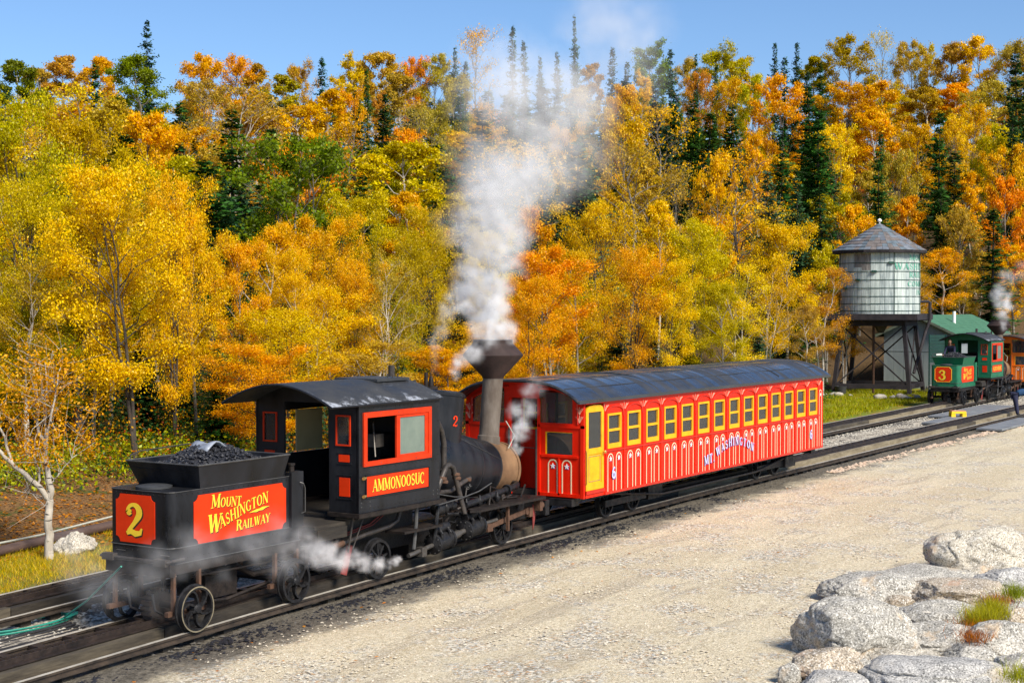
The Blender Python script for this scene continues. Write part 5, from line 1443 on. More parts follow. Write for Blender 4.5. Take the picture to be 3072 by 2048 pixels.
# ================================================================== PEOPLE
def skin_body(name, joints, edges, radii, m, parent, root_i=0, sub=2):
    me = bpy.data.meshes.new(name); o_ = ORG[0]
    me.from_pydata([tuple(Vector(j) - o_) for j in joints], edges, [])
    o = bpy.data.objects.new(name, me); COL.objects.link(o); o.parent = parent
    md = o.modifiers.new('skin', 'SKIN'); md.use_smooth_shade = True
    for i, v in enumerate(me.skin_vertices[0].data):
        r = radii[i]; v.radius = r if isinstance(r, tuple) else (r, r); v.use_root = (i == root_i)
    s = o.modifiers.new('sub', 'SUBSURF'); s.levels = sub; s.render_levels = sub
    me.materials.append(M[m]); return o
def ellipsoid(name, c, r, m, parent, rot=None, n=20):
    mb = MB(); rm = rot or Matrix.Identity(3)
    for i in range(n + 1):
        t = math.pi * i / n
        for j in range(n):
            a = 2 * math.pi * j / n; p = rm @ Vector((r[0] * math.sin(t) * math.cos(a), r[1] * math.sin(t) * math.sin(a), r[2] * math.cos(t))); mb.v.append(tuple(Vector(c) + p))
    for i in range(n):
        for j in range(n): mb.f.append((i * n + j, i * n + (j + 1) % n, (i + 1) * n + (j + 1) % n, (i + 1) * n + j))
    return mb.build(name, m, parent, smooth='full')
def head(c, face, parent, down=0.0):
    """head at c looking along face (unit, horizontal), pitched down"""
    f = Vector(face).normalized(); l = Vector((0, 0, 1)).cross(f).normalized()
    rm = Matrix((f, l, Vector((0, 0, 1)))).transposed() @ Matrix.Rotation(down, 3, 'Y')
    c = Vector(c)
    h = ellipsoid('head', c, (.098, .078, .122), 'skin', parent, rm)
    ellipsoid('nose', c + rm @ Vector((.102, 0, -.012)), (.020, .014, .024), 'skin', h, rm, 10)
    for s in (-1, 1):
        ellipsoid('ear', c + rm @ Vector((-.005, s * .079, -.005)), (.022, .010, .030), 'skin', h, rm, 10)
        ellipsoid('eye', c + rm @ Vector((.088, s * .031, .012)), (.010, .012, .007), 'hair', h, rm, 8)
    ellipsoid('mouth', c + rm @ Vector((.090, 0, -.055)), (.008, .024, .006), 'redvalve', h, rm, 8)
    ellipsoid('hair', c + rm @ Vector((-.022, 0, .032)), (.100, .086, .108), 'hair', h, rm)
    return h
def hand(root_p, dirv, side_v, parent, m='skin'):
    d = Vector(dirv).normalized(); s = Vector(side_v).normalized(); up = s.cross(d)
    p = Vector(root_p); J = [p, p + d * .045, p + d * .09]; E = [(0, 1), (1, 2)]; Rr = [(.026, .018), (.038, .016), (.036, .014)]
    for k, (o, ln) in enumerate(((-.030, .062), (-.010, .074), (.010, .070), (.030, .054))):
        b = len(J); J += [p + d * .095 + s * o, p + d * (.095 + ln * .5) + s * o * 1.15 - up * .012, p + d * (.095 + ln * .9) + s * o * 1.2 - up * .035]
        E += [(2, b), (b, b + 1), (b + 1, b + 2)]; Rr += [.0095, .009, .008]
    b = len(J); J += [p + d * .03 - s * .04, p + d * .07 - s * .062 - up * .01]; E += [(0, b), (b, b + 1)]; Rr += [.012, .010]
    return skin_body('hand', J, E, Rr, m, parent, 0, 1)
def people():
    # worker bending over, at the right edge, back towards the photograph
    f = at_z(3049, 1250, -.08); fx, fy = f.x, f.y
    e = Vector((rgt.x, rgt.y, 0)).normalized(); g = Vector((fwd.x, fwd.y, 0)).normalized(); B = Vector((fx, fy, -.08))
    root = thing('person', 'person in dark blue trousers and blue jacket bending down at the right edge', 'person', B)
    def W(u, v, z): return B + e * u + g * v + Vector((0, 0, z))
    hip = W(-.08, 0, .92)
    J = [hip, W(-.10, -.10, .90), W(-.03, -.10, .50), W(.02, -.11, .10), W(-.06, .11, .90), W(.02, .14, .50), W(.10, .15, .10)]
    skin_body('trousers', J, [(0, 1), (1, 2), (2, 3), (0, 4), (4, 5), (5, 6)], [(.15, .15), (.125, .12), (.085, .085), (.072, .072), (.125, .12), (.085, .085), (.072, .072)], 'denim', root)
    J = [W(-.02, 0, .95), W(.14, 0, 1.02), (W(.32, 0, 1.04)), W(.46, 0, .99), W(.46, -.20, .96), W(.50, -.24, .68), W(.60, -.22, .46), W(.46, .20, .96), W(.52, .24, .68), W(.62, .2, .46)]
    skin_body('jacket', J, [(0, 1), (1, 2), (2, 3), (3, 4), (4, 5), (5, 6), (3, 7), (7, 8), (8, 9)], [(.15, .14), (.15, .16), (.15, .18), (.13, .14), (.075, .075), (.058, .058), (.045, .045), (.075, .075), (.058, .058), (.045, .045)], 'shirt', root)
    skin_body('neck', [W(.50, 0, 1.0), W(.62, 0, .96)], [(0, 1)], [.06, .055], 'skin', root, 0, 1)
    head(W(.68, 0, .93), e, root, R(60))
    hand(W(.61, -.22, .44), e * .3 - Vector((0, 0, 1)), g, root); hand(W(.63, .2, .44), e * .3 - Vector((0, 0, 1)), g, root)
    for v, u in ((-.11, .05), (.15, .13)):
        mb = MB(); c = W(u + .05, v, .0)
        P = []
        for (du, w_, h_) in ((-.12, .045, .10), (-.04, .05, .14), (.05, .05, .09), (.13, .045, .06), (.17, .02, .045)):
            for (sv, sz) in ((-1, 0), (1, 0), (1, 1), (-1, 1)): P.append(c + e * du + g * (w_ * sv * (1 if sz == 0 else .8)) + Vector((0, 0, h_ * sz)))
        F = [(0, 1, 2, 3), (16, 19, 18, 17)]
        for i in range(4):
            for j in range(4): F.append((i * 4 + j, i * 4 + (j + 1) % 4, (i + 1) * 4 + (j + 1) % 4, (i + 1) * 4 + j))
        mb.poly(P, F).build('boot', 'leather', root, smooth=True)
    done()
    # fireman on the footplate of the green engine, looking down at the coal
    B = at_depth(2855, 1035, 72.0); B = Vector((73.0, 4.55, 1.05))
    hx = CAM + ray_dir(2850, 1025) * ((73.05 - CAM.x) / ray_dir(2850, 1025).x); B = Vector((hx.x + .30, hx.y - .02, hx.z - 1.32))
    root = thing('person', 'person with short brown hair leaning over the coal of the green tender', 'person', B)
    c = B + Vector((0, 0, 0))
    e2 = Vector((-1, .10, 0)).normalized(); s2 = Vector((-e2.y, e2.x, 0))
    zt = 1.32
    J = [c + Vector((0, 0, .60)), c + e2 * .05 + Vector((0, 0, .85)), c + e2 * .18 + Vector((0, 0, 1.08)), c + e2 * .2 + s2 * .2 + Vector((0, 0, 1.06)), c + e2 * .32 + s2 * .24 + Vector((0, 0, .82)), c + e2 * .5 + s2 * .2 + Vector((0, 0, .70)), c + e2 * .2 - s2 * .2 + Vector((0, 0, 1.06)), c + e2 * .32 - s2 * .24 + Vector((0, 0, .82)), c + e2 * .5 - s2 * .2 + Vector((0, 0, .70))]
    skin_body('shirt', J, [(0, 1), (1, 2), (2, 3), (3, 4), (4, 5), (2, 6), (6, 7), (7, 8)], [(.15, .13), (.16, .14), (.14, .16), (.075, .075), (.055, .055), (.045, .045), (.075, .075), (.055, .055), (.045, .045)], 'denim', root)
    J = [c + Vector((0, 0, .62)), c + s2 * .1 + Vector((0, 0, .58)), c + s2 * .11 + Vector((0, 0, .3)), c + s2 * .11 + Vector((0, 0, .05)), c - s2 * .1 + Vector((0, 0, .58)), c - s2 * .11 + Vector((0, 0, .3)), c - s2 * .11 + Vector((0, 0, .05))]
    skin_body('trousers', J, [(0, 1), (1, 2), (2, 3), (0, 4), (4, 5), (5, 6)], [.14, .11, .085, .07, .11, .085, .07], 'denim', root, 0, 1)
    skin_body('neck', [c + e2 * .2 + Vector((0, 0, 1.12)), c + e2 * .26 + Vector((0, 0, 1.24))], [(0, 1)], [.055, .05], 'skin', root, 0, 1)
    head(c + e2 * .30 + Vector((0, 0, zt)), (e2 - Vector((0, .6, 0))).normalized(), root, R(25))
    hand(c + e2 * .5 + s2 * .2 + Vector((0, 0, .70)), e2 - Vector((0, 0, .4)), s2, root); hand(c + e2 * .5 - s2 * .2 + Vector((0, 0, .70)), e2 - Vector((0, 0, .4)), s2, root)
    done()
people()

# ================================================================== BOULDERS
def rockmat(name, tint, warm):
    m = bpy.data.materials.new(name); m.use_nodes = True
    nt = m.node_tree; N, L = nt.nodes, nt.links; bs = N['Principled BSDF']
    bs.inputs['Roughness'].default_value = .85; bs.inputs['Specular IOR Level'].default_value = .25
    tc = N.new('ShaderNodeTexCoord')
    oi = N.new('ShaderNodeObjectInfo')
    ad = N.new('ShaderNodeVectorMath'); ad.operation = 'ADD'; L.new(tc.outputs['Object'], ad.inputs[0]); L.new(oi.outputs['Random'], ad.inputs[1])
    def noi(s, d, r, st=None):
        n = N.new('ShaderNodeTexNoise'); n.inputs['Scale'].default_value = s; n.inputs['Detail'].default_value = d; n.inputs['Roughness'].default_value = r
        if st:
            mp = N.new('ShaderNodeMapping'); mp.inputs['Scale'].default_value = st; mp.inputs['Rotation'].default_value = (.4, .3, .6); L.new(ad.outputs[0], mp.inputs[0]); L.new(mp.outputs[0], n.inputs['Vector'])
        else: L.new(ad.outputs[0], n.inputs['Vector'])
        return n.outputs[0]
    def ramp(v, a, b):
        n = N.new('ShaderNodeMapRange'); n.inputs['From Min'].default_value = a; n.inputs['From Max'].default_value = b; L.new(v, n.inputs[0]); return n.outputs[0]
    g1 = noi(2.2, 7, .7); g2 = noi(38, 3, .8); g3 = noi(1.4, 5, .7); vein = noi(2.0, 4, .6, (1, 1, 6))
    base = mixn(N, L, ramp(g1, .35, .65), tuple(v * .62 for v in tint), tuple(v * 1.25 for v in tint))
    base = mixn(N, L, ramp(g2, .54, .64), base, (.72, .70, .64))
    base = mixn(N, L, ramp(g2, .47, .36), base, (.05, .05, .045))
    base = mixn(N, L, ramp(g3, .58, .72), base, warm)
    base = mixn(N, L, ramp(vein, .63, .68), base, (.66, .60, .50))
    L.new(base, bs.inputs['Base Color'])
    bp = N.new('ShaderNodeBump'); bp.inputs['Strength'].default_value = .55; bp.inputs['Distance'].default_value = .03
    a = N.new('ShaderNodeMath'); a.operation = 'MULTIPLY_ADD'; L.new(g2, a.inputs[0]); a.inputs[1].default_value = .35; L.new(g1, a.inputs[2])
    L.new(a.outputs[0], bp.inputs['Height']); L.new(bp.outputs[0], bs.inputs['Normal'])
    return m
M['granite'] = rockmat('granite', (.38, .355, .305), (.52, .39, .25))
M['granitewarm'] = rockmat('warm_granite', (.39, .32, .235), (.46, .28, .18))
M['graniteblue'] = rockmat('blue_granite', (.39, .375, .35), (.46, .42, .36))
M['granitepale'] = rockmat('pale_granite', (.50, .445, .35), (.60, .43, .27))
M['shade_soil'] = mat('gap_shade_soil', (.05, .038, .025), .95, 0, c2=(.15, .115, .075), scale=9, bump=.6)  # brown kept dark so the gaps between boulders read as shaded
import bmesh
def rock(name, label, c, r, rotz, m, seed, sub=5, cat='boulder', rough=.16, boxy=.25, group=None):
    bm = bmesh.new(); bmesh.ops.create_icosphere(bm, subdivisions=sub, radius=1)
    rr = np.random.default_rng(seed * 13 + 5)
    N_ = rr.normal(size=(13, 3)); N_ /= np.linalg.norm(N_, axis=1)[:, None]; D_ = rr.uniform(.70, .96, 13)
    off = Vector((seed * 3.7, seed * 1.3, seed * 2.1)); rm = Matrix.Rotation(rotz, 3, 'Z')
    for v in bm.verts:
        p = v.co.normalized(); pn = np.array(p)
        dots = N_ @ pn
        k = 1.0
        for dt, d in zip(dots, D_):
            if dt > .05:
                q_ = d / dt
                if q_ < k + .12: k = min(k, q_) if q_ < k - .04 else k - max(0, (k + .04 - q_)) ** 2 * 3
        k = max(.55, k)
        k *= 1 + rough * .55 * noise.noise(p * 1.6 + off) + rough * .40 * noise.noise(p * 3.6 + off * 2) + rough * .20 * noise.noise(p * 8 + off) + rough * .10 * noise.noise(p * 17 + off)
        cr = abs(noise.noise(p * 1.3 + off * 3)); k -= .05 * max(0, 1 - cr / .035)
        k *= 1.12
        v.co = rm @ Vector((p.x * r[0] * k, p.y * r[1] * k, p.z * r[2] * k))
    me = bpy.data.meshes.new(name); bm.to_mesh(me); bm.free(); me.shade_smooth(); me.materials.append(M[m])
    o = bpy.data.objects.new(name, me); COL.objects.link(o); o.location = c
    return tag(o, label, cat, group)
def boulders():
    T = lambda X, Y: (2350 + .3495 * X, 1500 + .3495 * Y)
    # crop centre x,y, width, height, material, tilt, label
    LST = [
     (1720, 430, 830, 500, 'granitepale', 0, 'largest pale boulder with tan stains at the far end of the rock pile'),
     (1200, 640, 860, 190, 'granite', 0, 'low flat grey rock between the largest boulder and the gravel'),
     (780, 760, 800, 300, 'granite', 0, 'broad light grey boulder at the left of the pile, touching the gravel'),
     (1500, 800, 930, 300, 'granitewarm', 0, 'brown and pink streaked boulder in the middle of the pile'),
     (1990, 680, 560, 260, 'graniteblue', 0, 'smooth pale boulder at the right edge in front of the largest'),
     (610, 1120, 920, 560, 'granite', 0, 'large white-speckled grey boulder in the left front of the pile'),
     (1330, 1010, 760, 320, 'granite', 0, 'grey-green rock directly in front of the brown streaked boulder'),
     (1320, 1190, 720, 290, 'granite', 0, 'rounded grey rock with a white streak in the centre front of the pile'),
     (1890, 1210, 560, 340, 'granite', 0, 'rounded grey boulder with a pinkish patch right of the dry grass tuft'),
     (420, 1420, 590, 340, 'granitewarm', 0, 'smooth olive grey boulder at the lower left corner of the pile'),
     (1020, 1370, 700, 240, 'granitepale', 0, 'rock with a tan vein along its top near the bottom of the picture'),
     (1330, 1480, 1120, 360, 'graniteblue', 0, 'long blue-grey boulder lying along the bottom of the picture'),
     (420, 1570, 540, 170, 'graniteblue', 0, 'flat bluish rock cut by the bottom edge of the picture'),
     (60, 1500, 200, 180, 'granite', 0, 'small grey rock at the lowest left end of the pile'),
     (1980, 1440, 320, 280, 'granite', 0, 'grey rock at the right edge below the pink-patched boulder'),
     (1950, 940, 300, 140, 'graniteblue', 0, 'small dark blue-grey rock behind the dry grass tuft'),
     (2060, 520, 180, 110, 'granitewarm', 0, 'small brown rock at the right edge against the largest boulder'),
     (2030, 1010, 240, 180, 'granitewarm', 0, 'pinkish brown rock at the right edge, right of the grass tuft'),
     (620, 1300, 420, 120, 'granite', 0, 'narrow dark grey rock wedged between the speckled and the olive boulder'),
     (1150, 700, 330, 150, 'granite', 0, 'small grey rock tucked behind the broad light grey boulder and the brown one'),
     (1560, 1120, 380, 200, 'granitewarm', 0, 'brownish rock tucked under the front of the grey-green rock'),
     (1640, 1330, 420, 230, 'granite', 0, 'grey rock between the white-streaked rock and the long blue-grey boulder'),
     (820, 1240, 420, 200, 'granite', 0, 'grey rock between the white-speckled boulder and the white-streaked rock'),
     (1760, 600, 420, 200, 'granitepale', 0, 'pale rock lying against the front of the largest boulder'),
     (700, 1470, 420, 220, 'granite', 0, 'grey rock between the olive grey boulder and the tan-veined rock'),
     (1880, 1560, 420, 260, 'granitepale', 0, 'pale rock at the bottom edge right of the long blue-grey boulder'),
     (980, 890, 260, 90, 'granitewarm', 0, 'small brown flat stone wedged under the broad light grey boulder'),
    ]
    for i, (X, Y, w, h, m_, rz_, lab) in enumerate(LST):
        x, y = T(X, Y); yb = T(X, Y + h * .46)[1]
        g = at_z(x, yb, -.22 + .0)
        d = (g - CAM).dot(fwd); s = d / 4533
        rw = w * .3495 * s / 2; rh = h * .3495 * s / 2
        rd = rw * .75
        c = at_depth(x, y + h * .02, d + rd * .55)
        # round: vertical extent seen slightly from above
        elev = math.atan2(CAMH, d); rz = max(.14, (rh - rd * math.sin(elev) * .32) * 1.05)
        rock('boulder', lab, (c.x, c.y, c.z - rz * .06), (rw * 1.10, rd * 1.12, rz * 1.12), math.atan2(rgt.y, rgt.x) + rng.uniform(-.12, .12), m_, i + 1, 6 if i < 13 else 5, rough=.16)
    # sheet coloured dark to stand in for the shade in gaps between the rocks
    hm = MB(); c0 = at_z(2350 + .3495 * 1500, 1500 + .3495 * 1150, 0); nx_, ny_ = 60, 44
    er_ = Vector((rgt.x, rgt.y, 0)).normalized(); ef_ = Vector((fwd.x, fwd.y, 0)).normalized()
    for i in range(nx_ + 1):
        for j in range(ny_ + 1):
            u = -1.9 + 6.4 * i / nx_; v = -2.6 + 6.6 * j / ny_
            w_ = min(1, max(0, (u + 1.9 - max(0, v) * .55) / .9)) * min(1, max(0, (4.0 - v) / 1.5)) * min(1, max(0, (4.5 - u) / .6)) * min(1, (v + 2.6) / .5)
            p = c0 + er_ * u + ef_ * v
            hm.v.append((p.x, p.y, -.28 + .11 * w_ + .05 * noise.noise(Vector((u * 2, v * 2, 5))) * w_))
    for i in range(nx_):
        for j in range(ny_): hm.f.append((i * (ny_ + 1) + j, (i + 1) * (ny_ + 1) + j, (i + 1) * (ny_ + 1) + j + 1, i * (ny_ + 1) + j + 1))
    tag(hm.build('shade_soil', 'shade_soil', None, smooth='full'), 'ground sheet coloured dark for the shade in gaps between the boulders at lower right', 'shade_soil', None, 'stuff')
    # rock below the birch
    q = on_ground(226, 1652)
    rock('boulder', 'pale pointed rock on the grass beside the white birch', (q.x, q.y, q.z + .06), (.44, .32, .30), .3, 'granitepale', 31, 5, rough=.3)
    # stones heaped round the tower's feet
    spots = [(2500, 1188, .30, 7, 'left'), (2690, 1196, .34, 10, 'front'), (2560, 1160, .5, 4, 'back'), (2745, 1170, .42, 4, 'right')]
    k = 50
    for (px_, py_, r_, n_, nm) in spots:
        b = at_z(px_, py_, -.18)
        where = {'left': 'by the left foot of the water tower', 'front': 'at the front foot of the water tower', 'back': 'under the middle of the water tower', 'right': 'between the water tower and the green tender'}[nm]
        xs_ = sorted(rng.uniform(-1.1, 1.1, n_), key=lambda q: q)
        ordw = ['leftmost', 'second from left', 'third from left', 'fourth from left', 'fifth from left', 'sixth from left', 'seventh from left', 'eighth from left', 'ninth from left', 'tenth from left']
        for j in range(n_):
            k += 1
            rr = r_ * rng.uniform(.45, 1.0); u_ = xs_[j]
            w_ = 'rightmost' if j == n_ - 1 else ordw[j]
            rock('stone', 'grey stone %s, %s' % (where, w_),
                 (b.x + rgt.x * u_ + fwd.x * rng.uniform(-.5, .5), b.y + rgt.y * u_, -.18 + rr * .25), (rr, rr * .8, rr * .55), rng.uniform(0, 3), ['granite', 'granitewarm', 'granitepale'][k % 3], k, 2, 'stone', .3, .4, 'stones heaped at the feet of the water tower: ' + nm)
boulders()

# ================================================================== TREES
def leafmat(name, trans=.35, rough=.6):
    m = bpy.data.materials.new(name); m.use_nodes = True
    nt = m.node_tree; N, L = nt.nodes, nt.links
    N.remove(N['Principled BSDF']); out = N['Material Output']
    oi = N.new('ShaderNodeObjectInfo'); at = N.new('ShaderNodeAttribute'); at.attribute_name = 'tint'
    hs = N.new('ShaderNodeHueSaturation'); L.new(oi.outputs['Color'], hs.inputs['Color'])
    sp = N.new('ShaderNodeSeparateColor'); L.new(at.outputs['Color'], sp.inputs[0])
    def mr(v, a, b):
        n = N.new('ShaderNodeMapRange'); n.inputs['To Min'].default_value = a; n.inputs['To Max'].default_value = b; L.new(v, n.inputs[0]); return n.outputs[0]
    L.new(mr(sp.outputs[0], .494, .516), hs.inputs['Hue'])
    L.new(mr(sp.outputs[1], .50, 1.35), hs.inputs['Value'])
    L.new(mr(sp.outputs[2], .98, 1.15), hs.inputs['Saturation'])
    df = N.new('ShaderNodeBsdfDiffuse'); tr = N.new('ShaderNodeBsdfTranslucent'); gl = N.new('ShaderNodeBsdfGlossy')
    gl.inputs['Roughness'].default_value = .38; gl.inputs['Color'].default_value = (1, .97, .9, 1)
    L.new(hs.outputs[0], df.inputs[0]); L.new(hs.outputs[0], tr.inputs[0])
    m1 = N.new('ShaderNodeMixShader'); m1.inputs[0].default_value = trans; L.new(df.outputs[0], m1.inputs[1]); L.new(tr.outputs[0], m1.inputs[2])
    m2 = N.new('ShaderNodeMixShader'); m2.inputs[0].default_value = .012; L.new(m1.outputs[0], m2.inputs[1]); L.new(gl.outputs[0], m2.inputs[2])
    L.new(m2.outputs[0], out.inputs[0])
    return m
M['leaf'] = leafmat('leaf', .38)
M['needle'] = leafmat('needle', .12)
def barkmat(name, a, b, marks=None):
    m = mat(name, a, .85, 0, c2=b, scale=6, bump=.5, stretch=(1, 1, .35))
    if marks:
        nt = m.node_tree; N, L = nt.nodes, nt.links; bs = N['Principled BSDF']
        tc = N.new('ShaderNodeTexCoord'); mp = N.new('ShaderNodeMapping'); mp.inputs['Scale'].default_value = (2, 2, 9); L.new(tc.outputs['Object'], mp.inputs[0])
        n = N.new('ShaderNodeTexNoise'); n.inputs['Scale'].default_value = 2.2; n.inputs['Detail'].default_value = 4; L.new(mp.outputs[0], n.inputs['Vector'])
        r = N.new('ShaderNodeMapRange'); r.inputs['From Min'].default_value = .60; r.inputs['From Max'].default_value = .66; L.new(n.outputs[0], r.inputs[0])
        old = bs.inputs['Base Color'].links[0].from_socket
        L.new(mixn(N, L, r.outputs[0], old, marks), bs.inputs['Base Color'])
    return m
M['birch'] = barkmat('birch_bark', (.32, .275, .215), (.56, .51, .43), (.05, .045, .04))
M['greybark'] = barkmat('grey_bark', (.10, .085, .065), (.24, .21, .17))
M['darkbark'] = barkmat('dark_bark', (.03, .024, .018), (.09, .07, .05))

def np_mesh(name, V, F, mats, smooth=False, tint=None):
    """V (n,3); F (m,k) uniform faces"""
    me = bpy.data.meshes.new(name); k = F.shape[1]
    me.vertices.add(len(V)); me.vertices.foreach_set('co', V.astype(np.float32).ravel())
    me.loops.add(F.size); me.loops.foreach_set('vertex_index', F.astype(np.int32).ravel())
    me.polygons.add(len(F)); me.polygons.foreach_set('loop_start', np.arange(0, F.size, k, dtype=np.int32)); me.polygons.foreach_set('loop_total', np.full(len(F), k, dtype=np.int32))
    if smooth: me.polygons.foreach_set('use_smooth', np.ones(len(F), dtype=bool))
    me.update(calc_edges=True)
    for q in mats: me.materials.append(M[q])
    if tint is not None:
        at = me.attributes.new('tint', 'FLOAT_COLOR', 'FACE'); at.data.foreach_set('color', np.concatenate([tint, np.ones((len(tint), 1))], 1).astype(np.float32).ravel())
    return me
def leaves_at(P, size, r, up=.35, asp=.62):
    """rhombus leaves around the points P"""
    n = len(P)
    nrm = r.normal(size=(n, 3)); nrm[:, 2] += up * 2; nrm /= np.linalg.norm(nrm, axis=1)[:, None]
    t = r.normal(size=(n, 3)); t -= nrm * (t * nrm).sum(1)[:, None]; t /= np.linalg.norm(t, axis=1)[:, None]
    b = np.cross(nrm, t); s = (size * r.uniform(.65, 1.35, n))[:, None]
    V = np.stack([P - t * s * .5, P + b * s * asp * .5 + nrm * s * .06, P + t * s * .5, P - b * s * asp * .5 + nrm * s * .06], 1).reshape(-1, 3)
    F = np.arange(4 * n).reshape(n, 4)
    return V, F
class Sk:                                   # branch skeleton -> tapered tubes
    def __init__(s): s.V = []; s.F = []; s.n = 0
    def limb(s, pts, rads, n=6):
        pts = np.array(pts); k = len(pts)
        d = np.gradient(pts, axis=0); d /= np.linalg.norm(d, axis=1)[:, None] + 1e-9
        u = np.array([.31, .22, .93]) if abs(d[0, 2]) < .9 else np.array([1., .1, 0])
        for i in range(k):
            e1 = np.cross(d[i], u); e1 /= np.linalg.norm(e1) + 1e-9; e2 = np.cross(d[i], e1)
            a = np.arange(n) * 2 * math.pi / n
            s.V.append(pts[i] + (np.outer(np.cos(a), e1) + np.outer(np.sin(a), e2)) * rads[i])
        for i in range(k - 1):
            for j in range(n): s.F.append((s.n + i * n + j, s.n + i * n + (j + 1) % n, s.n + (i + 1) * n + (j + 1) % n, s.n + (i + 1) * n + j))
        s.n += k * n
    def mesh(s, name, m): return np_mesh(name, np.concatenate(s.V), np.array(s.F), [m], True)

def broadleaf(seed, H=10.0, cw=2.6, nleaf=5000, lsize=.2, bark='greybark', base=.28, stems=1, sparse=0.0, twigs=1, vase=.5, clump=.42):
    """returns trunk mesh and crown mesh for a tree of height H, crown half-width cw"""
    r = np.random.default_rng(seed); sk = Sk(); tips = []; wts = []
    def prof(t):                          # crown half width at relative height t within the crown
        return cw * (math.sin(math.pi * min(1, t * .93 + .07) ** (.62 + .3 * vase)) ** .75) * (.55 + .6 * vase * t + .25)
    for st in range(stems):
        ph = r.uniform(0, 6.28); lean = np.array([math.cos(ph), math.sin(ph), 0]) * (0 if stems == 1 else .16) * H * .5
        n = 9; tz = np.linspace(0, 1, n); wob = np.cumsum(r.normal(size=(n, 2)) * .018 * H, axis=0)
        P = np.stack([wob[:, 0] * tz + lean[0] * tz, wob[:, 1] * tz + lean[1] * tz, tz * H * (.93 if st == 0 else .82)], 1)
        r0 = H * .0145 * (1 if stems == 1 else .75)
        sk.limb(P, r0 * (1 - tz * .88) * (1 + .35 * np.exp(-tz * 25)), 8)
        nb = int(20 if stems == 1 else 13)
        for b in range(nb):
            t = base + (1 - base) * (b + r.uniform(0, .9)) / nb; t = min(t, .97)
            i = t * (n - 1); i0 = int(i); o = P[i0] + (P[min(i0 + 1, n - 1)] - P[i0]) * (i - i0)
            a = b * 2.4 + r.uniform(-.5, .5) + ph; tc = (t - base) / (1 - base)
            ln = prof(tc) * r.uniform(.75, 1.1); el = R(r.uniform(28, 50) + 25 * tc)
            d = np.array([math.cos(a), math.sin(a), math.tan(el)]) ; q = []
            m_ = 5
            for k in range(m_ + 1):
                f = k / m_
                q.append(o + np.array([math.cos(a + .25 * f * r.normal()), math.sin(a + .25 * f * r.normal()), 0]) * ln * f + np.array([0, 0, ln * math.tan(el) * f * (.75 - .15 * f)]) + r.normal(size=3) * .03 * ln)
            q = np.array(q); zmax = H * 1.0
            q[:, 2] = np.minimum(q[:, 2], zmax - .04 * r.uniform(0, H))
            rb = r0 * .42 * (1 - t * .6)
            sk.limb(q, rb * (1 - np.linspace(0, .88, m_ + 1)), 5)
            ns = 5
            for k2 in range(ns):
                f = .35 + .65 * (k2 + .5) / ns; j = f * m_; j0 = min(int(j), m_ - 1); o2 = q[j0] + (q[j0 + 1] - q[j0]) * (j - j0)
                a2 = a + r.choice([-1, 1]) * r.uniform(.5, 1.2); l2 = ln * r.uniform(.28, .5) * (1.15 - f * .4)
                e2 = o2 + np.array([math.cos(a2), math.sin(a2), r.uniform(.2, .9)]) * l2
                mid = (o2 + e2) / 2 + r.normal(size=3) * .06 * l2
                sk.limb([o2, mid, e2], [rb * .35, rb * .25, rb * .1], 4)
                for tt in range(3):
                    p = o2 + (e2 - o2) * r.uniform(.35, 1.05) + r.normal(size=3) * .1 * l2; tips.append(p); wts.append(1)
                if twigs:
                    for tt in range(twigs):
                        o3 = mid + (e2 - mid) * r.uniform(0, 1); e3 = o3 + r.normal(size=3) * .22 * l2 + np.array([0, 0, .25 * l2]); sk.limb([o3, e3], [rb * .13, rb * .05], 3)
                        if sparse > .3:
                            for _ in range(2):
                                e4 = e3 + r.normal(size=3) * .18 * l2 + np.array([0, 0, .2 * l2]); sk.limb([e3, e4], [rb * .07, rb * .03], 3)
            tips.append(q[-1]); tips.append(q[-1] + r.normal(size=3) * .1); wts += [1, 1]
    T = np.array(tips)
    keep = r.random(len(T)) > sparse * .45
    T = T[keep]
    cl = r.uniform(.4, 1.6, len(T)); cl /= cl.sum()
    idx = r.choice(len(T), nleaf, p=cl)
    sg = clump * cw / 2.6 * (.7 + .6 * r.random(len(T)))[idx]
    off = r.normal(size=(nleaf, 3)) * sg[:, None] * np.array([1, 1, .7]) * .62
    P = T[idx] + off
    P = P[P[:, 2] > base * H * .6]
    V, F = leaves_at(P, lsize, r)
    m_ = len(P)
    ctint = r.random((len(T), 3))
    ti = np.clip(ctint[idx][:m_] * .45 + r.random((m_, 3)) * .55 + np.array([0, 0, 0]), 0, 1)
    return sk.mesh('trunk', bark), np_mesh('crown', V, F, ['leaf'], tint=ti), H, cw

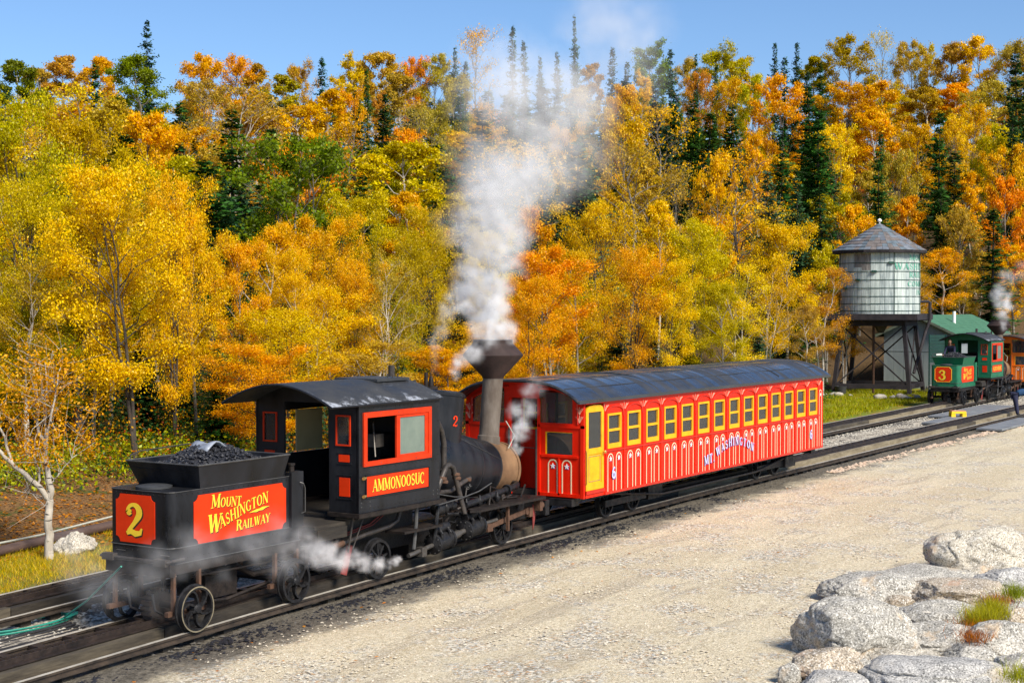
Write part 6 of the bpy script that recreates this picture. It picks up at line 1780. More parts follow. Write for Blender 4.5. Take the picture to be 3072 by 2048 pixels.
def spruce(seed, H=10.0, cw=1.7, dens=1.0, irregular=.25, base=.12, ns=.17, droop=.25, gap=0.0):
    r = np.random.default_rng(seed); sk = Sk()
    sk.limb([[0, 0, 0], [.02 * H * r.normal() * .4, 0, H * .5], [0, 0, H]], [H * .012, H * .008, H * .001], 7)
    VV = []; tints = []
    nl = int(44 * dens)
    for l in range(nl):
        t = base + (1 - base) * (l / (nl - 1)) ** .95
        z = t * H + r.normal() * .09; f = (1 - (t - base) / (1 - base))
        rad = cw * (f ** .78) * (1 + irregular * r.normal() * .6) + .06
        if r.random() < gap: rad *= .35
        nb = int(5 + 5 * f)
        a0 = r.uniform(0, 6.28)
        for b in range(nb):
            a = a0 + b * 2 * math.pi / nb + r.uniform(-.25, .25); ln = rad * r.uniform(.5, 1.25)
            if r.random() < .10 + gap * .5: continue
            ca, sa = math.cos(a), math.sin(a)
            up = .25 * (1 - f) + .05 - droop * f
            e = np.array([ca * ln, sa * ln, ln * up]); o = np.array([0, 0, z + r.normal() * .08])
            if ln > .7 and r.random() < .5: sk.limb([o, o + e * .55 + [0, 0, -.03 * ln], o + e], [.018, .012, .004], 3)
            m_ = max(3, int(ln / (ns * .55)))
            for k in range(m_):
                g = (k + r.uniform(0, 1)) / m_
                p = o + r.normal(size=3) * [.04, .04, .07] + e * g + np.array([0, 0, -.10 * ln * g * (1 - g) * 2 + .05 * ln * g * g])
                for sd_ in (-1, 1, 0):
                    w = (ns * 1.5) * (1.15 - g * .55) * r.uniform(.7, 1.3)
                    an = a + sd_ * r.uniform(.6, 1.1)
                    d = np.array([math.cos(an), math.sin(an), r.uniform(-.35, .25)]) * w
                    s_ = np.array([-math.sin(an), math.cos(an), r.normal() * .5]) * w * .22
                    VV.append([p - s_ * .6, p + d * .5 + s_, p + d, p + d * .5 - s_ + [0, 0, -.02]])
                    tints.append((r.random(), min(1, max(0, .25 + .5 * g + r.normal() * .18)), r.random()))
    for k in range(4):
        VV.append([[0, 0, H * 1.0], [.03, 0, H * .97], [0, 0, H * 1.02], [-.03, .02, H * .96]]); tints.append((.5, .5, .5))
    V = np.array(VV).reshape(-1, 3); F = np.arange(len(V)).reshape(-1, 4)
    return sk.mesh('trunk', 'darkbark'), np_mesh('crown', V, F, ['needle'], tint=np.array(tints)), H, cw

PROTO = {'B': [], 'N': [], 'S': [], 'P': [], 'near': [], 'birch': [], 'Snear': []}
for k in range(7):
    PROTO['B'].append(broadleaf(100 + k, 10, [2.6, 2.2, 3.0, 2.4, 2.8, 2.0, 2.6][k], 15000, .165, ['greybark', 'birch', 'greybark', 'birch', 'greybark', 'birch', 'greybark'][k], [.25, .32, .22, .35, .28, .34, .18][k], [1, 2, 1, 1, 3, 1, 2][k], vase=[.4, .6, .7, .2, .6, .1, .9][k], clump=.32))
for k in range(3):
    PROTO['N'].append(broadleaf(140 + k, 10, 2.7, 2600, .15, ['greybark', 'birch', 'greybark'][k], .3, [1, 2, 1][k], sparse=.6, twigs=4, vase=.6, clump=.5))
for k in range(4):
    PROTO['S'].append(spruce(160 + k, 10, [1.9, 1.6, 2.1, 1.7][k], 1.0, [.3, .45, .35, .5][k], .08, .17, droop=.38, gap=[.05, .15, .08, .25][k]))
for k in range(2):
    PROTO['P'].append(spruce(170 + k, 10, 2.5, .62, .45, .28, .24, .02, .25))
for k in range(4):
    PROTO['near'].append(broadleaf(120 + k, 10, [3.1, 2.7, 2.5, 3.0][k], 32000, .095, ['darkbark', 'greybark', 'greybark', 'darkbark'][k], [.22, .3, .28, .15][k], [2, 1, 2, 3][k], twigs=2, vase=[.7, .5, .4, .8][k], clump=.36))
for k in range(4):
    PROTO['birch'].append(broadleaf(130 + k, 10, [2.2, 1.9, 2.4, 2.0][k], 16000, .088, 'birch', [.3, .34, .26, .32][k], [2, 1, 3, 2][k], sparse=.15, twigs=2, vase=.4, clump=.40))
for k in range(2):
    PROTO['Snear'].append(spruce(180 + k, 10, 1.9, 1.35, .25, .06, .13))
SRC = {}
TREES = []
COLS = {                                     # leaf colours and the words for them
 'Y': [(.92, .53, .004), (.94, .59, .005), (.90, .47, .004)], 'YO': [(.92, .47, .004), (.88, .43, .005)], 'O': [(.90, .39, .006), (.88, .34, .007)],
 'R': [(.72, .25, .05), (.72, .28, .05)], 'YG': [(.60, .46, .005), (.50, .40, .006), (.70, .49, .005)], 'G': [(.24, .28, .018), (.20, .25, .022)],
 'T': [(.60, .38, .055), (.54, .36, .06), (.58, .33, .04)], 'DG': [(.040, .100, .022), (.048, .115, .026), (.034, .085, .022)], 'BG': [(.062, .130, .062), (.055, .115, .052)]}
WORDS = {'Y': 'golden yellow', 'YO': 'orange-gold', 'O': 'bright orange', 'R': 'reddish', 'YG': 'yellow-green', 'G': 'olive green', 'T': 'thin tan-leaved', 'DG': 'dark green', 'BG': 'blue-green'}
def tree(kind, x, y, z, H, halfw, colr, variant=None, kname=None, lab=None, rot=None):
    P = PROTO[kind]; v = rng.integers(len(P)) if variant is None else variant % len(P)
    tm, cm, h0, w0 = P[v]; name = 'spruce_tree' if kind in ('S', 'Snear') else 'pine_tree' if kind == 'P' else 'birch_tree' if kind == 'birch' else 'broadleaf_tree'
    sz = H / h0; sx_ = halfw / w0 if halfw else sz * rng.uniform(.95, 1.3) * (1.35 if kind[0] == 'S' else 1)
    sx_ = float(np.clip(sx_, sz * .4, sz * 2.2))
    key = (kind, v)
    if key not in SRC:
        root = bpy.data.objects.new(name, None); COL.objects.link(root)
        t = bpy.data.objects.new('trunk', tm); COL.objects.link(t); t.parent = root
        c = bpy.data.objects.new('crown', cm); COL.objects.link(c); c.parent = root
        SRC[key] = (root, t, c)
    else:
        r0, t0, c0 = SRC[key]
        root = r0.copy(); COL.objects.link(root); t = t0.copy(); COL.objects.link(t); t.parent = root; c = c0.copy(); COL.objects.link(c); c.parent = root
    root.location = (x, y, z - .05); root.rotation_euler = (rng.normal() * .02, rng.normal() * .02, rng.uniform(0, 6.28) if rot is None else rot); root.scale = (sx_, sx_, sz)
    q = COLS[colr][rng.integers(len(COLS[colr]))]; j = rng.uniform(.88, 1.12, 3) * rng.uniform(.88, 1.08)
    c.color = (min(.9, q[0] * j[0]), min(.9, q[1] * j[1]), min(.9, q[2] * j[2]), 1)
    TREES.append(dict(o=root, kind=kind, col=colr, x=x, y=y, z=z, H=H, lab=lab, w=sx_ * w0))
    return root
def place(px_, ytop, wpx, kind, colr, depth, extra=0, **kw):
    """px_, ytop, wpx: where the top of the tree is seen (2352 px wide view); depth: metres away"""
    x_, y_ = px_ * 1.3061, ytop * 1.3061
    p = at_depth(x_, y_, depth); g = hgt(p.x, p.y)
    H = max(3.0, p.z - g)
    if kind in ('S',) and H > 17: pass
    return tree(kind, p.x, p.y, g, H, (wpx * 1.3061 / 4533 * depth / 2) * (1.18 if kind[0] != 'S' else 1.8), colr, **kw)
# --- trees read off the photograph: x, top, crown width, kind, colour, distance
SKY = [
 (30, 122, 130, 'B', 'G', 150), (95, 150, 90, 'B', 'T', 165), (150, 115, 130, 'B', 'T', 155), (225, 125, 120, 'B', 'YO', 160), (212, 150, 78, 'S', 'DG', 138), (18, 205, 45, 'S', 'BG', 125),
 (341, 50, 72, 'S', 'DG', 158), (330, 128, 165, 'B', 'G', 150), (445, 124, 115, 'B', 'YO', 158), (545, 124, 110, 'B', 'YO', 168), (600, 135, 90, 'B', 'T', 168), (650, 160, 130, 'B', 'YG', 158), (690, 150, 80, 'B', 'T', 170),
 (741, 132, 52, 'S', 'DG', 160), (800, 128, 95, 'B', 'YG', 166), (845, 140, 80, 'B', 'T', 170), (892, 110, 120, 'B', 'T', 160), (950, 125, 70, 'B', 'O', 168), (1000, 125, 90, 'B', 'T', 168), (1095, 72, 110, 'N', 'YO', 165), (1042, 112, 42, 'S', 'DG', 160), (1070, 140, 45, 'S', 'BG', 155),
 (1178, 62, 46, 'S', 'BG', 160), (1211, 95, 44, 'S', 'BG', 163), (1245, 135, 40, 'S', 'BG', 155), (1282, 124, 44, 'S', 'BG', 165), (1330, 42, 34, 'S', 'BG', 160), (1403, 108, 44, 'S', 'DG', 165), (1442, 142, 42, 'S', 'DG', 160), (1365, 135, 80, 'B', 'T', 172),
 (1500, 100, 110, 'B', 'G', 160), (1545, 112, 70, 'P', 'BG', 155), (1600, 128, 34, 'S', 'DG', 165), (1585, 140, 80, 'B', 'T', 172), (1655, 115, 130, 'B', 'YG', 165), (1710, 130, 90, 'B', 'YG', 168), (1776, 100, 36, 'S', 'DG', 165), (1829, 98, 36, 'S', 'DG', 168), (1803, 132, 52, 'S', 'DG', 160),
 (1875, 118, 100, 'B', 'YG', 168), (1948, 78, 125, 'B', 'YG', 165), (2032, 72, 80, 'N', 'YG', 168), (2092, 92, 90, 'B', 'T', 166), (2130, 100, 70, 'B', 'YG', 170), (2175, 98, 120, 'B', 'T', 166), (2262, 82, 115, 'B', 'YO', 163), (2335, 100, 110, 'B', 'T', 160), (2400, 110, 130, 'B', 'T', 160), (1890, 145, 46, 'S', 'DG', 163)]
UP = [
 (130, 245, 200, 'B', 'YO', 120), (530, 190, 215, 'N', 'T', 108), (665, 230, 120, 'B', 'Y', 118), (768, 190, 110, 'B', 'Y', 122), (700, 300, 110, 'B', 'YO', 105), (590, 200, 100, 'B', 'T', 130), (470, 180, 110, 'B', 'T', 142),
 (848, 160, 26, 'S', 'DG', 140), (883, 218, 78, 'P', 'DG', 125), (882, 198, 45, 'B', 'R', 135), (930, 165, 110, 'B', 'T', 150), (935, 288, 88, 'B', 'O', 108), (898, 340, 110, 'B', 'YG', 100), (825, 385, 70, 'B', 'Y', 92), (800, 210, 60, 'B', 'YO', 132),
 (1100, 235, 75, 'N', 'YO', 112), (1035, 175, 85, 'B', 'YG', 140), (1060, 190, 40, 'S', 'DG', 138), (1120, 210, 70, 'S', 'DG', 122), (1165, 220, 80, 'S', 'DG', 120), (1210, 240, 80, 'S', 'BG', 118), (1000, 250, 90, 'B', 'T', 125),
 (1290, 290, 85, 'B', 'YO', 100), (1250, 200, 90, 'S', 'BG', 130), (1330, 190, 100, 'B', 'T', 138), (1310, 230, 90, 'S', 'BG', 125), (1432, 195, 90, 'B', 'Y', 122), (1440, 240, 105, 'B', 'Y', 100), (1380, 290, 80, 'P', 'DG', 102), (1468, 165, 50, 'B', 'Y', 145), (1510, 200, 70, 'S', 'BG', 130), (1545, 220, 70, 'S', 'DG', 125),
 (1604, 158, 58, 'B', 'R', 150), (1645, 148, 32, 'S', 'DG', 150), (1732, 172, 66, 'B', 'YG', 138), (1795, 168, 115, 'B', 'YO', 132), (1690, 175, 80, 'B', 'YO', 145), (1590, 230, 80, 'S', 'DG', 122), (1625, 260, 80, 'S', 'DG', 115), (1680, 250, 85, 'S', 'DG', 120), (1850, 165, 42, 'S', 'BG', 150), (1868, 205, 85, 'S', 'DG', 128), (1880, 260, 110, 'S', 'DG', 112), (1800, 302, 68, 'S', 'DG', 105), (1745, 300, 55, 'B', 'Y', 112),
 (1960, 190, 110, 'B', 'YO', 150), (2050, 185, 120, 'B', 'YO', 150), (2120, 190, 130, 'B', 'T', 148), (2200, 180, 110, 'B', 'YO', 150), (2280, 190, 120, 'B', 'T', 146), (2005, 240, 140, 'B', 'Y', 128), (1925, 278, 80, 'B', 'Y', 122), (2022, 305, 40, 'S', 'DG', 112), (2152, 262, 105, 'P', 'DG', 118), (2100, 285, 90, 'B', 'YO', 125), (2190, 260, 70, 'B', 'Y', 128), (2272, 285, 90, 'B', 'YG', 118), (2230, 240, 70, 'B', 'YO', 135), (2338, 128, 90, 'S', 'DG', 128), (2325, 240, 100, 'P', 'DG', 115), (2370, 170, 90, 'S', 'DG', 118),
 (1700, 348, 190, 'N', 'Y', 92), (1650, 370, 90, 'B', 'Y', 90), (1780, 395, 90, 'S', 'BG', 90), (1830, 415, 80, 'S', 'BG', 88), (1890, 430, 85, 'S', 'DG', 95), (1985, 380, 90, 'B', 'T', 108), (2060, 340, 90, 'B', 'T', 112), (1940, 440, 120, 'B', 'YG', 102), (2090, 435, 85, 'B', 'O', 106), (2020, 350, 80, 'S', 'DG', 104), (2165, 432, 90, 'S', 'DG', 104), (2240, 380, 90, 'B', 'YO', 112), (2318, 402, 90, 'B', 'O', 105), (2190, 350, 90, 'S', 'DG', 112), (2300, 330, 90, 'B', 'Y', 115), (2280, 480, 90, 'S', 'DG', 100), (2215, 470, 80, 'B', 'T', 102), (1975, 468, 90, 'B', 'YO', 100),
 (562, 392, 105, 'S', 'BG', 76), (520, 410, 80, 'Snear', 'BG', 72), (600, 420, 70, 'S', 'DG', 78), (495, 330, 90, 'B', 'T', 95), (420, 330, 80, 'S', 'DG', 100), (740, 330, 60, 'S', 'DG', 100), (640, 400, 100, 'B', 'YO', 82), (780, 340, 70, 'S', 'BG', 100), (960, 370, 80, 'S', 'DG', 95), (1010, 330, 80, 'S', 'DG', 100), (880, 420, 90, 'S', 'DG', 88), (1150, 380, 90, 'S', 'DG', 92), (1250, 380, 90, 'S', 'DG', 90), (1330, 400, 90, 'S', 'DG', 88), (1500, 350, 90, 'B', 'T', 95), (1550, 400, 80, 'N', 'T', 88)]
MIDR = [
 (60, 215, 260, 'near', 'YG', 46, 0), (190, 250, 190, 'near', 'YG', 50, 1), (345, 255, 150, 'B', 'Y', 78, 0), (250, 330, 170, 'near', 'YG', 48, 2), (400, 395, 150, 'near', 'Y', 42, 3),
 (310, 385, 290, 'near', 'Y', 38, 0), (210, 440, 180, 'near', 'YO', 39, 1), (450, 480, 150, 'near', 'YO', 43, 2), (40, 400, 190, 'near', 'YG', 42, 3), (60, 590, 170, 'birch', 'T', 37, 0), (-70, 260, 220, 'near', 'Y', 46, 2),
 (600, 505, 150, 'birch', 'YO', 50, 1), (540, 540, 120, 'near', 'Y', 46, 1), (690, 490, 150, 'near', 'YO', 54, 2), (760, 500, 150, 'near', 'YO', 56, 0), (850, 445, 150, 'near', 'YG', 64, 1), (945, 425, 130, 'B', 'Y', 70, 3), (1055, 425, 120, 'B', 'YG', 74, 5), (880, 565, 120, 'birch', 'T', 52, 2), (960, 520, 130, 'near', 'YG', 58, 3), (1010, 480, 120, 'near', 'YG', 62, 0), (820, 590, 110, 'near', 'YO', 52, 3), (640, 580, 110, 'near', 'Y', 48, 0), (720, 610, 110, 'birch', 'Y', 47, 3),
 (1120, 520, 110, 'near', 'Y', 62, 1), (1250, 470, 130, 'B', 'YO', 70, 0), (1270, 560, 190, 'near', 'O', 56, 2), (1210, 640, 130, 'near', 'O', 52, 0), (1380, 455, 170, 'near', 'Y', 64, 3), (1330, 560, 130, 'near', 'YO', 58, 1), (1510, 445, 100, 'B', 'Y', 76, 3), (1600, 500, 150, 'near', 'YG', 66, 2), (1450, 560, 130, 'near', 'YO', 60, 3), (1530, 600, 130, 'near', 'Y', 60, 0), (1700, 600, 120, 'birch', 'Y', 64, 0), (1660, 640, 120, 'near', 'YG', 62, 1),
 (1810, 505, 150, 'near', 'Y', 76, 1), (1760, 600, 110, 'birch', 'YO', 70, 2), (1890, 600, 110, 'birch', 'T', 78, 3), (1900, 560, 90, 'B', 'YG', 88, 1), (1940, 640, 90, 'birch', 'O', 82, 0), (2170, 560, 110, 'birch', 'YO', 98, 1), (2250, 590, 100, 'B', 'T', 104, 2), (2090, 590, 90, 'birch', 'T', 96, 2), (2330, 560, 110, 'B', 'Y', 104, 0), (2210, 640, 70, 'birch', 'T', 100, 0), (1860, 690, 80, 'birch', 'T', 72, 1)]
LOWS = [(30, 860, 120, 44), (130, 900, 110, 46), (330, 880, 110, 43), (430, 800, 120, 50), (505, 900, 100, 42), (620, 780, 110, 54), (700, 820, 100, 50), (980, 720, 110, 60), (1060, 700, 100, 64), (1420, 740, 110, 62), (1500, 770, 100, 60), (1570, 740, 90, 66), (1740, 760, 90, 68), (1830, 740, 90, 74), (240, 780, 130, 50), (880, 760, 100, 56)]
for (a, b, c_, d_) in LOWS: place(a, b, c_, 'Snear', 'DG' if a % 20 else 'BG', d_)
for a in SKY: place(a[0], a[1], a[2] * .82, *a[3:])
for a in UP: place(*a)
for (a, b, c_, d_, e_, f_, v_) in MIDR: place(a, b, c_, d_, e_, f_, variant=v_)
# the white birch standing on the grass at left, forking low
def front_birch():
    g = at_z(146, 1655, -.12); sk = Sk(); gx, gy, gz = g.x, g.y, hgt(g.x, g.y) - .05
    ex = np.array([rgt.x, rgt.y, 0]); r = np.random.default_rng(5)
    def Pp(u, h, v=0): return ex * u + np.array([fwd.x, fwd.y, 0]) * v + np.array([0, 0, h])
    s = 1 / 4533 * 27.0 * 1.85                              # metres per pixel of the left-hand detail view (1.85 px each)
    K = .5405 / 4533 * (g - CAM).dot(fwd)
    def C(X, Y, v=0): return Pp((X - 272) * K, (845 - Y) * K, v)
    limbs = [([C(272, 845), C(276, 700), C(274, 560), C(280, 500)], [.115, .10, .095, .09]),
             ([C(280, 500), C(290, 430), C(268, 330), C(258, 240), C(262, 190)], [.085, .075, .06, .055, .05]),
             ([C(262, 190), C(205, 120, .1), C(205, 0, .2), C(180, -160, .3)], [.045, .035, .03, .01]), ([C(262, 190), C(285, 90, -.1), C(320, -20, -.2), C(330, -200, 0)], [.04, .03, .025, .01]), ([C(262, 190), C(240, 60, .2), C(255, -60, .1), C(240, -260, .2)], [.035, .03, .02, .01]),
             ([C(278, 500), C(225, 420, -.1), C(150, 340, -.2), C(60, 250, -.3), C(0, 170, -.3), C(-60, 90, -.2)], [.075, .065, .055, .045, .04, .03]),
             ([C(90, 280, -.2), C(40, 120, -.2), C(-10, 20, -.1), C(-30, -120, 0)], [.035, .03, .02, .01]), ([C(240, 495), C(190, 475), C(140, 448)], [.02, .014, .008]), ([C(215, 410), C(225, 330), C(190, 250), C(200, 160)], [.03, .025, .015, .008]), ([C(296, 400), C(310, 380), C(400, 280), C(420, 180)], [.02, .015, .010, .006])]
    T = []
    for p, q in limbs:
        pts = np.array(p); t0 = np.linspace(0, 1, len(pts)); t1 = np.linspace(0, 1, len(pts) * 3)
        P = np.stack([np.interp(t1, t0, pts[:, i]) for i in range(3)], 1); P[1:-1] += r.normal(size=P[1:-1].shape) * .012
        sk.limb(P, np.interp(t1, t0, q) * .8, 9)
        if q[0] < .07:
            for k in range(9):
                i = r.integers(2, len(P)); o = P[i]; e = o + r.normal(size=3) * .35 + [0, 0, .3]; sk.limb([o, (o + e) / 2 + r.normal(size=3) * .04, e], [.010, .008, .003], 4); T += [o + (e - o) * f for f in (.6, .8, 1, 1.1)]
                for _ in range(3): e2 = e + r.normal(size=3) * .3 + [0, 0, .1]; sk.limb([e, e2], [.005, .002], 3); T += [e2, (e + e2) / 2]
    T = np.array(T); T = T[T[:, 2] > 1.9]; n = 5200
    P = T[r.integers(len(T), size=n)] + r.normal(size=(n, 3)) * .11
    V, F = leaves_at(P, .062, r)
    root = bpy.data.objects.new('birch_tree', None); COL.objects.link(root); root.location = (gx, gy, gz)
    t = bpy.data.objects.new('trunk', sk.mesh('trunk', 'birch')); COL.objects.link(t); t.parent = root
    c = bpy.data.objects.new('crown', np_mesh('crown', V, F, ['leaf'], tint=r.random((n, 3)))); COL.objects.link(c); c.parent = root; c.color = (.72, .33, .02, 1)
    tag(root, 'slender white birch forking low, standing alone on the grass left of the black tender', 'tree')
front_birch()
# fill the slope between them: random spots, kept clear of the tracks and below the photograph's skyline
SKYL_X = [0, 60, 130, 260, 340, 440, 560, 640, 700, 800, 900, 1000, 1100, 1250, 1400, 1500, 1600, 1700, 1850, 1950, 2100, 2200, 2300, 2352, 2700]
SKYL_Y = [190, 165, 160, 165, 160, 150, 150, 165, 185, 165, 150, 165, 165, 165, 165, 145, 160, 145, 150, 135, 140, 130, 125, 130, 130]
pts = [(t['x'], t['y']) for t in TREES]
def conifer_prob(xs, ys):
    p = .30
    if 1100 < xs < 1420 and ys < 480: p = .75
    if 1420 < xs < 1900 and ys < 430: p = .68
    if 700 < xs < 1100 and 150 < ys < 420: p = .45
    if 1850 < xs < 2000 and ys < 520: p = .45
    if 2100 < xs and 380 < ys < 560: p = .5
    return p
cnt = 0; tries = 0
while cnt < 215 and tries < 9000:
    tries += 1
    b = R(rng.uniform(7, 58)); d = math.sqrt(rng.uniform(40 ** 2, 178 ** 2)); x, y = d * math.cos(b), d * math.sin(b) + CAMY
    d0 = float(np.interp(math.degrees(b), [8, 14, 20, 27, 33, 40, 50, 60], [110, 100, 100, 80, 58, 45, 40, 40]))
    if d < d0 or y < 13: continue
    md = min((x - p[0]) ** 2 + (y - p[1]) ** 2 for p in pts)
    if md < (2.4 + d * .010) ** 2: continue
    g = hgt(x, y); H = rng.uniform(6.5, 10.5) * (.8 if d > 120 else 1 if d > 70 else .85)
    xp, yp, dd = topx((x, y, g + H)); xs, ys = xp / 1.3061, yp / 1.3061
    lim = float(np.interp(xs, SKYL_X, SKYL_Y)) + rng.uniform(0, 25)
    if ys < lim: H -= (lim - ys) * 1.3061 / 4533 * dd
    if H < 3.2: continue
    con = rng.random() < conifer_prob(xs, ys)
    if con: kind, colr = ('S' if rng.random() < .8 else 'P'), ('DG' if rng.random() < .65 else 'BG')
    else:
        kind = 'N' if rng.random() < .3 else ('B' if d > 68 else rng.choice(['near', 'birch', 'B']))
        w = rng.random()
        if xs < 500 and ys > 200: colr = 'Y' if w < .4 else 'YG' if w < .7 else 'YO' if w < .9 else 'T'
        elif xs > 1900: colr = 'Y' if w < .30 else 'YO' if w < .52 else 'T' if w < .78 else 'YG' if w < .92 else 'O' if w < .97 else 'R'
        else: colr = 'Y' if w < .28 else 'YO' if w < .46 else 'T' if w < .70 else 'YG' if w < .86 else 'G' if w < .92 else 'O' if w < .97 else 'R'
    tree(kind, x, y, g, H, None, colr); pts.append((x, y)); cnt += 1
# young trees along the foot of the forest
for i in range(34):
    x = 11 + i * 2.6 + rng.uniform(-1, 1); y = float(np.interp(x, [0, 18, 26, 40, 60, 90, 120], [15, 12, 11, 12.5, 17, 24, 27])) + rng.uniform(-1.0, 4)
    if abs(x - tcx) < 5 and y < 18: continue
    if x < 24 and i % 2 == 0: continue
    if 83 < x < 100: y = max(y, 16.5)
    tree(['near', 'birch', 'near'][i % 3], x, y, hgt(x, y), rng.uniform(3.0, 5.2), rng.uniform(1.3, 2.0), ['Y', 'YO', 'YG', 'T', 'Y', 'O' if x > 30 else 'YG', 'YG'][i % 7]); pts.append((x, y))
# labels that single each tree out: colour and form, what it is seen against, then its order among its likes
def zone(xs, ys):
    z = None
    sky_y = float(np.interp(xs, SKYL_X, SKYL_Y))
    if ys < sky_y + 12: v = 'on the skyline'
    elif ys < 260: v = 'high on the slope'
    elif ys < 400: v = 'halfway upslope'
    elif ys < 520: v = 'on the lower slope'
    else: v = 'at the slope foot'
    if xs < 0: h = 'left of the picture'
    elif xs < 250: h = 'far left of the tender'
    elif xs < 520: h = 'above the black tender'
    elif xs < 1000: h = 'above the locomotive cab'
    elif xs < 1230: h = 'behind the steam'
    elif xs < 1560: h = 'above the coach front'
    elif xs < 1900: h = 'above the coach rear'
    elif xs < 2150: h = 'above the water tower'
    elif xs < 2352: h = 'above the green locomotive'
    else: h = 'right of the picture'
    return v, h
FORM = {'B': 'broadleaf', 'near': 'dense', 'N': 'half-bare', 'S': 'spruce', 'Snear': 'spruce', 'P': 'pine', 'birch': 'birch'}
ORD = ['first', 'second', 'third', 'fourth', 'fifth', 'sixth', 'seventh', 'eighth', 'ninth', 'tenth', 'eleventh', 'twelfth']
groups = {}
for t in TREES:
    xp, yp, dd = topx((t['x'], t['y'], t['z'] + t['H'])); t['xs'], t['ys'], t['d'] = xp / 1.3061, yp / 1.3061, dd
    v, h = zone(t['xs'], t['ys']); t['key'] = (WORDS[t['col']], FORM[t['kind']], v, h); groups.setdefault(t['key'], []).append(t)
for k, L_ in groups.items():
    L_.sort(key=lambda t: t['xs'])
    for i, t in enumerate(L_):
        c_, f_, v, h = k; bird = '' if f_ in ('spruce', 'pine') else ' tree'
        s = '%s %s%s %s %s' % (c_, f_, bird, v, h)
        if len(L_) > 1: s += ', %s from left' % (ORD[min(i, 11)] if 0 < i < len(L_) - 1 or len(L_) > 12 else 'leftmost' if i == 0 else 'rightmost')
        s = s.replace('leftmost from left', 'leftmost of these').replace('rightmost from left', 'rightmost of these').replace('first from left', 'leftmost of these')
        con = t['kind'] in ('S', 'Snear', 'P')
        tag(t['o'], s, 'tree', 'conifers on the autumn hillside' if con else 'broadleaf trees on the autumn hillside')

# ================================================================== UNDERGROWTH, LEAVES, GRASS, STONES
def scatter_cards(name, n, fn, size, colr, lab, cat, m='leaf', up=.35, seed=3, asp=.62):
    r = np.random.default_rng(seed); P = fn(r, n); V, F = leaves_at(P, size, r, up, asp)
    me = np_mesh(name, V, F, [m], tint=r.random((len(P), 3))); o = bpy.data.objects.new(name, me); COL.objects.link(o); o.color = (*colr, 1)
    return tag(o, lab, cat, None, 'stuff')
def edge_y(x): return np.interp(x, [0, 18, 26, 40, 60, 90, 120], [15, 12, 11, 12.5, 17, 24, 27])
def bushes(r, n, x0, x1, dep, hmax, per=60, spread=.55):
    nb = n // per; bx = r.uniform(x0, x1, nb); by = edge_y(bx) + r.uniform(0, 1, nb) ** 1.3 * dep; bh = r.uniform(.3, hmax, nb)
    i = np.repeat(np.arange(nb), per); P = np.stack([bx[i] + r.normal(size=len(i)) * spread, by[i] + r.normal(size=len(i)) * spread, np.zeros(len(i))], 1)
    P[:, 2] = hgt_np(P[:, 0], P[:, 1]) + np.abs(r.normal(size=len(i))) * bh[i] * .6 + .05
    return P
scatter_cards('undergrowth', 120000, lambda r, n: bushes(r, n, 8, 130, 24, 2.6, 150, .6), .105, (.035, .075, .018), 'green undergrowth along the foot of the forest', 'undergrowth', seed=11)
scatter_cards('orange_undergrowth', 90000, lambda r, n: bushes(r, n, 10, 128, 18, 2.6, 150, .6), .085, (.56, .28, .018), 'orange and gold bushes along the foot of the forest', 'undergrowth', seed=12)
scatter_cards('red_undergrowth', 16000, lambda r, n: bushes(r, n, 20, 125, 9, 1.6, 130, .5), .08, (.48, .11, .035), 'reddish bushes along the edge of the forest', 'undergrowth', seed=13)
scatter_cards('green_brush', 15000, lambda r, n: bushes(r, n, 16, 32, 3, .5, 90, .5), .09, (.36, .38, .025), 'yellow-green brush on the bank behind the birch', 'undergrowth', seed=15)
def slope_floor(r, n):
    b = R(r.uniform(6, 60, n)) if False else np.radians(r.uniform(6, 60, n)); d = np.sqrt(r.uniform(55 ** 2, 180 ** 2, n)); x = d * np.cos(b); y = d * np.sin(b) + CAMY
    k = y > edge_y(x) + 3; x, y = x[k], y[k]; c = np.stack([x, y, hgt_np(x, y)], 1)
    i = np.repeat(np.arange(len(c)), 26); P = c[i] + r.normal(size=(len(i), 3)) * [1.1, 1.1, .1]; P[:, 2] += np.abs(r.normal(size=len(i))) * .9 + .1; return P
scatter_cards('slope_brush', 2600, slope_floor, .26, (.05, .075, .025), 'dark brush covering the forest floor of the hillside', 'undergrowth', seed=21)
scatter_cards('slope_brush_tan', 2400, slope_floor, .24, (.34, .17, .045), 'tan and brown brush covering the forest floor of the hillside', 'undergrowth', seed=22)
def fallen(r, n):
    x = r.uniform(8, 40, n); y = 6.2 + np.abs(r.normal(size=n)) * 3.2 + (x - 8) * .02; return np.stack([x, y, hgt_np(x, y) + r.uniform(.01, .05, n)], 1)
scatter_cards('fallen_leaves', 16000, fallen, .085, (.52, .20, .045), 'brown and orange fallen leaves on the bank at left', 'leaves', up=2.0, seed=31)
def stray(r, n):
    x = r.uniform(8, 60, n); y = -1.0 - np.abs(r.normal(size=n)) * 2.2; return np.stack([x, y, hgt_np(x, y) + .012], 1)
scatter_cards('stray_leaves', 160, stray, .07, (.65, .25, .05), 'few stray orange leaves along the near rail', 'leaves', up=4.0, seed=32)
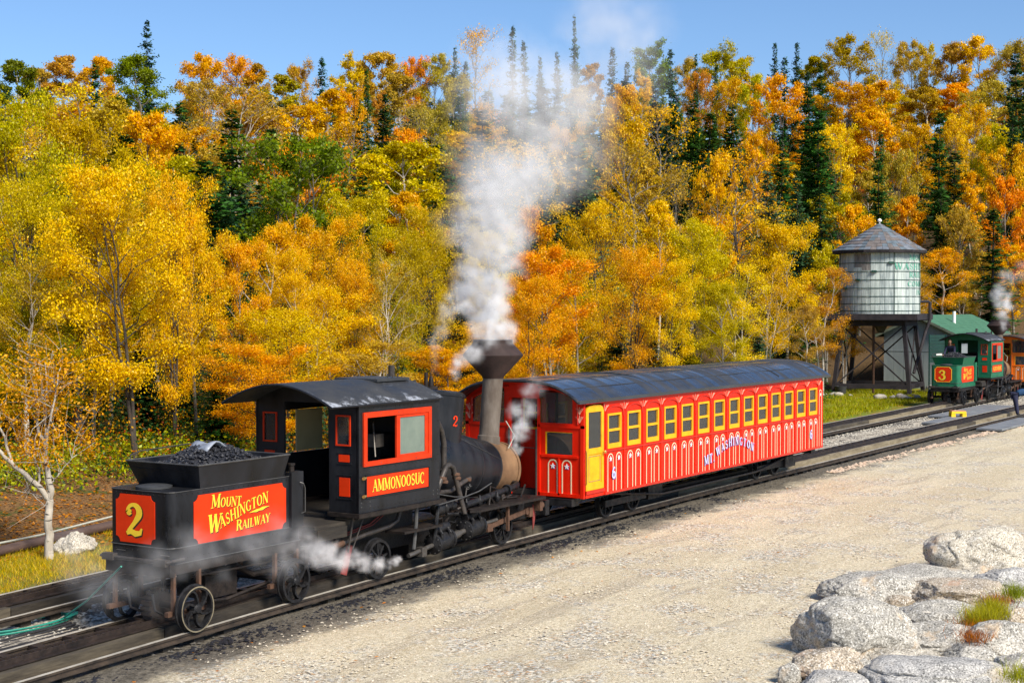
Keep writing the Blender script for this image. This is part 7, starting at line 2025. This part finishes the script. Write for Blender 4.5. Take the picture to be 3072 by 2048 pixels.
def blades(name, n, fn, h, w, colr, lab, seed):
    r = np.random.default_rng(seed); P = fn(r, n); n = len(P)
    a = r.uniform(0, 6.28, n); hh = h * r.uniform(.4, 1.25, n); ln = r.normal(size=(n, 2)) * .45 * hh[:, None]
    dx = np.stack([np.cos(a), np.sin(a), np.zeros(n)], 1) * w
    tip = P + np.stack([ln[:, 0], ln[:, 1], hh], 1)
    V = np.stack([P - dx, P + dx, tip], 1).reshape(-1, 3); F = np.arange(3 * n).reshape(n, 3)
    me = np_mesh(name, V, F, ['leaf'], tint=r.random((n, 3))); o = bpy.data.objects.new(name, me); COL.objects.link(o); o.color = (*colr, 1)
    return tag(o, lab, 'grass', None, 'stuff')
def gpos(r, n, x0, x1, y0, y1, sl=0.0):
    x = r.uniform(x0, x1, n); y = r.uniform(y0, y1, n) + (x - x0) * sl
    k = np.array([noise.noise(Vector((a * .5, b * .5, 3))) + .45 > q for a, b, q in zip(x, y, r.uniform(0, .6, n))]); x, y = x[k], y[k]
    return np.stack([x, y, hgt_np(x, y) - .01], 1)
blades('yellow_grass', 60000, lambda r, n: gpos(r, n, 9, 30, 4.4, 7.6), .13, .006, (.62, .42, .04), 'yellowing grass on the bank at left behind the tracks', 41)
blades('green_grass', 22000, lambda r, n: gpos(r, n, 9, 30, 4.2, 7.4), .10, .007, (.30, .34, .02), 'green grass on the bank at left behind the tracks', 42)
blades('tower_grass', 42000, lambda r, n: gpos(r, n, 46, 84, 5.2, 13, .04), .16, .016, (.34, .36, .015), 'bright green grass round the feet of the water tower', 43)
blades('tower_grass_dry', 20000, lambda r, n: gpos(r, n, 46, 84, 5.0, 11, .04), .16, .014, (.42, .34, .03), 'yellow dry grass in front of the water tower', 44)
def tuft(px_list, seed, name, lab, colr, hh=.20, n=700):
    r = np.random.default_rng(seed); Q = []
    for (X, Y, sp) in px_list:
        g = at_z(2350 + .3495 * X, 1500 + .3495 * (Y + 30), .05); Q.append(np.array([g.x, g.y, .10]) + r.normal(size=(n, 3)) * [sp, sp, .03])
    blades(name, 1, lambda r_, n_: np.concatenate(Q), hh, .004, colr, lab, seed)
tuft([(1740, 1010, .13), (1800, 960, .10), (1680, 1060, .1)], 51, 'grass_tuft', 'yellow-green grass tuft growing in the middle of the rock pile', (.40, .36, .03))
tuft([(1985, 820, .10)], 52, 'grass_tuft_green', 'green grass tuft at the right edge behind the brown boulder', (.30, .33, .03), n=500)
tuft([(1660, 1080, .16), (1640, 1190, .12), (1830, 880, .12)], 53, 'dry_stalks', 'rusty dry stalks between the boulders', (.42, .13, .03), .12, 350)
tuft([(2040, 1540, .1)], 54, 'corner_grass', 'grass tuft in the bottom right corner', (.36, .36, .03), n=400)
def stones(name, P, smin, smax, m, lab, cat, seed):
    r = np.random.default_rng(seed); n = len(P)
    ico = np.array([(0, 0, .8), (.95, 0, .1), (.3, .9, .15), (-.75, .55, .1), (-.75, -.55, .15), (.3, -.9, .1)])
    f = np.array([(0, 1, 2), (0, 2, 3), (0, 3, 4), (0, 4, 5), (0, 5, 1)])
    a = r.uniform(0, 6.28, n); s = smin + (smax - smin) * r.random(n) ** 2.5
    ca, sa = np.cos(a), np.sin(a); B = ico[None] * r.uniform(.7, 1.3, (n, 6, 1)) * s[:, None, None]
    V = np.stack([B[:, :, 0] * ca[:, None] - B[:, :, 1] * sa[:, None], B[:, :, 0] * sa[:, None] + B[:, :, 1] * ca[:, None], B[:, :, 2] * .8], 2) + P[:, None, :]
    F = (f[None] + (np.arange(n) * 6)[:, None, None]).reshape(-1, 3)
    me = np_mesh(name, V.reshape(-1, 3), F, [m]); o = bpy.data.objects.new(name, me); COL.objects.link(o); return tag(o, lab, cat, None, 'stuff')
r_ = np.random.default_rng(77)
def sp(n, x0, x1, ys):
    x = r_.uniform(x0, x1, n) if not callable(x0) else x0(n); y = ys(x, n); return np.stack([x, y, hgt_np(x, y)], 1)
def yardx(n):
    d = 12 + 40 * r_.random(n) ** 1.6; b = np.radians(r_.uniform(10, 53, n)); return d * np.cos(b), d * np.sin(b) + CAMY
M['pebble'] = mat('pale_pebble', (.36, .30, .21), .9, 0, c2=(.74, .66, .52), scale=9, bump=.2)
M['ballast'] = mat('ballast_stone', (.20, .18, .15), .9, 0, c2=(.64, .59, .48), scale=6, bump=.2)
M['chip'] = mat('orange_stone', (.42, .28, .18), .85, 0, c2=(.62, .50, .38), scale=7, bump=.2)
x, y = yardx(60000); k = (y < -1.5); x, y = x[k], y[k]
stones('pebbles', np.stack([x, y, hgt_np(x, y) + .0], 1), .006, .032, 'pebble', 'small pale pebbles strewn over the gravel yard', 'gravel', 61)
stones('ballast_gravel', sp(11000, 6, 100, lambda x, n: r_.uniform(.95, 2.35, n) + (x - 6) * .012), .02, .055, 'ballast', 'grey and white ballast between the two tracks', 'gravel', 62)
stones('coal_debris', sp(5200, 6, 34, lambda x, n: -.92 - np.abs(r_.normal(size=n)) * .26), .012, .05, 'coal', 'coal bits scattered along the near rail', 'coal', 63)
stones('bed_gravel', sp(9000, 4, 100, lambda x, n: r_.uniform(-.85, .85, n)), .015, .045, 'ballast_dark', 'dark gravel between the rails of the main track', 'gravel', 64) if False else None
M['ballast_dark'] = mat('oily_ballast', (.03, .028, .025), .8, 0, c2=(.16, .145, .12), scale=6, bump=.2)
stones('bed_gravel', sp(9000, 4, 100, lambda x, n: r_.uniform(-1.25, .9, n)), .015, .05, 'ballast_dark', 'dark gravel among the rails and ties of the main track', 'gravel', 64)
stones('siding_gravel', sp(7000, 2, 90, lambda x, n: T2(x) + r_.uniform(-1.1, 1.6, n)), .015, .05, 'ballast_dark', 'dark gravel among the rails of the siding', 'gravel', 66)
stones('stone_chips', sp(700, 41, 62, lambda x, n: -1.15 - np.abs(r_.normal(size=n)) * .22 - (x - 41) * .012), .03, .10, 'chip', 'pinkish stone chips along the near rail beyond the coach', 'gravel', 65)

# ================================================================== STEAM
def steam_mat(name, dens, c=(.995, .995, .995), aniso=.0):
    m = bpy.data.materials.new(name); m.use_nodes = True
    nt = m.node_tree; N, L = nt.nodes, nt.links; N.remove(N['Principled BSDF'])
    v = N.new('ShaderNodeVolumePrincipled'); v.inputs['Color'].default_value = (*c, 1); v.inputs['Density'].default_value = dens; v.inputs['Anisotropy'].default_value = aniso
    v.inputs['Density Attribute'].default_value = 'density'
    L.new(v.outputs[0], N['Material Output'].inputs['Volume']); return m
def steam(name, label, pts, rad, amt, vox, dens, seed, jitter=.5, nscale=2.0, nstr=.35, puffs=14, color=(.995, .995, .995), rough=.62):
    """billows strung along pts (world), radius rad and strength amt at each point"""
    r = np.random.default_rng(seed); pts = np.array([tuple(p) for p in pts]); k = len(pts)
    P = []; Rr = []; A = []
    for i in range(k - 1):
        L_ = np.linalg.norm(pts[i + 1] - pts[i]); n = max(2, int(puffs * L_ / max(.05, (rad[i] + rad[i + 1]) / 2) / 3))
        for j in range(n):
            t = (j + r.random()) / n; p = pts[i] + (pts[i + 1] - pts[i]) * t; q = rad[i] + (rad[i + 1] - rad[i]) * t
            o = r.normal(size=3); o /= np.linalg.norm(o); o *= q * jitter * r.random() ** .5
            P.append(p + o); Rr.append(q * r.uniform(.45, .95)); A.append((amt[i] + (amt[i + 1] - amt[i]) * t) * r.uniform(.55, 1.2))
    P = np.array(P); Rr = np.array(Rr); A = np.array(A)
    lo = (P - Rr[:, None] * 1.25).min(0); hi = (P + Rr[:, None] * 1.25).max(0); c = (lo + hi) / 2
    me = bpy.data.meshes.new(name); me.from_pydata((P - c).tolist(), [], [])
    for nm, d in (('rad', Rr), ('amt', A)):
        at = me.attributes.new(nm, 'FLOAT', 'POINT'); at.data.foreach_set('value', d.astype(np.float32))
    o = bpy.data.objects.new(name, me); COL.objects.link(o); o.location = tuple(c)
    g = bpy.data.node_groups.new(name, 'GeometryNodeTree')
    g.interface.new_socket('Geometry', in_out='INPUT', socket_type='NodeSocketGeometry'); g.interface.new_socket('Geometry', in_out='OUTPUT', socket_type='NodeSocketGeometry')
    N, L = g.nodes, g.links
    gi = N.new('NodeGroupInput'); go = N.new('NodeGroupOutput')
    vc = N.new('GeometryNodeVolumeCube')
    e = (hi - lo) / 2
    vc.inputs['Min'].default_value = tuple(-e); vc.inputs['Max'].default_value = tuple(e)
    for ax, q in zip('XYZ', e): vc.inputs['Resolution ' + ax].default_value = int(max(8, min(260, 2 * q / vox)))
    ps = N.new('GeometryNodeInputPosition')
    def noisev(sc_, det, amp):
        n = N.new('ShaderNodeTexNoise'); n.inputs['Scale'].default_value = sc_; n.inputs['Detail'].default_value = det; n.inputs['Roughness'].default_value = rough; L.new(ps.outputs[0], n.inputs['Vector'])
        s_ = N.new('ShaderNodeVectorMath'); s_.operation = 'SUBTRACT'; L.new(n.outputs['Color'], s_.inputs[0]); s_.inputs[1].default_value = (.5, .5, .5)
        m_ = N.new('ShaderNodeVectorMath'); m_.operation = 'SCALE'; L.new(s_.outputs[0], m_.inputs[0]); m_.inputs['Scale'].default_value = amp; return m_.outputs[0]
    ad = N.new('ShaderNodeVectorMath'); ad.operation = 'ADD'; L.new(ps.outputs[0], ad.inputs[0]); L.new(noisev(nscale, 5, nstr), ad.inputs[1])
    sn = N.new('GeometryNodeSampleNearest'); sn.domain = 'POINT'; L.new(gi.outputs[0], sn.inputs['Geometry']); L.new(ad.outputs[0], sn.inputs['Sample Position'])
    def samp(kind, val):
        s_ = N.new('GeometryNodeSampleIndex'); s_.data_type = kind; s_.domain = 'POINT'; L.new(gi.outputs[0], s_.inputs['Geometry']); L.new(val, s_.inputs['Value']); L.new(sn.outputs[0], s_.inputs['Index']); return s_.outputs['Value']
    def attr(nm):
        a = N.new('GeometryNodeInputNamedAttribute'); a.data_type = 'FLOAT'; a.inputs['Name'].default_value = nm; return a.outputs['Attribute']
    p2 = N.new('GeometryNodeInputPosition')
    dist = N.new('ShaderNodeVectorMath'); dist.operation = 'DISTANCE'; L.new(samp('FLOAT_VECTOR', p2.outputs[0]), dist.inputs[0]); L.new(ad.outputs[0], dist.inputs[1])
    def mth(op, a, b=0.0):
        n = N.new('ShaderNodeMath'); n.operation = op
        for s_, v in ((n.inputs[0], a), (n.inputs[1], b)):
            if isinstance(v, (int, float)): s_.default_value = v
            else: L.new(v, s_)
        return n.outputs[0]
    f = mth('SUBTRACT', 1.0, mth('DIVIDE', dist.outputs['Value'], samp('FLOAT', attr('rad'))))
    f = mth('MAXIMUM', f, 0.0); f = mth('POWER', f, 1.5)
    n2 = N.new('ShaderNodeTexNoise'); n2.inputs['Scale'].default_value = nscale * 1.7; n2.inputs['Detail'].default_value = 5; n2.inputs['Roughness'].default_value = .65; L.new(ps.outputs[0], n2.inputs['Vector'])
    mr = N.new('ShaderNodeMapRange'); mr.inputs['From Min'].default_value = .36; mr.inputs['From Max'].default_value = .62; L.new(n2.outputs[0], mr.inputs[0])
    f = mth('MULTIPLY', mth('MULTIPLY', f, samp('FLOAT', attr('amt'))), mr.outputs[0])
    L.new(f, vc.inputs['Density']); L.new(vc.outputs[0], go.inputs[0])
    sm = N.new('GeometryNodeSetMaterial'); mt = steam_mat(name, dens, color); sm.inputs['Material'].default_value = mt
    L.new(vc.outputs[0], sm.inputs[0]); L.new(sm.outputs[0], go.inputs[0])
    me.materials.append(mt)
    md = o.modifiers.new('volume', 'NODES'); md.node_group = g
    return tag(o, label, 'steam', None, 'stuff')
def V(x, y, d): return at_depth(x * 1.3061, y * 1.3061, d)
D0 = 30.1
K = 1.3061 / 4533 * D0
main = [(1140, 790, 30.1, 26), (1120, 745, 30.1, 40), (1115, 690, 30.1, 46), (1118, 630, 30, 52), (1135, 570, 30, 62), (1150, 505, 30, 74), (1165, 440, 30, 88), (1195, 370, 30, 98), (1230, 300, 30, 108)]
steam('chimney_steam', 'white steam billowing up from the flared smokestack of the black locomotive', [V(x, y, d) for x, y, d, w in main], [w * K * q for (x, y, d, w), q in zip(main, (1.1, 1.2, 1.3, 1.35, 1.4, 1.5, 1.6, 1.75, 1.9))], [1.8, 1.6, 1.2, .9, .66, .48, .36, .27, .2], .05, 7.5, 3, jitter=.85, nscale=2.1, nstr=.9, puffs=44)
wisp = [(1180, 420, 30, 60), (1230, 330, 30, 85), (1260, 240, 30.5, 110), (1300, 170, 31, 135), (1360, 120, 31.5, 150), (1440, 200, 31.5, 120)]
steam('drifting_steam', 'thin veil of steam drifting over the dark spruces and into the sky', [V(x, y, d) for x, y, d, w in wisp], [w * K for x, y, d, w in wisp], [.36, .36, .3, .3, .28, .24], .10, 3.0, 5, jitter=.9, nscale=1.1, nstr=.9, puffs=22)
side = [(1045, 865, 29, 12), (1050, 840, 29, 20), (1075, 815, 29.4, 26), (1110, 795, 29.8, 32), (1135, 770, 30, 30)]
steam('valve_steam', 'white steam blowing from the safety valves towards the smokestack', [V(x, y, d) for x, y, d, w in side], [w * K for x, y, d, w in side], [1.2, 1.1, .9, .9, .8], .035, 10.0, 7, jitter=.6, nscale=3.4, nstr=.28)
side2 = [(998, 865, 28.5, 8), (1000, 820, 28.6, 14), (1005, 775, 28.8, 22), (1010, 745, 29, 28), (1050, 690, 29.4, 28), (1085, 715, 29.7, 26)]
steam('valve_steam', 'thin steam wisp curling up left of the main plume, above the dome', [V(x, y, d) for x, y, d, w in side2], [w * K for x, y, d, w in side2], [.25, .3, .5, .7, .8, .8], .04, 8.0, 9, jitter=.6, nscale=3.2, nstr=.35)
front = [(1190, 1040, 29.2, 12), (1185, 1015, 29.2, 24), (1195, 975, 29.2, 34), (1205, 935, 29.2, 30), (1215, 900, 29.3, 28), (1235, 880, 29.5, 24), (1225, 845, 29.6, 16)]
steam('smokebox_steam', 'white steam puffing up in front of the red coach end', [V(x, y, d) for x, y, d, w in front], [w * K for x, y, d, w in front], [1.1, 1.2, 1.2, .8, .5, .3, .15], .035, 10.0, 11, jitter=.7, nscale=3.2, nstr=.3)
low = [(920, 1280, 23.4, 7), (900, 1295, 23.2, 14), (865, 1300, 23, 20), (825, 1290, 22.6, 26), (780, 1285, 22.2, 34), (740, 1270, 21.6, 38), (700, 1260, 21.0, 40)]
K2 = 1.3061 / 4533 * 22
steam('cylinder_steam', 'white steam jet blowing back from the drain pipe under the cab', [V(x, y, d) for x, y, d, w in low], [w * K2 for x, y, d, w in low], [1.8, 1.5, 1.1, .8, .6, .45, .3], .025, 14.0, 13, jitter=.8, nscale=4.5, nstr=.22)
veil = [(700, 1250, 20.6, 45), (640, 1240, 20.2, 60), (560, 1270, 19.8, 60), (470, 1270, 19.6, 60), (390, 1260, 19.6, 60), (330, 1340, 19.5, 60), (240, 1330, 20, 70), (150, 1260, 21.5, 70)]
steam('tender_steam', 'thin grey steam veil hanging along the side and wheels of the black tender', [V(x, y, d) for x, y, d, w in veil], [w * K2 * .95 for x, y, d, w in veil], [.5, .45, .35, .35, .3, .3, .2, .12], .045, 3.2, 15, jitter=.8, nscale=2.6, nstr=.45, puffs=20)
far = [(2305, 752, 76, 12), (2300, 735, 76, 16), (2310, 700, 76, 20), (2300, 665, 76, 24), (2320, 640, 76, 24), (2345, 610, 76, 30)]
K3 = 1.3061 / 4533 * 76
steam('far_chimney_steam', 'small white steam plume rising behind the green locomotive', [V(x, y, d) for x, y, d, w in far], [w * K3 for x, y, d, w in far], [1, 1, .9, .6, .3, .1], .09, 7.0, 17, jitter=.7, nscale=1.3, nstr=.7)
